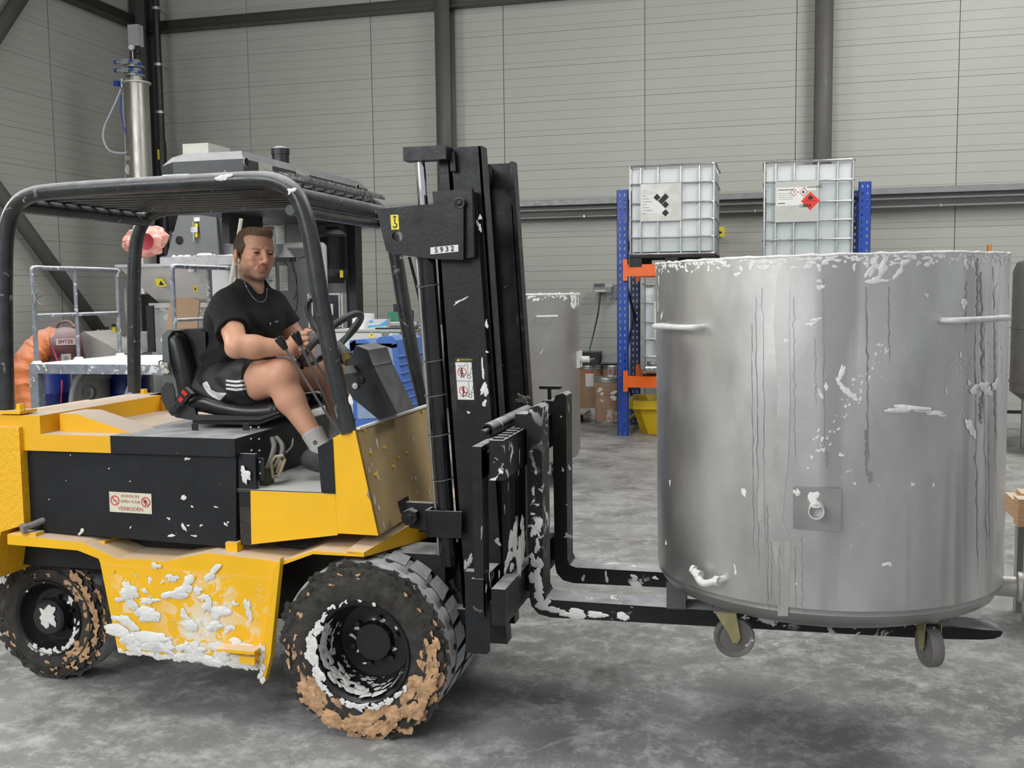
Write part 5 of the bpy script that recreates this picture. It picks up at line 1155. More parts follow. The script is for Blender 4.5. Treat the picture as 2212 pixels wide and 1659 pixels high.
# hair
FHh = Field(HC-np.array([.15, .15, .12]), HC+np.array([.15, .15, .17]), .0025)
Eh = lambda c, r, k=.01, sub=False: FHh.ell(h(*c), np.array(r)*HS, HR, k, sub)
Eh((-.018, 0, .034), (.0985, .0785, .0800)); Eh((.022, 0, .078), (.060, .055, .028), .02); Eh((.050, .006, .088), (.032, .044, .024), .014); Eh((.062, .016, .090), (.020, .030, .020), .01); Eh((-.02, 0, .082), (.055, .055, .022), .02)
for s in (-1, 1): FHh.ell(h(.018, s*.066, .020), (.018, .011, .030), HR, .01)
# face opening and nape
Eh((.082, 0, .010), (.050, .066, .066), .008, True); Eh((.060, 0, -.055), (.085, .12, .075), .006, True); Eh((.048, 0, -.01), (.032, .10, .040), .008, True); FHh.cone(h(-.02, 0, -.16), h(-.02, 0, -.095), .11, .07, .01, True)
for s in (-1, 1): Eh((-.010, s*.082, -.010), (.021, .016, .030), .004, True)
iHR = HR.T
def hairn(x, y, z):
    f = (x-HC[0])*HR[0][0]+(y-HC[1])*HR[1][0]+(z-HC[2])*HR[2][0]; l = (x-HC[0])*HR[0][1]+(y-HC[1])*HR[1][1]+(z-HC[2])*HR[2][1]; u = (x-HC[0])*HR[0][2]+(y-HC[1])*HR[1][2]+(z-HC[2])*HR[2][2]
    top = np.clip((u-.06)/.04, 0, 1)
    return (.0007*np.sin(l*640+f*160+3*np.sin(f*50))+.0014*np.sin(l*190-f*120+u*60))*top+.0005*np.sin(u*700+f*300)*(1-top)
FHh.disp(hairn)
def haircol(P):
    q = ((P-HC) @ HR)/HS; u = q[:, 2]; t = np.clip((u-.05)/.06, 0, 1)[:, None]; s_ = (.5+.5*np.sin(q[:, 1]*520+q[:, 0]*110+4*np.sin(q[:, 0]*40)))[:, None]
    return np.array([.085, .050, .030])*(1-t)+np.array([.24, .125, .055])*t*(.65+.6*s_)
hairm = mat('hair', (.1, .06, .03), .55, var=.25, vs=90, bump=.002, bs=260, vcol=True)
fieldobj('hair', [FHh.mesh()], hairm, MAN, haircol)
# t-shirt
cloth = mat('black_cotton', (.0125, .0125, .0135), .85, var=.15, bump=.010, bs=9, spec=.3)
FT = Field([-2.46, 3.60, 1.20], [-1.85, 4.32, 1.74], .0042)
W_ = j(440, 842, 3.95); 
wa = j(452, 826, 3.95); ch = j(548, 722, 3.95); sh = j(530, 668, 3.95)
FT.ell(wa+np.array([.02,0,0]), (.135, .165, .085), None, .05); FT.ell((wa+ch)/2+np.array([-.005, 0, 0]), (.125, .165, .13), np.array(Matrix.Rotation(.35, 3, 'Y')), .06)
FT.ell(ch+np.array([-.02, 0, .005]), (.110, .170, .12), np.array(Matrix.Rotation(.3, 3, 'Y')), .06); FT.ell(sh+np.array([-.035, 0, -.01]), (.095, .175, .065), None, .05)
FT.cone(sh+np.array([-.03, -.10, .0]), sR+np.array([0, .01, .0]), .07, .066, .03); FT.cone(sh+np.array([-.03, .10, .0]), sL, .07, .064, .03)
FT.cone(NB+np.array([-.02, 0, -.02]), NB+np.array([-.01, 0, .018]), .080, .066, .03); FT.ell(j(490, 705, 3.95), (.08, .13, .11), None, .05)
FT.ell(j(560, 800, 3.95), (.10, .13, .06), None, .05)
slR = eR+(sR-eR)*.18; FT.cone(sR, slR, .067, .066, .02); slL = eL+(sL-eL)*.30; FT.cone(sL, slL, .067, .064, .02)
FT.ell(j(528, 650, 3.95), (.085, .15, .055), None, .05); FT.cone(j(538,622,3.93), sR+np.array([.01,.03,-.01]), .060, .060, .04); FT.cone(j(545,620,3.97), sL+np.array([0,-.03,-.01]), .058, .058, .04); FT.ell(j(560,690,3.95), (.09,.15,.10), None, .05)
# sleeve ends
def cut_end(F, p, d, rad, deep=.12):
    """flat end: remove a round plug beyond p along d"""
    p = np.array(p); d = np.array(d)/np.linalg.norm(d)
    sl, (x, y, z) = F._blk(p-.13, p+.13, 0); t = (x-p[0])*d[0]+(y-p[1])*d[1]+(z-p[2])*d[2]; r = np.sqrt(np.maximum((x-p[0])**2+(y-p[1])**2+(z-p[2])**2-t*t, 0))
    reg = np.maximum(np.maximum(-t, r-rad), t-deep); F.F[sl] = np.maximum(F.F[sl], -reg)
cR = eR+(sR-eR)*.40; cut_end(FT, cR, eR-sR+np.array([.03, 0, 0]), .085); cL = eL+(sL-eL)*.52; cut_end(FT, cL, eL-sL, .085)
# neckline
NK = j(556, 606, 3.935); FT.cone(NK+np.array([-.040, 0, .05]), NK+np.array([.040, -.014, -.006]), .060, .056, .004, True)
def folds(x, y, z):
    a = np.exp(-((x+2.14)**2/.006+(z-1.47)**2/.010)); b = np.exp(-((x+2.30)**2/.014+(z-1.33)**2/.008)); c = np.exp(-((x+2.10)**2/.012+(z-1.40)**2/.006))
    return .006*a*np.sin((x*.8+z*.7+y*.4)*95)+.0065*b*np.sin((z*1.0-x*.55)*85+y*9)+.006*c*np.sin((z+x*.25)*110+y*6)+.0022*np.sin(x*31+z*23+y*17)
FT.disp(folds); shirt = fieldobj('t_shirt', [FT.mesh()], cloth, MAN)
# small white mark on the chest: a square and short lettering
mc = j(596, 697, 3.83)
def on_shirt(px, py):
    d = np.array(ray(px, py)); d /= np.linalg.norm(d); p = np.array(EYE)+d*3.6
    for _ in range(400):
        ijk = ((p-FT.lo)/FT.h).astype(int)
        if (ijk >= 0).all() and all(ijk[i] < FT.F.shape[i] for i in range(3)) and FT.F[tuple(ijk)] < .0012: break
        p = p+d*.003
    return Vector(p)-Vector(d)*.004
c0 = on_shirt(584, 699); c1_ = on_shirt(598, 697); um = (c1_-c0); um.normalize(); vw = Vector(ray(590, 698)).normalized(); wm = (-vw).cross(um).normalized()
lg_ = mat('print_white', (.6, .6, .6), .7, var=0); g = MB(); quad(g, c0, um, wm, -.004, -.004, .004, .004, lg_); g.build('chest_print', lg_, shirt)
text('TEX II', c1_+wm*.004, um, wm, .011, lg_, shirt, 'chest_print')
# necklace
def hit(px, py, off=.003):
    d = np.array(ray(px, py)); d /= np.linalg.norm(d); p = np.array(EYE)+d*3.6
    for _ in range(600):
        for F in (FT, FH):
            ijk = ((p-F.lo)/F.h).round().astype(int)
            if (ijk >= 0).all() and all(ijk[i] < F.F.shape[i] for i in range(3)) and F.F[tuple(ijk)] < 0: return Vector(p-d*off)
        p = p+d*.002
nk0 = smoothpath([Vector(h(-.045, -.058, -.10)), Vector(NB+np.array([-.015, -.064, .03])), Vector(NB+np.array([.035, -.062, .0])), Vector(NB+np.array([.075, -.030, -.022])), Vector(NB+np.array([.080, .005, -.022])), Vector(NB+np.array([.055, .045, .01])), Vector(NB+np.array([.01, .066, .04]))], 8)
nk = smoothpath([q for q in (hit(a_, b_) for a_, b_ in ((523,592),(527,606),(533,621),(541,635),(551,647),(561,652),(569,651),(575,644),(577,632),(577,622))) if q], 4)
g = MB()
for i in range(len(nk)-1): g.tube([nk[i], nk[i]+(nk[i+1]-nk[i])*.8], .0018, seg=6)
tag(g.build('necklace', mat('silver', (.55,.55,.55), .25, .8), MAN), kind='stuff')
# ring
rg_ = P_(656, 742.5, 3.776); g = MB(); g.tube([rg_+np.array([.0, math.cos(a)*.0118, math.sin(a)*.0118]) for a in [2*math.pi*i/20 for i in range(20)]], .0022, closed=True, seg=8); g.build('finger_ring', chrome, MAN)
# shorts
FS = Field([-2.46, 3.64, 1.10], [-1.86, 4.26, 1.46], .0042)
FS.ell(j(447, 846, 3.95), (.145, .185, .085), None, .04); FS.cone(hR+np.array([0, 0, .0]), kR+(hR-kR)*.16, .106, .092, .03); FS.cone(hL, kL+(hL-kL)*.36, .102, .090, .03)
FS.cone(hR+np.array([.05, .03, -.015]), kR+(hR-kR)*.28+np.array([0, 0, -.022]), .09, .082, .03)
hem = kR+(hR-kR)*.33; cut_end(FS, hem, kR-hR+np.array([0, 0, -.01]), .14, .2); heml = kL+(hL-kL)*.46; cut_end(FS, heml, kL-hL, .125, .25)
def sfold(x, y, z): return .006*np.sin((x*1.0+z*.35)*62+4*np.sin(z*25))*np.exp(-((x+2.22)**2/.012))+.0045*np.sin((x*.3-z)*70)*np.exp(-((x+2.12)**2/.01))+.002*np.sin(x*37+y*29+z*31)
FS.disp(sfold)
shorts = fieldobj('shorts', [FS.mesh()], mat('black_polyester', (.0135, .0135, .0145), .6, var=.2, spec=.4, bump=.008, bs=14), MAN)
def on_field(F, px, py, off=.0035):
    d = np.array(ray(px, py)); d /= np.linalg.norm(d); p = np.array(EYE)+d*3.5
    for _ in range(500):
        ijk = ((p-F.lo)/F.h).round().astype(int)
        if (ijk >= 0).all() and all(ijk[i] < F.F.shape[i] for i in range(3)) and F.F[tuple(ijk)] < 0: return Vector(p-d*off)
        p = p+d*.002
    return None
def ribbon(name, F, top, bot, m, parent, n=14):
    """cloth strip laid on the garment between two drawn edges"""
    def samp(path, t):
        k = min(int(t*(len(path)-1)), len(path)-2); u = t*(len(path)-1)-k; a, b = path[k], path[k+1]; return (a[0]+(b[0]-a[0])*u, a[1]+(b[1]-a[1])*u)
    g = MB(); rows = []
    for i in range(n+1):
        t = i/n; a = samp(top, t); b = samp(bot, t); r = []
        for s in (0, .33, .66, 1.0):
            q = on_field(F, a[0]+(b[0]-a[0])*s, a[1]+(b[1]-a[1])*s)
            r.append(g.bm.verts.new(q) if q is not None else None)
        rows.append(r)
    for i in range(n):
        for k in range(3):
            v = [rows[i][k], rows[i][k+1], rows[i+1][k+1], rows[i+1][k]]
            if all(v): g.bm.faces.new(v)
    return g.build(name, m, parent)
wst = mat('white_stripe', (.66, .66, .66), .7, var=.03)
for y0 in (0, 9, 17.5):
    ribbon('stripe', FS, [(488,820+y0),(509,822+y0),(530,820+y0),(547,816.5+y0)], [(488,824+y0),(509,827+y0),(530,825+y0),(547,821+y0)], wst, shorts)
ribbon('stripe', FS, [(437,828),(447,823),(457,842),(470,848),(489,849)], [(438,833),(447,848),(458,857),(475,866),(488,852)], wst, shorts)
# socks and shoes
FK = Field([-1.98, 3.62, .88], [-1.62, 4.22, 1.22], .0036)
tR = kR+(aR-kR)*.80; FK.cone(tR, aR, .046, .042, .012); FK.ell(aR+np.array([.02, 0, -.03]), (.05, .04, .045), None, .02); cut_end(FK, tR, kR-aR, .08)
tL = kL+(aL-kL)*.74; FK.cone(tL, aL, .046, .040, .012); FK.ell(aL+np.array([.02, 0, -.03]), (.05, .04, .045), None, .02); cut_end(FK, tL, kL-aL, .08)
for t_, a_, k_ in ((tR, aR, kR), (tL, aL, kL)):
    dd_ = (t_-a_)/np.linalg.norm(t_-a_); 
KP, KQ = FK.mesh(); ysel = KP[KQ[:, 0], 1] < 3.93
sockm = mat('sock_grey', (.42, .41, .40), .85, var=.06, bump=.001, bs=300)
def subm(P, Q): u_, inv = np.unique(Q, return_inverse=True); return P[u_], inv.reshape(Q.shape)
socks = fieldobj('sock', [subm(KP, KQ[ysel])], sockm, MAN); sock2 = fieldobj('sock', [subm(KP, KQ[~ysel])], sockm, MAN)
FO = Field([-1.99, 3.62, .86], [-1.55, 4.22, 1.10], .0036)
for a_ in (aR, aL):
    FO.ell(a_+np.array([-.005, 0, -.045]), (.055, .043, .040), None, .015); FO.cone(a_+np.array([0, 0, -.058]), a_+np.array([.15, -.006, -.095]), .042, .034, .03); FO.cone(a_+np.array([-.04, 0, -.06]), a_+np.array([.10, 0, -.085]), .040, .040, .02)
KP, KQ = FO.mesh(); ysel = KP[KQ[:, 0], 1] < 3.93; shm = mat('shoe_grey', (.045, .045, .048), .7, var=.3, vs=40, bump=.002, bs=90)
fieldobj('shoe', [subm(KP, KQ[ysel])], shm, MAN); fieldobj('shoe', [subm(KP, KQ[~ysel])], shm, MAN)
p = on_field(FK, 677, 958, .003); q = on_field(FK, 683, 955, .003)
if p and q:
    u3 = (q-p).normalized(); g = MB(); v3 = (-Vector(ray(680, 956)).normalized()).cross(u3).normalized(); poly(g, (p+q)/2, u3, v3, [(-.009,0),(-.003,.008),(.005,.009),(.010,.002),(.005,-.007),(-.004,-.008)], ink); poly(g, (p+q)/2, u3, v3, [(-.004,0),(0,.004),(.005,0),(0,-.004)], mat('sock_grey', (.42,.41,.40), .85), .0004); g.build('sock_emblem', ink, socks)
p = on_field(FK, 734, 925, .003)
if p: 
    text('LOTTO', p+Vector((0,-.002,-.004)), Vector((1,.1,.05)), Vector((0,0,1)), .018, ink, sock2, 'sock_lettering', bold=True)
# ================================================================ racking and goods at the back, right of the mast
blue = mat('rack_blue', (.012, .055, .34), .4, var=.05)
blued = mat('rack_blue_dark', (.010, .022, .10), .45, var=.05)
orange = mat('rack_orange', (.80, .13, .012), .4, var=.04)
RY = 11.55
def upright(parent, x, w, y, h, m, d=.07, rot=0):
    """perforated post: open channel with punched slots built as strips"""
    g = MB(); pitch = .075; n = int(h/pitch); xs = [x, x+w*.24, x+w*.35, x+w*.65, x+w*.76, x+w]
    t = .004
    for a, b_ in ((0, 1), (2, 3), (4, 5)): g.box((xs[a], y, 0), (xs[b_], y+t, h))
    for a, b_ in ((1, 2), (3, 4)):
        for k in range(n+1): g.box((xs[a], y, max(0, k*pitch-.022)), (xs[b_], y+t, min(h, k*pitch+.022)))
    g.box((x, y, 0), (x+t, y+d, h)); g.box((x+w-t, y, 0), (x+w, y+d, h))
    return g.build('upright', m, parent)
RK = thing('pallet_rack', 'blue pallet rack with orange beams carrying the white liquid containers', 'rack', (-.4, RY, 0))
xl = ay(1333,700,RY).x; xr_ = ay(1855,430,RY).x; ht = ay(1345,410,RY).z; htr = ay(1867,392,RY).z
for x, hh in ((xl, ht), (xr_, htr)):
    upright(RK, x, .125, RY, hh, blue); upright(RK, x+.01, .115, RY+1.05, hh, blued)
    g = MB(); xc_ = x+.06
    for k in range(5):
        z0 = .25+k*.55; a, b_ = (RY+.05, RY+1.05) if k % 2 else (RY+1.05, RY+.05)
        if z0+.55 < hh: g.cyl((xc_, a, z0), (xc_, b_, z0+.55), .018, seg=8)
    g.build('brace', blued, RK)
    g = MB(); g.box((xc_-.02, RY+.05, hh-.10), (xc_+.02, RY+1.05, hh-.07)); g.build('brace', blued, RK)
    g = MB(); g.box((xc_-.02, RY+.05, .10), (xc_+.02, RY+1.05, .14)); g.build('brace', mat('dusty_bar', (.25,.24,.22), .8), RK)
    g = MB(); g.box((x-.03, RY-.03, 0), (x+.155, RY+.1, .006)); g.build('foot_plate', steelg, RK)
bz1 = ay(1350,572,RY).z; bz0 = ay(1350,597,RY).z; cz1 = ay(1350,812,RY).z; cz0 = ay(1350,836,RY).z
for yy in (RY-.045, RY+1.05):
    for (z1, z0) in ((bz1, bz0), (cz1, cz0)):
        g = MB(); g.box((xl+.10, yy, z0), (xr_+.03, yy+.045, z1), bev=.004)
        for xx in (xl+.075, xr_-.0): g.box((xx, yy-.004, z0-.05), (xx+.05, yy+.04, z1+.06), bev=.002)
        g.build('beam', orange, RK)
plastic = mat('ibc_plastic', (.66, .68, .69), .35, var=.02, trans=0, spec=.4)
liquid = mat('ibc_liquid', (.50, .54, .55), .35, var=.02, spec=.4)
tubeg = mat('cage_tube', (.50, .51, .52), .3, .85, var=.1)
palm = mat('black_pallet', (.02, .02, .022), .7, var=.3, dust=((.4,.4,.4), .6))
def ibc(x0, x1, y0, zc0, zc1, label, level, labkind, pal_h=.135, rot=0):
    """cage from zc0 to zc1; pallet below"""
    t = thing('liquid_container', label, 'container', ((x0+x1)/2, y0+.5, zc0-pal_h), 'caged white liquid containers')
    D = 1.0; w = x1-x0; H_ = zc1-zc0; r = .0105
    g = MB(); zl = zc0+.045+(H_-.10)*level
    b0 = g.box((x0+.03, y0+.03, zc0+.03), (x1-.03, y0+D-.03, zl), liquid, bev=.07) if False else None
    bv = g.prism([Vector((x0+.03, y0+.03, zc0+.03)), Vector((x1-.03, y0+.03, zc0+.03)), Vector((x1-.03, y0+.03, zc1-.045)), Vector((x0+.03, y0+.03, zc1-.045))], (0, D-.06, 0), plastic, bev=.085, seg=5)
    g.mats.append(liquid)
    geo = bmesh.ops.bisect_plane(g.bm, geom=g.bm.verts[:]+g.bm.edges[:]+g.bm.faces[:], plane_co=(0, 0, zl), plane_no=(0, 0, 1))
    for f in g.bm.faces:
        if f.calc_center_median().z < zl: f.material_index = 1
    g.build('bottle', None, t)
    zs = [zc0+.005, zc0+H_*.19, zc0+H_*.385, zc0+H_*.575, zc0+H_*.79, zc1-.008]
    for k, z in enumerate(zs):
        g = MB(); rr = .045
        def loop(z, e=0):
            P = []
            for (cx, cy, a0) in ((x1-rr, y0+D-rr, 0), (x0+rr, y0+D-rr, 90), (x0+rr, y0+rr, 180), (x1-rr, y0+rr, 270)):
                for q in range(4): a = math.radians(a0+q*30); P.append((cx+(rr+e)*math.cos(a), cy+(rr+e)*math.sin(a), z))
            return P
        g.tube(loop(z), r*(1.25 if k in (0, 5) else 1), closed=True, seg=8); g.build('cage_ring', tubeg, t)
    for i, fx in enumerate((.0, .13, .34, .61, .83, 1.0)):
        x = x0+.012+(w-.024)*fx; g = MB()
        lab = fx in (.34,)
        if lab: g.cyl((x, y0+.008, zc0), (x, y0+.008, zs[2]), r*.9, seg=8); g.cyl((x, y0+.008, zs[4]), (x, y0+.008, zc1), r*.9, seg=8)
        else: g.cyl((x, y0+.008, zc0), (x, y0+.008, zc1), r*.9, seg=8)
        g.build('cage_bar', tubeg, t)
    for fy in (.15, .38, .62, .85):
        for x in (x0+.008, x1-.008): g = MB(); g.cyl((x, y0+D*fy, zc0), (x, y0+D*fy, zc1), r*.9, seg=8); g.build('cage_bar', tubeg, t)
    g = MB()
    for k in range(3): g.box((x0+.0+k*(w-.14)/2, y0, zc0-pal_h+.0), (x0+.14+k*(w-.14)/2, y0+D, zc0-.03), bev=.008)
    g.box((x0-.0, y0-.0, zc0-.035), (x1, y0+D, zc0-.008), bev=.004); g.build('pallet', palm, t)
    g = MB(); lx0 = x0+.012+(w-.024)*.125; lx1 = x0+.012+(w-.024)*.615; g.box((lx0, y0-.017, zs[2]-.012), (lx1, y0-.013, zs[4]+.0)); pt = g.build('label_plate', mat('plate_alu', (.50,.50,.47), .4, .3, var=.03), t)
    g = MB(); o = Vector(((lx0+lx1)/2, y0-.0175, (zs[2]+zs[4])/2-.005)); W2 = (lx1-lx0)/2; H2 = (zs[4]-zs[2])/2-.005
    if labkind == 1:
        quad(g, o, X, Z, -W2+.01, -H2*.62, W2*.25, H2*.45, label_w)
        s = .034
        s = .040
        for cx, cy in ((-.040,.055),(.052,-.028),(.052,-.118)): poly(g, o, X, Z, [(cx-s,cy),(cx,cy-s),(cx+s,cy),(cx,cy+s)], ink, .001)
        poly(g, o, X, Z, [(.050,.096),(.090,.056),(.010,-.026),(-.030,.014)], ink, .0014)
        for k in range(7):
            yy = H2*.36-k*.032; quad(g, o, X, Z, -W2+.02, yy, -W2+.02+.05+.03*((k*37) % 3), yy+.007, mat('grey_ink', (.3,.3,.28), .6), .001)
        g.build('label', None, t)
    else:
        quad(g, o, X, Z, -W2+.01, -H2*.20, W2*.28, H2*.74, label_w); quad(g, o, X, Z, W2*.42, H2*.55, W2*.86, H2*.80, label_w)
        for k in range(18): quad(g, o, X, Z, W2*.48+k*.0085, H2*.67, W2*.48+k*.0085+.004, H2*.78, ink, .001)
        dcx, dcy, s = W2*.62, -H2*.0, .098
        poly(g, o, X, Z, [(dcx-s,dcy),(dcx,dcy-s),(dcx+s,dcy),(dcx,dcy+s)], mat('hazard_red', (.72,.04,.02), .5, var=0), .001)
        poly(g, o, X, Z, [(dcx-.02,dcy+.015),(dcx-.028,dcy+.035),(dcx-.012,dcy+.05),(dcx-.004,dcy+.068),(dcx+.008,dcy+.05),(dcx+.022,dcy+.048),(dcx+.028,dcy+.03),(dcx+.015,dcy+.015)], ink, .0016)
        quad(g, o, X, Z, dcx-.065, dcy-.002, dcx+.065, dcy+.003, ink, .0016)
        for q, (cx, cy) in enumerate(((-.03, .098), (.065, .098))):
            s = .044; poly(g, o, X, Z, [(cx-s,cy),(cx,cy-s),(cx+s,cy),(cx,cy+s)], redink, .001); s = .036; poly(g, o, X, Z, [(cx-s,cy),(cx,cy-s),(cx+s,cy),(cx,cy+s)], label_w, .0014)
            if q == 0: quad(g, o, X, Z, cx-.004, cy-.006, cx+.004, cy+.02, ink, .0018); quad(g, o, X, Z, cx-.003, cy-.018, cx+.003, cy-.011, ink, .0018)
            else: poly(g, o, X, Z, [(cx-.01,cy-.012),(cx-.014,cy+.002),(cx-.003,cy+.018),(cx+.012,cy+.004),(cx+.01,cy-.012)], ink, .0018)
        quad(g, o, X, Z, -W2+.025, H2*.60, W2*-.15, H2*.635, ink, .001)
        for k in range(4): quad(g, o, X, Z, -W2+.025, H2*.42-k*.02, W2*-.2, H2*.42-k*.02+.004, mat('grey_ink', (.3,.3,.28), .6), .001)
        quad(g, o, X, Z, -W2+.025, -H2*.10, -W2+.10, -H2*.06, ink, .001)
        lb = g.build('label', None, t)
        ringf(gq := MB(), o, X, Z, .045, -.047, .017, .013, ink, .0016); gq.build('emblem', ink, t)
        text('BRB', o+Vector((.105, -.003, -.048)), X, Z, .048, ink, t, 'lettering', bold=True)
    return t
z0 = ay(1450,549,RY-.05).z; z1 = ay(1450,355,RY-.05).z
ibc(ay(1359,450,RY-.05).x, ay(1545,450,RY-.05).x, RY-.05, z0, z1, 'caged white container with black diamond marks, left on the rack', .13, 1)
ibc(ay(1649,450,RY-.05).x, ay(1845,450,RY-.05).x, RY-.05, ay(1750,553,RY-.05).z-.02, ay(1750,346,RY-.05).z, 'caged white container with red flame diamond, right on the rack', .80, 2)
ibc(ay(1388,700,RY-.0).x, ay(1388,700,RY).x+.98, RY+.0, ay(1395,808,RY).z+.01, ay(1395,613,RY).z, 'caged liquid container low on the rack behind the tank', .93, 0, pal_h=.05)
g = MB(); c = ay(1402,797,RY-.1); g.cyl((c.x-.04, c.y+.05, c.z), (c.x+.09, c.y+.05, c.z), .055, seg=16); g.cyl((c.x+.02, c.y+.05, c.z+.05), (c.x+.02, c.y+.05, c.z+.085), .05, seg=14); single(g, 'foil_roll', mat('foil', (.55,.56,.58), .2, .9, var=.3, vs=30, bump=.004, bs=30), 'crumpled metallic foil roll at foot of low caged container', 'foil')
# yellow tub under the lower beam
YT = RY-.55; yb = mat('yellow_tub', (.74, .50, .015), .4, var=.05, dust=((.6,.55,.4), .6))
a0 = ay(1354,868,YT+.0); b0 = ay(1378,938,YT); a1 = ay(1354,838,YT+.35)
zt_ = ay(1380,862,YT).z; xt0 = a0.x; wd = .95
def ringp(x0, x1, y0, y1, z, ch=.09): return [(x0+ch,y0,z),(x1-ch,y0,z),(x1,y0+ch,z),(x1,y1-ch,z),(x1-ch,y1,z),(x0+ch,y1,z),(x0,y1-ch,z),(x0,y0+ch,z)]
yt0 = az(1385,938,0).y
ybase = yt0
def tub():
    g = MB(); x0 = ay(1352,860,ybase-.02).x; x1 = x0+1.0; y0 = ybase-.05; y1 = y0+.8; zr = ay(1400,866,y0).z
    L = [ringp(x0+.16,x1-.16,y0+.10,y1-.10,.0), ringp(x0+.07,x1-.07,y0+.05,y1-.05,zr-.11), ringp(x0,x1,y0,y1,zr-.10), ringp(x0,x1,y0,y1,zr), ringp(x0+.05,x1-.05,y0+.05,y1-.05,zr), ringp(x0+.10,x1-.10,y0+.08,y1-.08,zr-.10), ringp(x0+.18,x1-.18,y0+.13,y1-.13,.03)]
    R_ = [[g.bm.verts.new(p) for p in q] for q in L]
    for i in range(len(R_)-1):
        for k in range(8): g.bm.faces.new((R_[i][k], R_[i][(k+1) % 8], R_[i+1][(k+1) % 8], R_[i+1][k]))
    g.bm.faces.new(R_[0][::-1]); g.bm.faces.new(R_[-1]); return g
g = tub(); single(g, 'plastic_tub', yb, 'big open yellow plastic tub under the orange rack beam', 'tub')
# fibre drums
card = mat('fibre_brown', (.36, .225, .135), .75, var=.08, bump=.001)
def drum(name, label, px0, px1, pyt, pyb, m, splash=False, lab=None, y=None):
    yb_ = y or az((px0+px1)/2, pyb, 0).y; y = yb_+.22
    a = ay(px0, pyt, y); b_ = ay(px1, pyt, y); r = (b_.x-a.x)/2; cx = (a.x+b_.x)/2; hgt = ay(px0, pyt, y-r*.5).z
    t = thing(name, label, 'drum', (cx, y, 0), None)
    g = MB(); g.lathe([(0,.0),(r-.01,0),(r,.008),(r,hgt-.01),(0,hgt-.01)], (cx, y, 0), (0,0,1), seg=48); g.build('body', m, t)
    g = MB(); g.lathe([(r-.002,hgt-.06),(r+.008,hgt-.055),(r+.008,hgt-.035),(r+.003,hgt-.03),(r+.009,hgt-.02),(r+.006,hgt+.0),(r-.012,hgt+.004),(r-.02,hgt-.012),(0,hgt-.012)], (cx, y, 0), (0,0,1), seg=48); g.build('lid', steelg, t)
    g = MB(); g.lathe([(r-.002,0),(r+.006,0),(r+.006,.03),(r-.002,.035)], (cx, y, 0), (0,0,1), seg=48); g.build('base_ring', steelg, t)
    return t, cx, y, r, hgt
t, cx, y_, r_, hh = drum('fibre_drum', 'tall brown fibre drum with white and red label', 1249, 1298, 788, 895, card)
g = MB()
for a0_, a1_, zz0, zz1, m_ in ((-1.75,-1.05, hh-.29, hh-.09, label_w), (-1.75,-1.05, hh-.11, hh-.085, redink)):
    n = 6
    for i in range(n):
        q0 = a0_+(a1_-a0_)*i/n; q1 = a0_+(a1_-a0_)*(i+1)/n; rr = r_+.002+(.001 if m_ is redink else 0)
        g.faces([(cx+math.cos(q0)*rr, y_+math.sin(q0)*rr, zz0), (cx+math.cos(q1)*rr, y_+math.sin(q1)*rr, zz0), (cx+math.cos(q1)*rr, y_+math.sin(q1)*rr, zz1), (cx+math.cos(q0)*rr, y_+math.sin(q0)*rr, zz1)], [(0,1,2,3)], m_)
g.build('label', None, t)
DR1 = (cx, y_, hh)
card2 = mat('fibre_dusty', (.37, .235, .16), .85, var=.18, vs=7, splat=[((.58,.55,.50), 6, .56, 3, .5)])
t2, cx2, y2_, r2_, h2_ = drum('fibre_drum', 'dusty brown fibre drum with white smears beside the blue upright', 1285, 1345, 815, 917, card2)
g = MB(); 
for i, (px, py, s) in enumerate([(1297,842,.05),(1304,850,.045),(1325,848,.05),(1324,858,.04),(1300,852,.03),(1325,862,.03),(1303,866,.03)]):
    d = ay(px, py, y2_-r2_*.96); blob(g, d, X, Z, s, seed=i+70, thick=.006)
tag(g.build('paint_splashes', paint, t2), kind='stuff')
t3, cx3, y3_, r3_, h3_ = drum('fibre_drum', 'brown fibre drum partly hidden behind the dusty one', 1299, 1352, 788, 897, card, y=DR1[1]-.1)
# scale display column and box on the hidden drum
bs = thing('bench_scale', 'grey bench scale with upright display post and red mark standing on drum', 'scale', (cx3, y3_, h3_))
g = MB(); a = ay(1300,785,y3_); b_ = ay(1334,764,y3_); g.box((a.x, y3_-.15, h3_+.02), (b_.x+.1, y3_+.15, h3_+.03), bev=.002); g.prism([Vector((a.x+.01, y3_-.14, h3_+.035)), Vector((b_.x+.1, y3_-.14, h3_+.035)), Vector((b_.x+.1, y3_-.02, h3_+.16)), Vector((a.x+.02, y3_-.02, h3_+.16))], (0, .10, -.01), bev=.004); g.build('scale_body', mat('scale_grey', (.30,.30,.30), .5, dust=((.5,.5,.5), .8)), bs)
g = MB(); c = ay(1320,802,y3_-.28); g.box((c.x-.04, y3_-.31, c.z-.12), (c.x+.04, y3_-.29, c.z+.06), bev=.004); ps = g.build('display_post', mat('post_grey', (.33,.33,.34), .5), bs)
g = MB(); poly(g, (c.x, y3_-.311, c.z+.0), X, Z, [(-.02,.02),(.025,.02),(.0,.0),(.025,-.02),(-.02,-.02),(-.025,.005)], redink); g.build('red_mark', redink, ps)
bx_ = thing('toolbox', 'black plastic box with white lettering on the brown drum lid', 'box', (DR1[0], DR1[1]-.05, DR1[2]+.005))
xa_ = ay(1247,772,DR1[1]-.2).x; xb_ = ay(1292,772,DR1[1]-.2).x; zt0 = DR1[2]+.005; zt1 = ay(1270,761,DR1[1]-.2).z
bkp = mat('black_plastic', (.016,.016,.017), .45, dust=((.4,.4,.4), .8)); g = MB(); g.box((xa_, DR1[1]-.2, zt0), (xb_, DR1[1]+.12, zt1-.015), bev=.006); g.build('box_body', bkp, bx_)
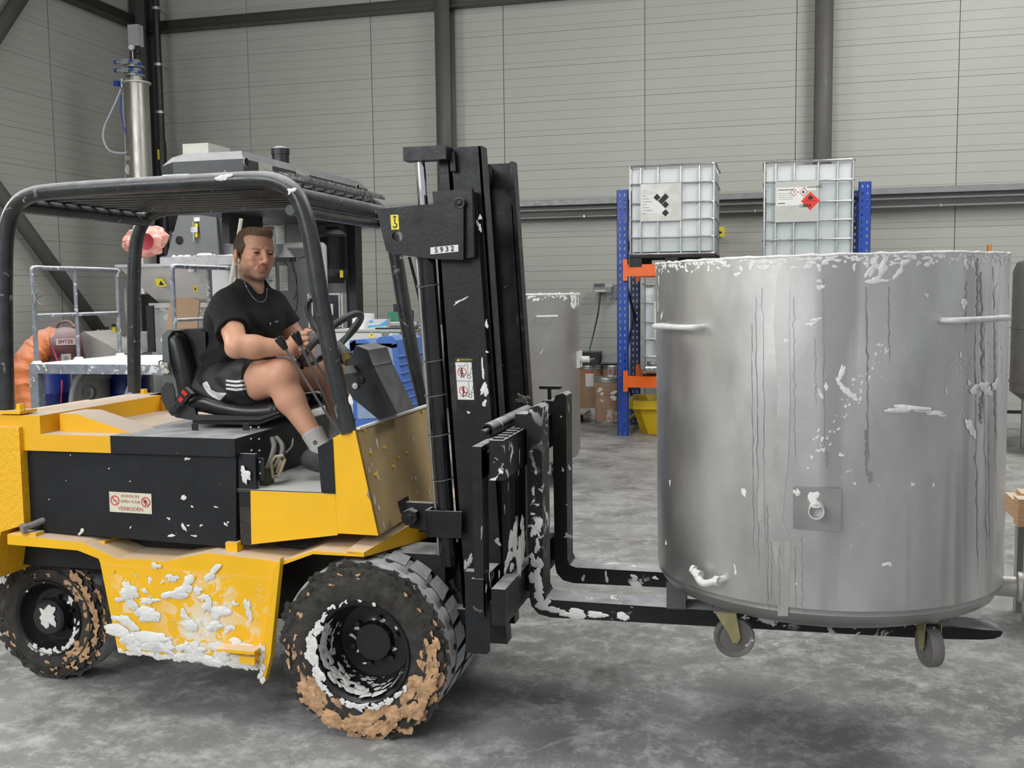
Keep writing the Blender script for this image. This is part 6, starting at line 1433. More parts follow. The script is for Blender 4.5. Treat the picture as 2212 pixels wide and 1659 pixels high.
g = MB(); g.box((xa_-.012, DR1[1]-.212, zt1-.02), (xb_+.012, DR1[1]+.13, zt1), bev=.004); g.build('lid', bkp, bx_)
text('SCOTT', Vector(((xa_+xb_)/2+.02, DR1[1]-.2025, (zt0+zt1)/2-.01)), X, Z, .045, label_w, bx_, 'lettering', bold=True)
g = MB(); o = Vector(((xa_+xb_)/2-.085, DR1[1]-.2025, (zt0+zt1)/2-.01)); ringf(g, o, X, Z, 0, 0, .02, .014, label_w); g.build('emblem', label_w, bx_)
# weigh indicator on the wall with its cable
wi = thing('weigh_indicator', 'grey weighing indicator with keypad on a wall bracket', 'scale', (ay(1302,620,WY-.2).x, WY-.1, 1.8))
a = ay(1283,632,WY-.2); b_ = ay(1322,612,WY-.2)
ing = mat('indicator_grey', (.20,.21,.22), .4)
g = MB(); g.prism([Vector((a.x, WY-.28, a.z)), Vector((a.x, WY-.25, b_.z)), Vector((a.x, WY-.12, b_.z)), Vector((a.x, WY-.12, a.z))], (b_.x-a.x, 0, 0), bev=.008); ib = g.build('housing', ing, wi)
fwv = Vector((0, .03, b_.z-a.z)).normalized(); oo = Vector(((a.x+b_.x)/2, WY-.2655, (a.z+b_.z)/2))
g = MB(); quad(g, oo, X, fwv, -.11, .015, .03, .06, mat('lcd_dark', (.03,.035,.035), .3), .003)
for i in range(5):
    for k in range(3): quad(g, oo, X, fwv, .045+i*.02, .012+k*.017, .060+i*.02, .024+k*.017, label_w, .003)
quad(g, oo, X, fwv, -.11, -.05, .05, -.03, label_w, .003); quad(g, oo, X, fwv, .06, -.05, .12, -.03, mat('label_blue', (.2,.3,.5), .5), .003); g.build('keypad', None, ib)
g = MB(); c = ay(1331,625,WY-.1); g.box((c.x-.03, WY-.16, c.z-.12), (c.x+.03, WY-.02, c.z-.05), bev=.004); g.tube(smoothpath([(c.x-.06, WY-.15, c.z-.02), (c.x, WY-.12, c.z+.06), (c.x+.03, WY-.1, c.z), (c.x-.02, WY-.1, c.z-.06)]), .008, seg=6); g.build('power_socket', ing, wi)
g = MB(); g.box(((a.x+b_.x)/2-.05, WY-.14, a.z+.03), ((a.x+b_.x)/2+.05, WY-.0, a.z+.06)); g.build('bracket', ing, wi)
g = MB(); p_ = ay(1296,632,WY-.2); q_ = ay(1273,758,DR1[1]-.02)
for d_ in (0, .012): g.tube(smoothpath([p_+X*d_*1.5, (p_*.6+q_*.4)+X*(.02+d_), q_+X*d_*.3]), .006, seg=6)
g.build('cable', bkp, wi)
# low platform scale by the brown drum
pf_ = az(1257,906,0)
fs = thing('platform_scale', 'low dark platform scale on the floor behind the forks', 'scale', (pf_.x-.5, pf_.y+.4, 0))
g = MB(); g.box((pf_.x-1.1, pf_.y-.35, .10), (pf_.x+.10, pf_.y+.2, .125), bev=.003); g.build('platform', mat('platform_steel', (.20,.20,.19), .6, dust=((.5,.5,.48), .9)), fs)
for dx in (-1.0, .02): g = MB(); g.cyl((pf_.x+dx, pf_.y-.2, 0), (pf_.x+dx, pf_.y-.2, .1), .035, seg=12); g.build('foot', bkp, fs)
g = MB(); c = az(1281,905,0); g.box((c.x-.04, c.y-.02, 0), (c.x+.05, c.y+.1, .13), bev=.004); single(g, 'white_block', mat('block_white', (.62,.61,.58), .7), 'small white block on the floor beside the dusty drum', 'block')
# smaller stainless tank behind the mast
sy = 8.6; sc0 = ay(1250,700,sy).x; sr = .56; scx = sc0-sr*1.0
zt = ay(1190,636,sy-.5).z
s2 = thing('small_steel_tank', 'stainless tank with crusted rim standing behind the mast', 'tank', (scx, sy, .0))
ss2 = mat('tank_steel_far', (.40,.385,.365), .42, .85, var=.12, vs=2.5, splat=[sp(s=9, th=.70, cs=2, ct=.5)])
g = MB(); g.lathe([(0,.16),(sr*.6,.17),(sr-.02,.24),(sr,.3),(sr,zt),(sr-.008,zt),(sr-.008,.4)], (scx, sy, 0), (0,0,1), seg=72); g.build('shell', ss2, s2)
g = MB(); rnd = random.Random(9)
g.tube([Vector((scx+math.cos(a)*(sr-.003), sy+math.sin(a)*(sr-.003), zt)) for a in [2*math.pi*i/72 for i in range(72)]], .009, closed=True, seg=6)
for i in range(90):
    a = rnd.uniform(-2.2, .2); zq = zt-rnd.random()**2*.05; blob(g, (scx+math.cos(a)*sr, sy+math.sin(a)*sr, zq), (-math.sin(a), math.cos(a), 0), Z, rnd.uniform(.008,.03), seed=i, thick=.006, n=9)
for i in range(14):
    a = rnd.uniform(-.35, .0); zq = zt-rnd.random()*.12; blob(g, (scx+math.cos(a)*sr, sy+math.sin(a)*sr, zq), (-math.sin(a), math.cos(a), 0), Z, rnd.uniform(.02,.045), asp=.6, seed=i+99, thick=.012, n=10)
tag(g.build('rim_crust', paint, s2, sharp=60), kind='stuff')
g = MB(); hp = ay(1190,683,sy-sr); hq = ay(1228,683,sy-sr); 
a1_ = -1.0; a2_ = -.72; zz = ay(1210,683,sy-.42).z
P3 = [Vector((scx+math.cos(a)*(sr+o), sy+math.sin(a)*(sr+o), zz)) for a, o in ((a1_,0),(a1_,.05),(a2_,.05),(a2_,0))]; g.tube(P3, .009, seg=8); g.build('handle', whit, s2)
g = MB(); c = ay(1256,776,sy+.0); g.box((scx+sr-.02, sy-.08, c.z-.07), (scx+sr+.015, sy+.08, c.z+.07), bev=.002); g.cyl((scx+sr, sy, c.z), (scx+sr+.09, sy, c.z), .028, seg=16); g.build('outlet', whit, s2)
for i in range(4):
    a = math.pi/4+i*math.pi/2; g = MB(); p = Vector((scx+math.cos(a)*.4, sy+math.sin(a)*.4, .07)); g.cyl(p-X*.02, p+X*.02, .07, seg=20); g.box(p+Vector((-.03,-.03,.0)), p+Vector((-.024,.03,.14))); g.box(p+Vector((.024,-.03,0)), p+Vector((.03,.03,.14))); g.build('caster', smooth_ss, s2)
# arrow sign on a post behind the left container
g = MB(); a = ay(1543,512,WY-.3); b_ = ay(1566,490,WY-.3); g.box((a.x-.2, WY-.31, a.z), (b_.x, WY-.30, b_.z)); 
sg = thing('arrow_sign', 'yellow sign with black arrow fixed to the wall rail', 'sign', (a.x, WY-.3, a.z)); g.build('plate', label_y, sg)
g = MB(); o = Vector((ay(1553,500,WY-.3).x, WY-.3105, (a.z+b_.z)/2)); poly(g, o, X, Z, [(-.07,.012),(.0,.0),(.0,.02),(.05,-.01),(.0,-.035),(.0,-.018),(-.07,-.006)], ink); g.build('arrow', ink, sg)
g = MB(); g.box((a.x-.2, WY-.30, a.z+.02), (a.x-.15, WY-.02, a.z+.05)); g.box((b_.x-.1, WY-.30, a.z+.02), (b_.x-.05, WY-.02, a.z+.05)); g.build('sign_bracket', steelg, sg)
# vessel at the right edge of the view
vy = 11.0; vx = ay(2188,650,vy).x
vt = thing('storage_vessel', 'tall grey pressure vessel at right edge of the hall', 'vessel', (vx+.45, vy, 0)); vr = .45; vz_ = ay(2200,560,vy).z
g = MB(); g.lathe([(0,.45),(vr*.6,.48),(vr,.62),(vr,vz_-.12),(vr*.92,vz_-.03),(vr*.6,vz_+.03),(0,vz_+.05)], (vx+vr, vy, 0), (0,0,1), seg=56); g.build('shell', mat('vessel_grey', (.22,.22,.215), .45, .6), vt)
for z in (1.25, .72): g = MB(); g.lathe([(vr+.001,z-.01),(vr+.012,z-.008),(vr+.012,z+.008),(vr+.001,z+.01)], (vx+vr, vy, 0), (0,0,1), seg=56); g.build('band', smooth_ss, vt)
for i in range(3): a = -1.9+i*2.09; g = MB(); g.cyl((vx+vr+math.cos(a)*vr*.85, vy+math.sin(a)*vr*.85, 0), (vx+vr+math.cos(a)*vr*.85, vy+math.sin(a)*vr*.85, .6), .03, seg=10); g.build('leg', smooth_ss, vt)
g = MB(); q = ay(2137,545,vy+1); g.cyl((q.x, vy+1, 0), (q.x, vy+1, ay(2137,529,vy+1).z), .025, seg=10); single(g, 'marker_post', mat('post_orange', (.5,.2,.05), .6), 'thin orange marker post behind the tank rim', 'post')
g = MB(); a = az(2180,925,0); b_ = az(2212,955,0); g.box((a.x-.3, a.y, 0), (a.x+2.2, a.y+.9, .07), bev=.01); struct(g, 'trim_9', mat('concrete_plinth', (.38,.37,.36), .8, var=.1))
# pallet whose corner shows at the right edge
wood = mat('pallet_wood', (.50,.30,.16), .7, var=.2, vs=9, stretch=(1,8,8), dust=((.6,.57,.52), .7))
pw = ay(2199,1115,5.3); pz = pw.z
pt_ = thing('wooden_pallet', 'stack corner of a wooden pallet at the right edge', 'pallet', (pw.x+.6, 5.7, 0))
for k in range(2):
    g = MB(); g.box((pw.x+k*.05, 5.3+k*.15, pz+.06), (pw.x+1.2, 5.3+k*.19+.10, pz+.082), bev=.002); g.build('plank', wood, pt_)
for k in range(3):
    g = MB(); g.box((pw.x+.0+k*.52, 5.3, pz-.03), (pw.x+.1+k*.52, 5.6, pz+.06), bev=.002); g.build('bearer', wood, pt_)
for k in range(3):
    g = MB(); g.box((pw.x+.02*k, 5.3+k*.1, pz-.052), (pw.x+1.2, 5.3+k*.1+.09, pz-.03), bev=.002); g.build('plank', wood, pt_)
for dx in (.05, 1.1):
    for dy in (.03, .22): g = MB(); g.box((pw.x+dx, 5.3+dy, 0), (pw.x+dx+.08, 5.3+dy+.06, pz-.052)); g.build('trestle_leg', smooth_ss, pt_)
# ================================================================ mixer, platform and clutter, left
anth = mat('machine_anthracite', (.032, .036, .043), .45, var=.12, vs=4, dust=((.40,.41,.42), 1.1), splat=[((.3,.31,.33), 14, .68, 3, .5)])
mgrey = mat('machine_grey', (.14, .145, .155), .5, var=.08, dust=((.5,.5,.5), 1.0), splat=[((.4,.4,.42), 14, .70, 3, .5)])
mblack = mat('machine_black', (.009, .010, .012), .45, dust=((.3,.3,.3), .8))
beige = mat('vent_beige', (.44, .44, .40), .5)
sshop = mat('hopper_steel', (.58,.57,.55), .5, .35, var=.06, vs=3)
dusty = mat('dusty_galvanised', (.22,.24,.28), .6, .3, var=.25, vs=14, splat=[((.6,.6,.6), 13, .58, 4, .4)], dust=((.65,.65,.65), 1.1, .2))
powder = mat('white_powder', (.56,.555,.55), .95, var=.12, vs=9, bump=.006, bs=22)
MX = ay(525,330,8.5).x; MY0 = 8.5
MXR = thing('mixing_machine', 'huge anthracite mixer with overhanging head, vents and motor behind the driver', 'machine', (MX, 10.2, 0))
zt_n = ay(525,322,MY0).z; zb_n = ay(525,478,MY0).z; MW = 1.0; MY1 = 11.45
x0_ = MX-MW
# head: chamfered plan, sloping dusty roof edge
ft = zt_n-.085
outer = [(x0_+.10, MY0+.12), (x0_+.30, MY0), (MX-.0, MY0), (MX, MY0), (MX, MY1), (x0_, MY1), (x0_, MY0+.35)]
outer = [(x0_+.28, MY0), (MX, MY0), (MX, MY1), (x0_, MY1), (x0_, MY0+.25)]
g = MB(); g.prism([Vector((a, b_, zt_n-.50)) for a, b_ in outer], (0, 0, .415), bev=.004); g.build('head_housing', anth, MXR)
ins = [(x0_+.34, MY0+.10), (MX-.07, MY0+.10), (MX-.07, MY1-.1), (x0_+.08, MY1-.1), (x0_+.08, MY0+.30)]
g = MB(); A1 = [g.bm.verts.new((a, b_, ft)) for a, b_ in outer]; A2 = [g.bm.verts.new((a, b_, zt_n)) for a, b_ in ins]
for i in range(5): g.bm.faces.new((A1[i], A1[(i+1) % 5], A2[(i+1) % 5], A2[i]))
g.bm.faces.new(A2); g.build('roof_cover', mat('roof_dusty', (.12,.124,.13), .6, var=.15, dust=((.36,.36,.36), .5)), MXR)
g = MB(); g.box((x0_+.25, MY0+.22, zt_n), (x0_+.52, MY0+.62, zt_n+.11)); tag(g.build('junction_box', beige, MXR), 'pale grey box on the machine roof')
mc_ = ay(606,336,10.2)
g = MB(); g.cyl((mc_.x, 10.2, zt_n-.1), (mc_.x, 10.2, ay(606,324,10.2).z), .09, seg=28); g.lathe([(.098,0),(.098,.06),(.05,.085),(0,.09)], (mc_.x, 10.2, ay(606,334,10.2).z), (0,0,1), seg=28); g.build('fan_motor', mblack, MXR)
def onside(px, py): return ax(px, py, MX)
for (x_a, x_b, ya, yb_) in ((558,587,350,400), (640,666,367,400)):
    p = onside(x_a, ya); q = onside(x_b, yb_); g = MB(); zc = p.z; h_ = .27
    g.box((MX, p.y, zc-h_), (MX+.012, q.y, zc), bev=.002)
    for k in range(7): yy = p.y+.05+(q.y-p.y-.1)*k/6; g.box((MX+.010, yy-.008, zc-h_+.04), (MX+.020, yy+.008, zc-.04))
    g.build('vent_panel', beige, MXR)
p = onside(607,372); q = onside(620,395); g = MB(); g.box((MX, p.y, p.z-.15), (MX+.004, q.y, p.z)); g.build('data_plate', label_w, MXR)
for px, py in ((531,350), (772,406)):
    p = onside(px, py); g = MB(); g.lathe([(.045,.0),(.04,.006),(.035,.002),(0,.002)], (MX, p.y, p.z), (1,0,0), seg=20, mats=[beige, dark, dark]); g.build('lifting_hole', None, MXR)
p = ay(355,388,MY0); g = MB(); g.box((p.x, MY0-.03, p.z-.1), (p.x+.28, MY0, p.z+.04), bev=.002); g.build('lock_plate', steelg, MXR)
# column with long vents
cy = 11.0; ca = ay(640,480,cy); 
g = MB(); ca0 = ay(592,500,cy).x; ca1 = ay(668,500,cy).x; g.box((ca0, cy, 0), (ca1, cy+.7, zt_n-.45), bev=.004); g.box((ca1, cy+.25, 0), (ay(748,500,cy+.3).x, cy+.7, zt_n-.45), bev=.004); g.build('column', mgrey, MXR)
for (pa_, pb_) in (((596,473),(616,527)), ((604,574),(623,628))):
    p = ay(*pa_, cy); q = ay(*pb_, cy); g = MB(); g.box((p.x, cy-.012, q.z), (q.x, cy, p.z), bev=.002)
    for k in range(7): z = q.z+.05+(p.z-q.z-.1)*k/6; g.box((p.x+.015, cy-.022, z-.008), (q.x-.015, cy-.012, z+.004))
    g.build('vent_panel', beige, MXR)
p = ay(572,598,cy); q = ay(593,625,cy); g = MB(); g.box((p.x, cy-.006, q.z), (q.x, cy, p.z)); lb_ = g.build('notice', label_w, MXR)
g = MB(); o = Vector(((p.x+q.x)/2, cy-.007, (p.z+q.z)/2)); quad(g, o, X, Z, -.0, .05, .045, .057, redink); quad(g, o, X, Z, .0, .02, .045, .035, mat('label_green', (.02,.2,.08), .5)); quad(g, o, X, Z, -.04, .0, .02, .006, ink); g.build('notice_print', None, MXR)
# belly under the head, agitator guard, bowl
g = MB(); g.box((x0_+.3, 9.3, zt_n-.80), (MX-.62, 10.0, zt_n-.5), bev=.01); g.build('gear_case', mblack, MXR)
gy = 10.3
P = [ay(385,465,gy), ay(470,465,gy), ay(476,555,gy), ay(360,555,gy)]
g = MB(); g.prism([Vector((v.x, gy, v.z)) for v in P], (0, .02, 0)); 
for px, py in ((388,519),(451,520)):
    c = ay(px, py, gy-.002); g.lathe([(.055 if px < 400 else .03, 0), (.05 if px < 400 else .026, -.003), (0, -.003)], c, (0,1,0), seg=20, mats=[beige, dark])
g.mats[0:0] = []; 
gd = g.build('shaft_guard', None, MXR); gd.data.materials.clear(); [gd.data.materials.append(q) for q in (beige, dark)]
gd.data.materials.clear()
for f in gd.data.polygons: pass
gd.data.materials.append(mgrey); gd.data.materials.append(dark)
g = MB(); g.prism([Vector((v.x, gy+.02, v.z)) for v in [ay(432,465,gy), ay(470,465,gy), ay(476,555,gy), ay(440,555,gy)]], (0, -.05, 0), bev=.01); g.build('guard_rib', mgrey, MXR)
for (a_, b__, m_) in (((419,470),(432,478),label_w), ((419,483),(427,490),label_y), ((419,503),(427,512),label_y)):
    p = ay(*a_, gy-.03); q = ay(*b__, gy-.03); g = MB(); g.box((p.x, gy-.034, q.z), (q.x, gy-.0, p.z)); g.build('sticker', m_, gd)
p = ay(414,491,gy-.03); q = ay(429,502,gy-.03); g = MB(); g.box((p.x, gy-.05, q.z), (q.x, gy-.0, p.z), bev=.004); g.cyl((p.x+.03, gy-.04, q.z-.10), (p.x+.03, gy-.04, p.z+.06), .012, seg=10); g.build('latch', steelg, gd)
g = MB(); v = [ay(462,465,gy+.1), ay(520,465,gy+.1), ay(520,556,gy+.1), ay(470,556,gy+.1)]; g.prism([Vector((q.x, gy+.1, q.z)) for q in v], (0,.02,0)); c = ay(492,520,gy+.098); g.lathe([(.046,0),(0,-.001)], c, (0,1,0), seg=24, mats=[beige]); 
sg_ = g.build('side_guard', None, MXR); sg_.data.materials.clear(); [sg_.data.materials.append(q) for q in (mgrey, beige)]
for f in sg_.data.polygons: f.material_index = 1 if len(f.vertices) == 3 else 0
for f in gd.data.polygons: f.material_index = 1 if len(f.vertices) == 3 else 0
by = 10.2; a = ay(345,556,by); b_ = ay(530,556,by)
g = MB(); g.box((a.x, by, ay(400,574,by).z), (b_.x-.05, by+.9, a.z), bev=.006); lidp = g.build('mixer_lid', mat('lid_dusty', (.42,.42,.44), .7, .2, var=.15, vs=12, dust=((.65,.65,.64), 1.1, .2)), MXR)
g = MB(); g.box((ay(455,580,by).x, by+.02, .3), (ay(506,580,by).x, by+.8, ay(455,574,by).z)); g.build('bowl_housing', mat('dusted_white_steel', (.48,.48,.48), .7, var=.08), MXR)
rnd = random.Random(5); g = MB()
for i in range(26): px = rnd.uniform(372, 520); c = ay(px, 556, by+.03); g.ell((c.x, by+rnd.uniform(.02,.15), a.z+.005), (rnd.uniform(.01,.05), .03, rnd.uniform(.006,.022)), seg=8)
for px in (435, 445): c = ay(px, 549, by+.05); g.ell((c.x, by+.08, c.z-.01), (.08,.06,.025), seg=10)
tag(g.build('powder_heaps', powder, lidp), kind='stuff')
# mixer motor, hanging on the column
my = 10.9; c = ay(716,555,my); mr = .155
zt2 = ay(716,505,my).z; zb2 = ay(716,612,my).z; c.x += .02
g = MB(); g.lathe([(0,0),(mr*.75,0),(mr,.08),(mr,.16)], (c.x, my, zb2), (0,0,1), seg=40); g.cyl((c.x, my, zb2+.14), (c.x, my, zt2-.02), mr-.014, seg=40)
for k in range(44):
    an = 2*math.pi*k/44; u_ = Vector((math.cos(an), math.sin(an), 0)); g.prism([Vector((c.x, my, zb2+.16))+u_*(mr-.02)+Vector((-u_.y, u_.x, 0))*.003, Vector((c.x, my, zb2+.16))+u_*mr+Vector((-u_.y, u_.x, 0))*.003, Vector((c.x, my, zb2+.16))+u_*mr-Vector((-u_.y, u_.x, 0))*.003, Vector((c.x, my, zb2+.16))+u_*(mr-.02)-Vector((-u_.y, u_.x, 0))*.003], (0,0,zt2-zb2-.2))
g.lathe([(mr+.004,-.03),(mr+.006,0),(mr*.6,.05),(mr*.5,.09),(0,.09)], (c.x, my, zt2-.01), (0,0,1), seg=40); mo = g.build('drive_motor', mblack, MXR, sharp=25)
p = ay(737,590,my-.12); g = MB(); g.box((p.x-.0, my-.155, p.z-.05), (p.x+.025, my-.12, p.z+.03)); g.build('sticker', label_y, mo)
# belt guard
g = MB(); x_a = ay(752,480,11.2); x_b = ay(766,700,11.2); g.prism([Vector((ay(748,470,11.2).x, 11.2, zt_n-.5)), Vector((ay(766,470,11.2).x, 11.2, zt_n-.5)), Vector((ay(771,700,11.2).x, 11.2, .9)), Vector((ay(757,700,11.2).x, 11.2, .9))], (0,.2,0), bev=.01); g.build('cable_duct', mblack, MXR)
# control arm with panel
ry = 9.9
pl_p = [ay(612,552,ry), ay(612,535,ry), ay(618,526,ry), ay(640,526,ry), ay(690,525,ry), ay(700,527,ry), ay(703,536,ry), ay(703,640,ry)]
g = MB(); am = mat('arm_beige', (.40,.40,.38), .45)
P = [ay(618,547,ry), ay(618,532,ry), ay(626,530.5,ry), ay(690,530,ry), ay(698,533,ry), ay(699,545,ry), ay(702,640,ry)]
g.tube(smoothpath(P, 3), .033, seg=14); arm = g.build('control_arm', am, MXR)
g = MB(); c = ay(619,547,ry); g.lathe([(.04,.03),(.05,.02),(.055,.0),(.075,-.02),(.085,-.045),(0,-.045)], c, (0,0,1), seg=24); g.build('arm_joint', am, arm)
g = MB(); c2_ = ay(619,559,ry); g.box((c2_.x-.10, ry-.06, c2_.z-.03), (c2_.x+.07, ry+.08, c2_.z+.015)); g.build('arm_foot', mblack, arm)
for P in ([(632,558),(636,580),(640,600),(642,640),(640,668),(634,675)], [(628,562),(634,585),(640,605)], [(646,558),(660,552),(672,540)], [(640,600),(641,620),(638,640),(632,645)], [(620,575),(616,565),(622,560)]):
    g = MB(); g.tube(smoothpath([ay(a, b__, ry-.03) for a, b__ in P]), .008, seg=6); g.build('control_cable', mblack, arm)
py_ = ry-.15; a = ay(672,634,py_); b_ = ay(736,706,py_)
g = MB(); g.box((a.x, py_, b_.z), (b_.x, py_+.12, a.z), bev=.006); pn = g.build('control_panel', mat('panel_frame', (.45,.45,.45), .35, .6), MXR)
g = MB(); g.box((a.x+.018, py_-.003, b_.z+.018), (b_.x-.018, py_, a.z-.018)); g.build('screen', mat('panel_dark', (.008,.009,.02), .3), pn)
g = MB(); cc_ = ay(716,665,py_); g.box((cc_.x-.03, py_-.005, cc_.z-.07), (cc_.x+.02, py_-.003, cc_.z+.04)); g.build('frame_strip', beige, pn)
for xx in (a.x-.03, b_.x+.02): g = MB(); g.box((xx-.006, py_-.01, b_.z-.01), (xx+.012, py_+.10, a.z+.0)); g.build('handle', mat('panel_frame', (.45,.45,.45), .35, .6), pn)
# big dark machine base seen between the man's legs
g = MB(); a = ay(560,800,9.9); b_ = ay(770,870,9.9); g.box((ay(520,800,9.9).x, 9.9, .0), (ay(745,800,9.9).x, 10.8, ay(640,720,9.9).z), bev=.01); g.build('machine_base', mgrey, MXR)
g = MB(); g.box((ay(532,800,9.6).x, 9.4, .30), (ay(745,800,9.6).x, 9.9, .50), bev=.01); g.build('machine_plinth', mat('lid_dusty', (.42,.42,.44), .7), MXR)
# --- feed hopper
hy = 10.9
HP = thing('feed_hopper', 'stainless feed hopper with sloping sides and red clamps above the platform', 'hopper', (ay(370,700,hy).x, hy, 0))
zt = ay(300,577,hy).z; z2 = ay(330,655,hy).z
xa_, xb_ = ay(256,577,hy).x, ay(448,577,hy).x; xc_, xd_ = ay(318,655,hy).x, ay(432,655,hy).x
g = MB(); T1 = [Vector((xa_, hy, zt)), Vector((xb_, hy, zt)), Vector((xb_, hy+1, zt)), Vector((xa_, hy+1, zt))]; T2 = [Vector((xc_, hy+.25, z2)), Vector((xd_, hy+.25, z2)), Vector((xd_, hy+.75, z2)), Vector((xc_, hy+.75, z2))]
g.faces(T1+T2, [(0,4,5,1),(1,5,6,2),(2,6,7,3),(3,7,4,0),(0,1,2,3)]); bmesh.ops.recalc_face_normals(g.bm, faces=g.bm.faces); g.build('hopper_cone', sshop, HP)
g = MB(); g.box((xa_-.03, hy-.03, zt), (xb_+.03, hy+1.03, zt+.035), bev=.004); g.build('hopper_rim', mat('lid_dusty', (.42,.42,.44), .7), HP)
g = MB(); g.box((ay(306,720,hy).x, hy+.2, .3), (ay(428,720,hy).x, hy+.8, z2), bev=.004); g.build('hopper_box', mat('dusty_box', (.40,.41,.42), .6, .4, var=.12, splat=[sp(s=7, th=.55, cs=2, ct=.4)]), HP)
g = MB(); g.box((ay(304,672,hy).x, hy+.17, z2-.06), (ay(436,672,hy).x, hy+.83, z2-.0), bev=.004); g.build('flange', sshop, HP)
for px, py in ((281,548),(412,543)):
    c = ay(px, py, hy-.02); g = MB(); g.cyl(c-Z*.07, c+Z*.07, .016, r2=.02, seg=10); cl = g.build('red_clamp', redp, HP); b2_ = c-Z*.07
    g = MB(); g.cyl(b2_-Z*.11, b2_, .014, seg=8); g.box(b2_+Vector((-.03,-.02,-.17)), b2_+Vector((.05,.02,-.13))); g.cyl(b2_+Vector((0,0,-.13)), b2_+Vector((.1,0,-.11)), .012, seg=8); g.build('clamp_arm', whit, cl)
for (px, py, s) in ((350,611,.05), (425,623,.035)):
    c = ay(px, py, hy+.06); nrm_ = Vector((0,-.95,-.3)); wv = Vector((0,-.3,.95)); g = MB()
    if px == 350: poly(g, c+Vector((0,-.03,0)), X, wv, [(-.06,-.045),(.075,-.045),(.03,.05),(-.06,.05)], label_y); poly(g, c+Vector((0,-.032,0)), X, wv, [(-.03,-.03),(.045,-.03),(.008,.03)], ink)
    else: quad(g, c+Vector((0,-.03,0)), X, wv, -.024, -.04, .024, .04, label_y); poly(g, c+Vector((0,-.032,0)), X, wv, [(-.015,-.02),(.015,-.02),(0,.02)], ink)
    g.build('warning_sticker', None, HP)
# --- pink bag hanging over the hopper, white pole, cardboard
g = MB(); py0 = hy+.15
pc_ = ay(312,520,py0)
rnd = random.Random(12)
for (dx, dz, rx, rz) in ((0,.02,.25,.17),(-.12,-.02,.16,.13),(.12,.03,.20,.16),(.02,-.11,.20,.12)): g.ell((pc_.x+dx, py0, pc_.z+dz), (rx, .18, rz), seg=40)
for v in g.bm.verts:
    n_ = mnoise.noise(v.co*6)*.05-abs(mnoise.noise(v.co*11))*.07-abs(mnoise.noise(v.co*26))*.03; d_ = (v.co-pc_); d_.normalize(); v.co += d_*n_
pb_ = single(g, 'pink_plastic_bag', mat('pink_film', (.80,.38,.32), .55, var=.2, vs=7, bump=.02, bs=9), 'crumpled pink orange plastic bag hanging over the hopper', 'bag')
g = MB(); c = ay(316,522,py0-.2); g.lathe([(.10,0),(.075,.01),(.0,.03)], c, (0,1,0), seg=18); single(g, 'red_pail', mat('red_dark', (.28,.02,.035), .6), 'dark red opening of a pail in the pink bag', 'pail')
g = MB(); c = ay(352,525,py0+.1); g.tube([c+Vector((math.cos(a)*.19, 0, math.sin(a)*.17)) for a in [math.radians(-100+i*11) for i in range(14)]], .011, seg=8); single(g, 'bucket_rim', mat('rim_blue', (.20,.22,.42), .5), 'pale blue hoop beside the pink bag', 'hoop')
g = MB(); a = ay(521,473,8.3); b_ = ay(497,622,8.4); d_ = (b_-a); g.cyl(a, a+d_*(a.z/-d_.z), .017, seg=12); single(g, 'wooden_pole', mat('pole_wood', (.48,.44,.38), .7, var=.1), 'pale wooden pole leaning behind the driver', 'pole')
g = MB(); q = [ay(376,645,10.45), ay(418,642,10.45), ay(431,650,10.45), ay(426,712,10.45), ay(358,712,10.45), ay(368,646,10.45)]; g.prism([Vector((v.x, 10.45, v.z)) for v in q]+[], (0,.02,0)); q2 = [Vector((v.x, 10.45, 0)) for v in (q[3], q[4])]
g.prism([Vector((q[4].x, 10.45, .9)), Vector((q[3].x, 10.45, .9)), Vector((q[3].x, 10.45, q[3].z)), Vector((q[4].x, 10.45, q[4].z))], (0,.02,0)); single(g, 'cardboard_sheet', mat('cardboard', (.33,.215,.13), .8, var=.05), 'brown cardboard sheet standing behind the railing', 'cardboard')
# --- platform with railings
PF = thing('work_platform', 'grey steel work platform with pipe railings covered in white powder', 'platform', (-6.6, 9.8, 0))
fx = ay(72,788,9.1).x; pz_ = ay(80,786,9.1).z; fx2 = -5.78; fy0, fy1 = 9.1, 10.62
g = MB(); g.box((fx, fy0, pz_-.02), (fx2, fy1, pz_), bev=.002); dk = g.build('deck', powder, PF)
g = MB(); g.box((fx-.03, fy0-.03, pz_-.10), (fx2, fy0, pz_-.0), bev=.003); g.box((fx-.03, fy0, pz_-.10), (fx, fy1, pz_-.0)); g.box((fx, fy1, pz_-.1), (fx2, fy1+.03, pz_)); g.build('deck_frame', dusty, PF)
for x, y in ((fx-.03, fy0-.03), (fx+.85, fy0-.03), (fx-.03, fy1-.08)):
    if x < fx: g = MB(); g.box((x, y, 0), (x+.10, y+.10, pz_-.1), bev=.004); g.build('leg', dusty, PF)
g = MB(); a = ay(292,808,9.15); b_ = ay(272,850,9.15); g.prism([a-X*.04, a+X*.04, Vector((b_.x-.25+.04, 9.15, .1)), Vector((b_.x-.25-.04, 9.15, .1))], (0,.08,0)); g.build('stair_stringer', dusty, PF)
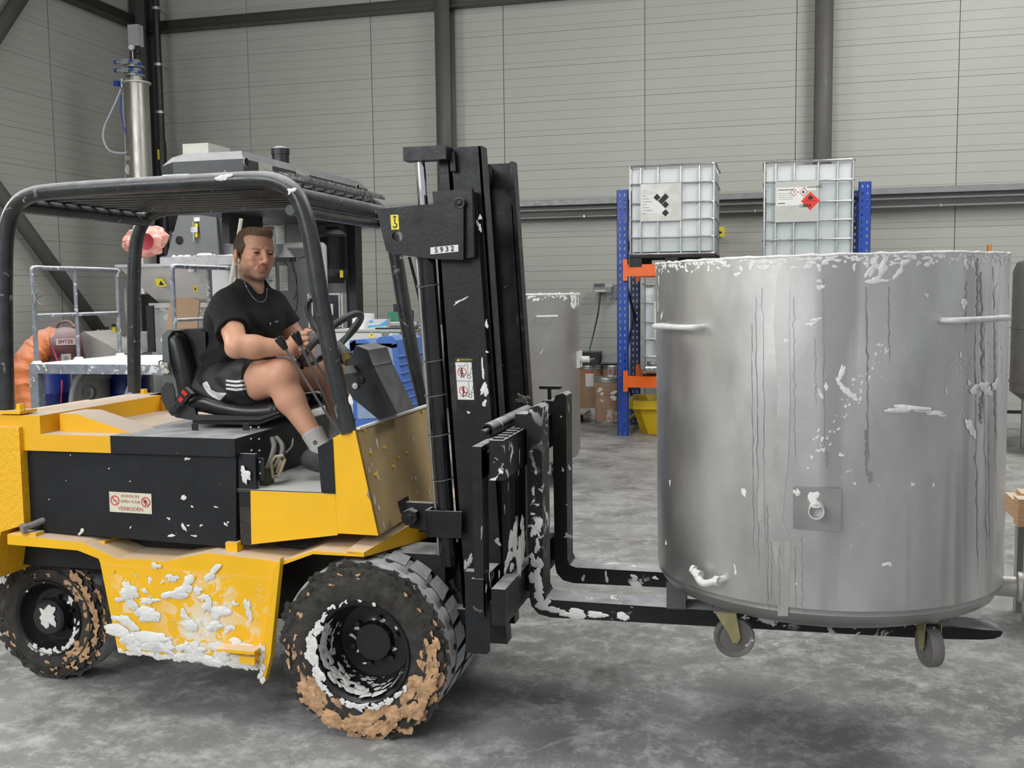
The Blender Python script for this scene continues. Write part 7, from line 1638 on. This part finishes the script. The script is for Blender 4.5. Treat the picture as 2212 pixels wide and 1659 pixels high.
def railing(x, y0_, y1_, zt, mid, posts, extra=None):
    g = MB(); r = .024; g.tube(smoothpath([Vector((x, y0_, pz_)), Vector((x, y0_, zt-.25)), Vector((x, y0_, zt-.04)), Vector((x, y0_+.05, zt)), Vector((x, y0_+.3, zt)), Vector((x, y1_-.05, zt)), Vector((x, y1_, zt-.05)), Vector((x, y1_, zt-.3)), Vector((x, y1_, pz_))], 4), r, seg=12); g.build('handrail', dusty, PF)
    g = MB(); g.cyl((x, y0_, mid), (x, y1_, mid), .019, seg=10); g.build('mid_rail', dusty, PF)
    for y in posts: g = MB(); g.cyl((x, y, pz_), (x, y, zt-.01), .020, seg=10); g.build('post', dusty, PF)
    for y in [y0_, y1_]+posts: g = MB(); g.cyl((x, y, pz_), (x, y, pz_+.03), .06, r2=.04, seg=10); g.build('powder_mound', powder, PF)
zr = ay(80,578,9.13).z; zm = ay(80,682,9.13).z
railing(fx+.02, 9.13, 10.55, zr, zm, [9.80])
xr2 = ay(375,600,9.15).x; railing(xr2, 9.13, 10.5, ay(380,575,9.13).z, ay(380,690,9.13).z-.01, [9.80])
c = ay(75,640,9.10); g = MB(); g.tube([c+Vector((0,0,-.02)), c+Vector((.06,-.02,0)), c+Vector((.10,-.03,.0))], .010, seg=8); g.tube([c+Vector((0.02,-.02,-.01)), c+Vector((.06,-.04,-.05)), c+Vector((.10,-.04,-.09))], .006, seg=6); g.cyl(c-Z*.07, c+Z*.03, .028, seg=8); g.tube(smoothpath([c+Vector((.03,-.02,-.05)), c+Vector((.03,-.02,-.30)), c+Vector((.02,-.02,-.34)), c+Vector((-.01,-.02,-.34))]), .004, seg=6); single(g, 'spray_gun', mat('gun_grey', (.20,.21,.21), .4, .5), 'metal spray gun hooked on the left railing post', 'spray gun')
# hose loop
hm = mat('clear_hose', (.26,.25,.23), .4)
g = MB(); g.tube(smoothpath([ay(292,605,10.7), ay(276,615,10.7), ay(272,640,10.7), ay(276,690,10.7), ay(290,740,10.7), ay(306,765,10.7)]), .022, seg=10); single(g, 'suction_hose', hm, 'thick ribbed hose hanging under the hopper', 'hose')
g = MB(); cc_ = ay(285,622,10.65); g.tube([cc_+Vector((math.cos(a)*.09, 0, math.sin(a)*.10)) for a in [2*math.pi*i/24 for i in range(24)]], .006, closed=True, seg=6); single(g, 'cable_coil', mat('coil_blue', (.12,.14,.18), .5), 'thin dark cable coil hanging by the hopper corner', 'cable')
# dust filter pipe with valves
dy = 12.25; fc_ = ay(298,260,dy); fr_ = .158; fz1 = ay(298,180,dy).z
DF = thing('filter_column', 'vertical stainless filter pipe topped by valves and gauges', 'pipe', (fc_.x, dy, 0))
g = MB(); g.cyl((fc_.x, dy, 1.7), (fc_.x, dy, fz1), fr_, seg=36); g.build('pipe', mat('filter_steel', (.42,.40,.37), .35, .9, var=.1, vs=3), DF)
g = MB(); g.lathe([(fr_,-.01),(fr_+.03,-.008),(fr_+.03,.012),(fr_,.015),(.08,.02),(.075,.11),(0,.11)], (fc_.x, dy, fz1), (0,0,1), seg=36); g.build('flange', sshop, DF)
vb = mat('valve_alu', (.38,.42,.42), .35, .5); bl = mat('valve_blue', (.02,.06,.42), .4)
for k, (pz0, w_) in enumerate(((157,1.0),(139,.85))):
    z = ay(290,pz0,dy).z; cx_ = fc_.x-.02
    g = MB(); g.cyl((cx_, dy, z-.045), (cx_, dy, z+.045), .085, seg=20); g.lathe([(.085,-.05),(.13,-.048),(.13,-.03),(.085,-.028)], (cx_, dy, z), (0,0,1), seg=24); g.cyl((cx_-.20, dy-.10, z+.02), (cx_-.02, dy-.08, z+.02), .024, seg=12); g.box((cx_-.11, dy-.14, z-.02), (cx_-.0, dy-.06, z+.045), bev=.008); g.box((cx_+.05, dy-.14, z-.03), (cx_+.14, dy-.06, z+.03), bev=.008); vv_ = g.build('valve', vb, DF)
    g = MB(); g.cyl((cx_-.225, dy-.10, z+.02), (cx_-.19, dy-.10, z+.02), .026, seg=12); g.build('valve_cap', bl, vv_)
    g = MB(); g.cyl((cx_+.15, dy-.12, z-.03), (cx_+.18, dy-.12, z-.03), .022, seg=12); g.build('valve_cap', bl, vv_)
    g = MB(); g.cyl((cx_+.06, dy-.15, z+.01), (cx_+.06, dy-.17, z+.01), .02, seg=12); g.build('valve_cap', bl, vv_)
a = ay(281,56,dy); b_ = ay(305,100,dy); g = MB(); g.box((a.x, dy-.06, b_.z), (b_.x, dy+.06, a.z), bev=.003); g.build('actuator_box', mat('box_alu', (.55,.56,.57), .35, .6), DF)
g = MB(); c = ay(284,102,dy-.08); g.lathe([(.045,.02),(.045,-.01),(.04,-.015),(.036,-.008),(0,-.008)], c, (0,1,0), seg=24, mats=[steelg, steelg, steelg, label_w]); g.cyl(c-Z*.16+Y*.02, c+Y*.02, .01, seg=8); g.build('gauge', None, DF)
g = MB(); c = ay(297,112,dy); g.cyl((c.x, dy, ay(297,132,dy).z), (c.x, dy, ay(297,98,dy).z), .03, seg=10); g.ell(c, (.045,.045,.05), seg=12); g.build('regulator', mblack, DF)
g = MB(); c = ay(252,180,dy-.1); g.box(c-Vector((.03,.03,.035)), c+Vector((.03,.03,.03)), bev=.006); g.build('valve_cap', bl, DF)
g = MB(); c = ay(263,180,dy-.1); g.cyl(c-Z*.06, c+Z*.06, .022, seg=10); g.cyl(c, c+X*.12, .012, seg=8); g.build('fitting', steelg, DF)
wh = mat('hose_white', (.50,.55,.60), .4)
g = MB(); g.tube(smoothpath([ay(a_, c_, dy-.1) for a_, c_ in ((261,192),(252,215),(238,245),(225,275),(223,300),(236,325),(262,331),(282,328),(294,338))]), .013, seg=8); g.build('air_hose', wh, DF)
g = MB(); g.tube(smoothpath([ay(a_, c_, dy-.1) for a_, c_ in ((261,205),(261,240),(268,275),(277,305),(281,332))]), .009, seg=8); g.build('air_hose', mat('hose_blue', (.04,.05,.45), .4), DF)
g = MB(); g.tube(smoothpath([ay(a_, c_, dy-.1) for a_, c_ in ((265,200),(266,240),(269,280),(271,345),(270,470))]), .005, seg=6); g.build('air_hose', wh, DF)
g = MB(); c = ay(283,342,dy-.12); g.box(c-Vector((.06,.03,.03)), c+Vector((.10,.03,.03)), bev=.006); g.build('solenoid', vb, DF)
g = MB(); c = ay(281,366,dy-.12); g.lathe([(.075,.03),(.075,-.01),(.06,-.02),(.05,-.012),(.035,-.02),(0,-.02)], c, (0,1,0), seg=28); g.build('valve_disc', sshop, DF)
# --- fan with its orange duct
FY = 10.9; fcn = ay(142,742,FY)
FN = thing('ventilator_fan', 'burgundy portable fan with white name sticker joined to the orange duct', 'fan', (fcn.x, FY, .9))
burg = mat('burgundy', (.19,.085,.095), .6, var=.15, dust=((.42,.36,.36), .8, .1)); u_ = Vector((.74, .66, .14)).normalized()
g = MB(); g.lathe([(.16,-.20),(.19,-.18),(.20,-.1),(.205,.0),(.20,.1),(.19,.16),(.15,.18),(.13,.15),(0,.15)], fcn, u_, seg=40); fb = g.build('housing', burg, FN)
g = MB(); g.box(fcn+Vector((-.16,-.16,-.34)), fcn+Vector((.16,.16,-.12)), bev=.03); g.build('stand', burg, fb)
g = MB(); g.tube(smoothpath([fcn+Vector((-.12,0,.20)), fcn+Vector((-.06,0,.26)), fcn+Vector((.06,0,.27)), fcn+Vector((.14,0,.20))]), .018, seg=8); g.build('handle', burg, fb)
g = MB(); vd_ = -Vector(ray(142,742)); vd_.z = 0; vd_.normalize(); su_ = Z.cross(vd_)*-1; su_ = su_ if su_.x > 0 else -su_; o = fcn+vd_*.212+Z*.03; quad(g, o, su_, Z, -.11, -.04, .11, .04, mat('sticker_pink', (.55,.48,.48), .6)); st = g.build('sticker', None, fb)
text('SPITZE', o+vd_*.003, su_, Z, .058, mat('maroon_ink', (.25,.02,.03), .6), fb, bold=True)
g = MB(); o = fcn+vd_*.225-Z*.17; quad(g, o, su_, Z, -.06, -.05, .05, .05, beige); quad(g, o, su_, Z, -.025, -.02, .02, .02, steelg, .002); g.build('switch', None, fb)
g = MB(); g.tube(smoothpath([fcn+Vector((-.06,-.18,-.02)), ay(132,810,9.9), ay(132,870,9.8)]), .011, seg=6); g.build('strap', mat('strap_red', (.35,.03,.06), .6), FN)
org = mat('duct_orange', (.80,.24,.08), .6, var=.2, vs=9, bump=.012, bs=14, dust=((.55,.42,.38), .7, .1)); g = MB()
dp = smoothpath([fcn-u_*.17, ay(112,735,FY-.1), ay(85,752,FY-.2), ay(64,778,FY-.3), ay(56,810,FY-.35), ay(60,850,FY-.35), ay(72,890,FY-.35)], 7)
rr_ = [.185*(1-.10*abs(math.sin(i*math.pi/5.2))**.5+.02*math.sin(i*2.1)) for i in range(len(dp))]; g.tube(dp, rr_, seg=28)
for v in g.bm.verts: v.co += Vector((1, 1, 1))*mnoise.noise(v.co*14)*.014
single(g, 'duct_hose', org, 'crinkled orange fabric duct curving down from the fan', 'duct')
# bulk bags, bottles
bagm = mat('bulk_bag', (.40,.385,.36), .85, var=.08, bump=.004, bs=40)
for nm, lab, pts, y in (('bulk_bag','pale grey bulk bag slumped beside the fan', [(172,722),(180,716),(205,730),(235,745),(262,765),(262,790),(175,790)], 11.2), ('bulk_bag','pale grey bulk bag with pointed end near the hopper', [(240,738),(275,725),(305,716),(318,722),(318,790),(235,790)], 11.78)):
    g = MB(); P = [ay(a_, c_, y) for a_, c_ in pts]; P = [Vector((v.x, y, v.z)) for v in P]; P[-1].z = P[-2].z = .55
    g.prism(P, (0,.55,0), bev=.05, seg=3); g.box((P[-1].x, y+.02, 0), (P[-2].x, y+.53, .56)); single(g, nm, bagm, lab, 'bag', 'bulk bags behind the platform')
for i, (px, m_, lab) in enumerate(((213, mat('pot_white', (.5,.5,.48), .5), 'white pot among the supplies behind the bags'), (222, mat('pot_grey', (.25,.27,.28), .5), 'grey pot among the supplies behind the bags'), (232, label_y, 'yellow bottle with dark cap behind the bags'), (247, label_y, 'tall yellow bottle with black cap behind the bags'), (258, label_y, 'short yellow bottle by the railing post behind the bags'))):
    c = ay(px, 733, 12.52); g = MB(); hb = .16 if i != 3 else .2; g.lathe([(0,0),(.036,0),(.038,.01),(.038,hb*.75),(.02,hb*.9),(.02,hb),(0,hb)], (c.x, 12.52, c.z-.02), (0,0,1), seg=18); g.box((c.x-.06, 12.3, 0), (c.x+.06, 12.5, c.z-.02)) if False else None
    if i >= 2: g.cyl((c.x, 12.52, c.z-.02+hb), (c.x, 12.52, c.z-.02+hb+.035), .024, mblack, seg=14); g.mats = [m_, mblack]; 
    if i >= 2:
        for f in g.bm.faces: f.material_index = 1 if f.calc_center_median().z > c.z-.02+hb-.001 else 0
        single(g, 'bottle', None, lab, 'bottle')
    else: single(g, 'pot', m_, lab, 'pot')
g = MB(); c0_ = ay(209,740,12.5); c1_ = ay(275,740,12.5); g.box((c0_.x, 12.38, 0), (c1_.x, 12.75, ay(230,733,12.5).z-.02), bev=.004); single(g, 'supply_cabinet', mat('cabinet_grey', (.35,.36,.36), .5), 'low grey cabinet carrying yellow bottles behind the bags', 'cabinet')
# drums below the platform
bd = mat('drum_blue', (.008,.02,.15), .38, var=.08)
for px0, px1, lab, y in ((78,146,'blue plastic drum under the platform behind the red strap',9.9), (234,318,'blue plastic drum under the platform right of the filter drum',10.2)):
    a = ay(px0, 830, y); b_ = ay(px1, 830, y); r = (b_.x-a.x)/2; cx_ = (a.x+b_.x)/2; zt3 = ay(px0, 802, y-r).z
    t = thing('plastic_drum', lab, 'drum', (cx_, y, 0)); g = MB(); g.lathe([(0,0),(r*.93,0),(r*.96,.03),(r*.96,.26),(r,.28),(r,.30),(r*.96,.32),(r*.96,.56),(r,.58),(r,.60),(r*.96,.62),(r*.96,zt3-.05),(r*.9,zt3),(r*.8,zt3),(r*.8,zt3-.02),(0,zt3-.02)], (cx_, y, 0), (0,0,1), seg=40); g.build('body', bd, t)
    for sx_ in (-.5, .5): g = MB(); g.cyl((cx_+sx_*r, y, zt3-.02), (cx_+sx_*r, y, zt3+.01), .035, seg=14); g.build('bung', bd, t)
y = 9.8; a = ay(166,840,y); b_ = ay(236,840,y); r = (b_.x-a.x)/2; cx_ = (a.x+b_.x)/2; zt3 = ay(200,812,y-r).z
FD = thing('filter_drum', 'grey steel filter drum with round port under the platform', 'drum', (cx_, y, 0)); dg = mat('drum_grey', (.17,.17,.165), .5, .4, dust=((.5,.5,.5), .9))
g = MB(); g.lathe([(0,0),(r*.86,0),(r*.86,zt3-.05),(r,zt3-.045),(r,zt3),(0,zt3)], (cx_, y, 0), (0,0,1), seg=40); g.build('body', dg, FD)
c = ay(188,848,y-r*.88); g = MB(); g.lathe([(.085,.04),(.085,0),(.06,-.012),(.055,0),(0,0)], c, (0,1,0), seg=24); g.box(c+Vector((-.03,-.02,-.015)), c+Vector((.03,-.0,-.005))); g.build('port', dg, FD)
g = MB(); g.tube(smoothpath([ay(178,800,9.35), ay(168,815,9.35), ay(158,840,9.35), ay(154,870,9.35)]), .03, seg=12); g.build('hose', mat('hose_grey', (.28,.28,.27), .5), FD)
# --- grey electrical cabinet with things on top
ky = 8.4; ka = ay(772,712,ky); kb = ay(872,712,ky); kz = ka.z
KB = thing('electrical_cabinet', 'pale grey electrical cabinet with warning sign and red switch', 'cabinet', ((ka.x+kb.x)/2, ky+.4, 0)); cg = mat('cabinet_beige', (.36,.37,.34), .5, var=.05, dust=((.5,.5,.48), .6)); cw_ = mat('cabinet_white', (.50,.51,.51), .45, var=.03)
kd = 1.1; g = MB(); g.box((ka.x-.25, ky+.01, 0), (kb.x, ky+kd, kz-.02), bev=.004); g.build('body', cg, KB)
g = MB(); g.box((ka.x-.26, ky-.01, kz-.02), (kb.x+.01, ky+kd+.01, kz), bev=.003); g.build('top', cg, KB)
g = MB(); g.box((ka.x-.25, ky-.012, kz-.17), (kb.x-.02, ky+.01, kz-.03), bev=.002); g.build('drawer_front', cw_, KB)
g = MB(); g.box((ka.x-.25, ky-.012, kz-.29), (kb.x-.02, ky+.01, kz-.18), bev=.002); g.build('switch_strip', mat('strip_grey', (.12,.12,.12), .5), KB)
g = MB(); g.box((ka.x-.25, ky-.012, .1), (kb.x-.02, ky+.01, kz-.31), bev=.002); g.build('door', cw_, KB)
def kp(px, py, d=.014): p = ay(px, py, ky-d); return Vector((p.x, ky-d, p.z))
g = MB(); c = kp(803,724); poly(g, c, X, Z, [(-.03,-.022),(.03,-.022),(0,.03)], label_y); poly(g, c, X, Z, [(-.004,.012),(.006,.012),(.001,.002),(.006,.002),(-.003,-.016),(-.0,-.004),(-.005,-.004)], ink, .001); g.build('voltage_sign', None, KB)
g = MB(); c = kp(802,735); g.cyl(c+Y*.01, c-Y*.03, .022, seg=16); g.build('red_switch', redp, KB)
g = MB(); c = kp(832,722); quad(g, c, X, Z, -.035, -.022, .035, .022, mat('meter', (.2,.22,.22), .3)); ringf(g, c, X, Z, 0, 0, .02, .017, ink, .001); g.build('meter', None, KB)
g = MB(); c = kp(855,722); quad(g, c, X, Z, -.035, .01, .03, .014, mat('teal_ink', (.05,.25,.25), .5)); quad(g, c, X, Z, -.03, -.008, .03, -.004, mat('teal_ink', (.05,.25,.25), .5)); g.build('name_plate', None, KB)
for py_ in (727, 778): c = kp(868,py_); g = MB(); g.box(c+Vector((-.02,-.01,-.03)), c+Vector((.015,.01,.03)), bev=.003); g.build('hinge', mblack, KB)
g = MB(); c = ax(889,737,kb.x); g.box((kb.x, c.y-.05, c.z-.03), (kb.x+.006, c.y+.05, c.z+.02)); g.build('socket', mblack, KB)
# things on the cabinet
g = MB(); c = ay(776,695,ky+.15); g.cyl((c.x, ky+.25, kz), (c.x, ky+.25, ay(776,678,ky+.15).z), .10, seg=32); single(g, 'paper_roll', mat('paper_white', (.66,.66,.65), .85), 'white paper roll standing on the grey cabinet', 'paper roll')
g = MB(); a = ay(800,709,ky+.2); b_ = ay(840,696,ky+.2); g.box((a.x, ky+.15, kz+.001), (b_.x, ky+.30, kz+.085), bev=.003); gb = thing('glove_box', 'blue and white glove box on the grey cabinet', 'box', ((a.x+b_.x)/2, ky+.22, kz)); g.build('carton', cw_, gb); g = MB(); o = Vector((a.x, ky+.149, kz)); poly(g, o, X, Z, [(.0,.01),(b_.x-a.x,.03),(b_.x-a.x,.08),(.1,.035),(0,.03)], mat('print_blue', (.05,.30,.55), .5)); quad(g, o, X, Z, .01, .055, .05, .075, mat('print_blue', (.05,.30,.55), .5)); g.build('print', None, gb)
g = MB(); g.box((ka.x+.16, ky+.02, kz), (ka.x+.52, ky+.13, kz+.015)); single(g, 'steel_ruler', mblack, 'flat black tray in front of the glove box', 'tray')
gr = mat('tool_green', (.02,.16,.10), .45); tl_ = thing('power_tool', 'green power tool lying on the grey cabinet', 'tool', (ay(858,690,ky+.3).x, ky+.3, kz))
a = ay(842,697,ky+.3); b_ = ay(880,682,ky+.3); g = MB(); g.box((a.x, ky+.25, kz+.06), (b_.x, ky+.38, kz+.15), bev=.02); g.build('body', gr, tl_); g = MB(); g.box((a.x+.16, ky+.24, kz+.0), (a.x+.20, ky+.39, kz+.16), bev=.004); g.build('strap', mblack, tl_); g = MB(); g.cyl((a.x+.06, ky+.31, kz+.15), (a.x+.06, ky+.31, kz+.22), .025, seg=12); g.build('spout', mblack, tl_); g = MB(); g.box((a.x, ky+.26, kz), (b_.x+.08, ky+.37, kz+.06), bev=.006); g.build('base', mblack, tl_)
g = MB(); a = ay(845,706,ky+.1); g.cyl((a.x, ky+.1, kz+.035), (a.x+.25, ky+.1, kz+.035), .032, seg=16); g.cyl((a.x+.25, ky+.1, kz+.035), (a.x+.36, ky+.12, kz+.045), .015, seg=10); single(g, 'metal_cylinder', mat('tool_grey', (.22,.22,.22), .4, .4), 'grey metal cylinder lying at the cabinet front edge', 'cylinder')
# blue folding crate
bc = mat('crate_blue', (.05,.14,.45), .4, var=.12, dust=((.4,.5,.7), .6)); cy_ = 6.6
def cp(px, py, y=cy_): p = ay(px, py, y); return Vector((p.x, y, p.z))
BC = thing('blue_crate', 'blue ribbed plastic crate behind the steering console', 'crate', (ay(800,850,cy_).x, cy_, 0))
g = MB()
g.prism([cp(754,742), cp(768,734), cp(772,900), cp(764,915)], (0,.06,0), bev=.006); g.build('side_post', bc, BC)
g = MB(); g.prism([cp(812,735), cp(820,728), cp(846,726), cp(856,735), cp(858,750), cp(846,752), cp(815,742)], (0,.5,0), bev=.02); g.build('corner_moulding', bc, BC)
g = MB(); g.prism([cp(846,745), cp(857,742), cp(874,862), cp(878,900), cp(864,890)], (0,.5,0), bev=.008)
g.build('side_wall', bc, BC)
for k in range(7): p = cp(858+k*2.4, 770+k*18); g = MB(); g.box(p+Vector((.0,-.004,-.004)), p+Vector((.03,.5,.004))); g.build('rib', bc, BC)
g = MB(); g.prism([cp(755,735), cp(790,733), cp(800,742), cp(775,750), cp(757,760)], (0,.4,0), bev=.02); g.build('corner_moulding', bc, BC)
g = MB(); g.prism([cp(768,742), cp(846,742), cp(866,900), cp(772,905)], (0,.01,0)); g.build('film', mat('crate_film', (.25,.32,.48), .3, var=.2), BC)
g = MB(); g.box((cp(765,900).x, cy_, 0), (cp(870,900).x, cy_+.5, cp(765,905).z), bev=.01); g.build('base', bc, BC)
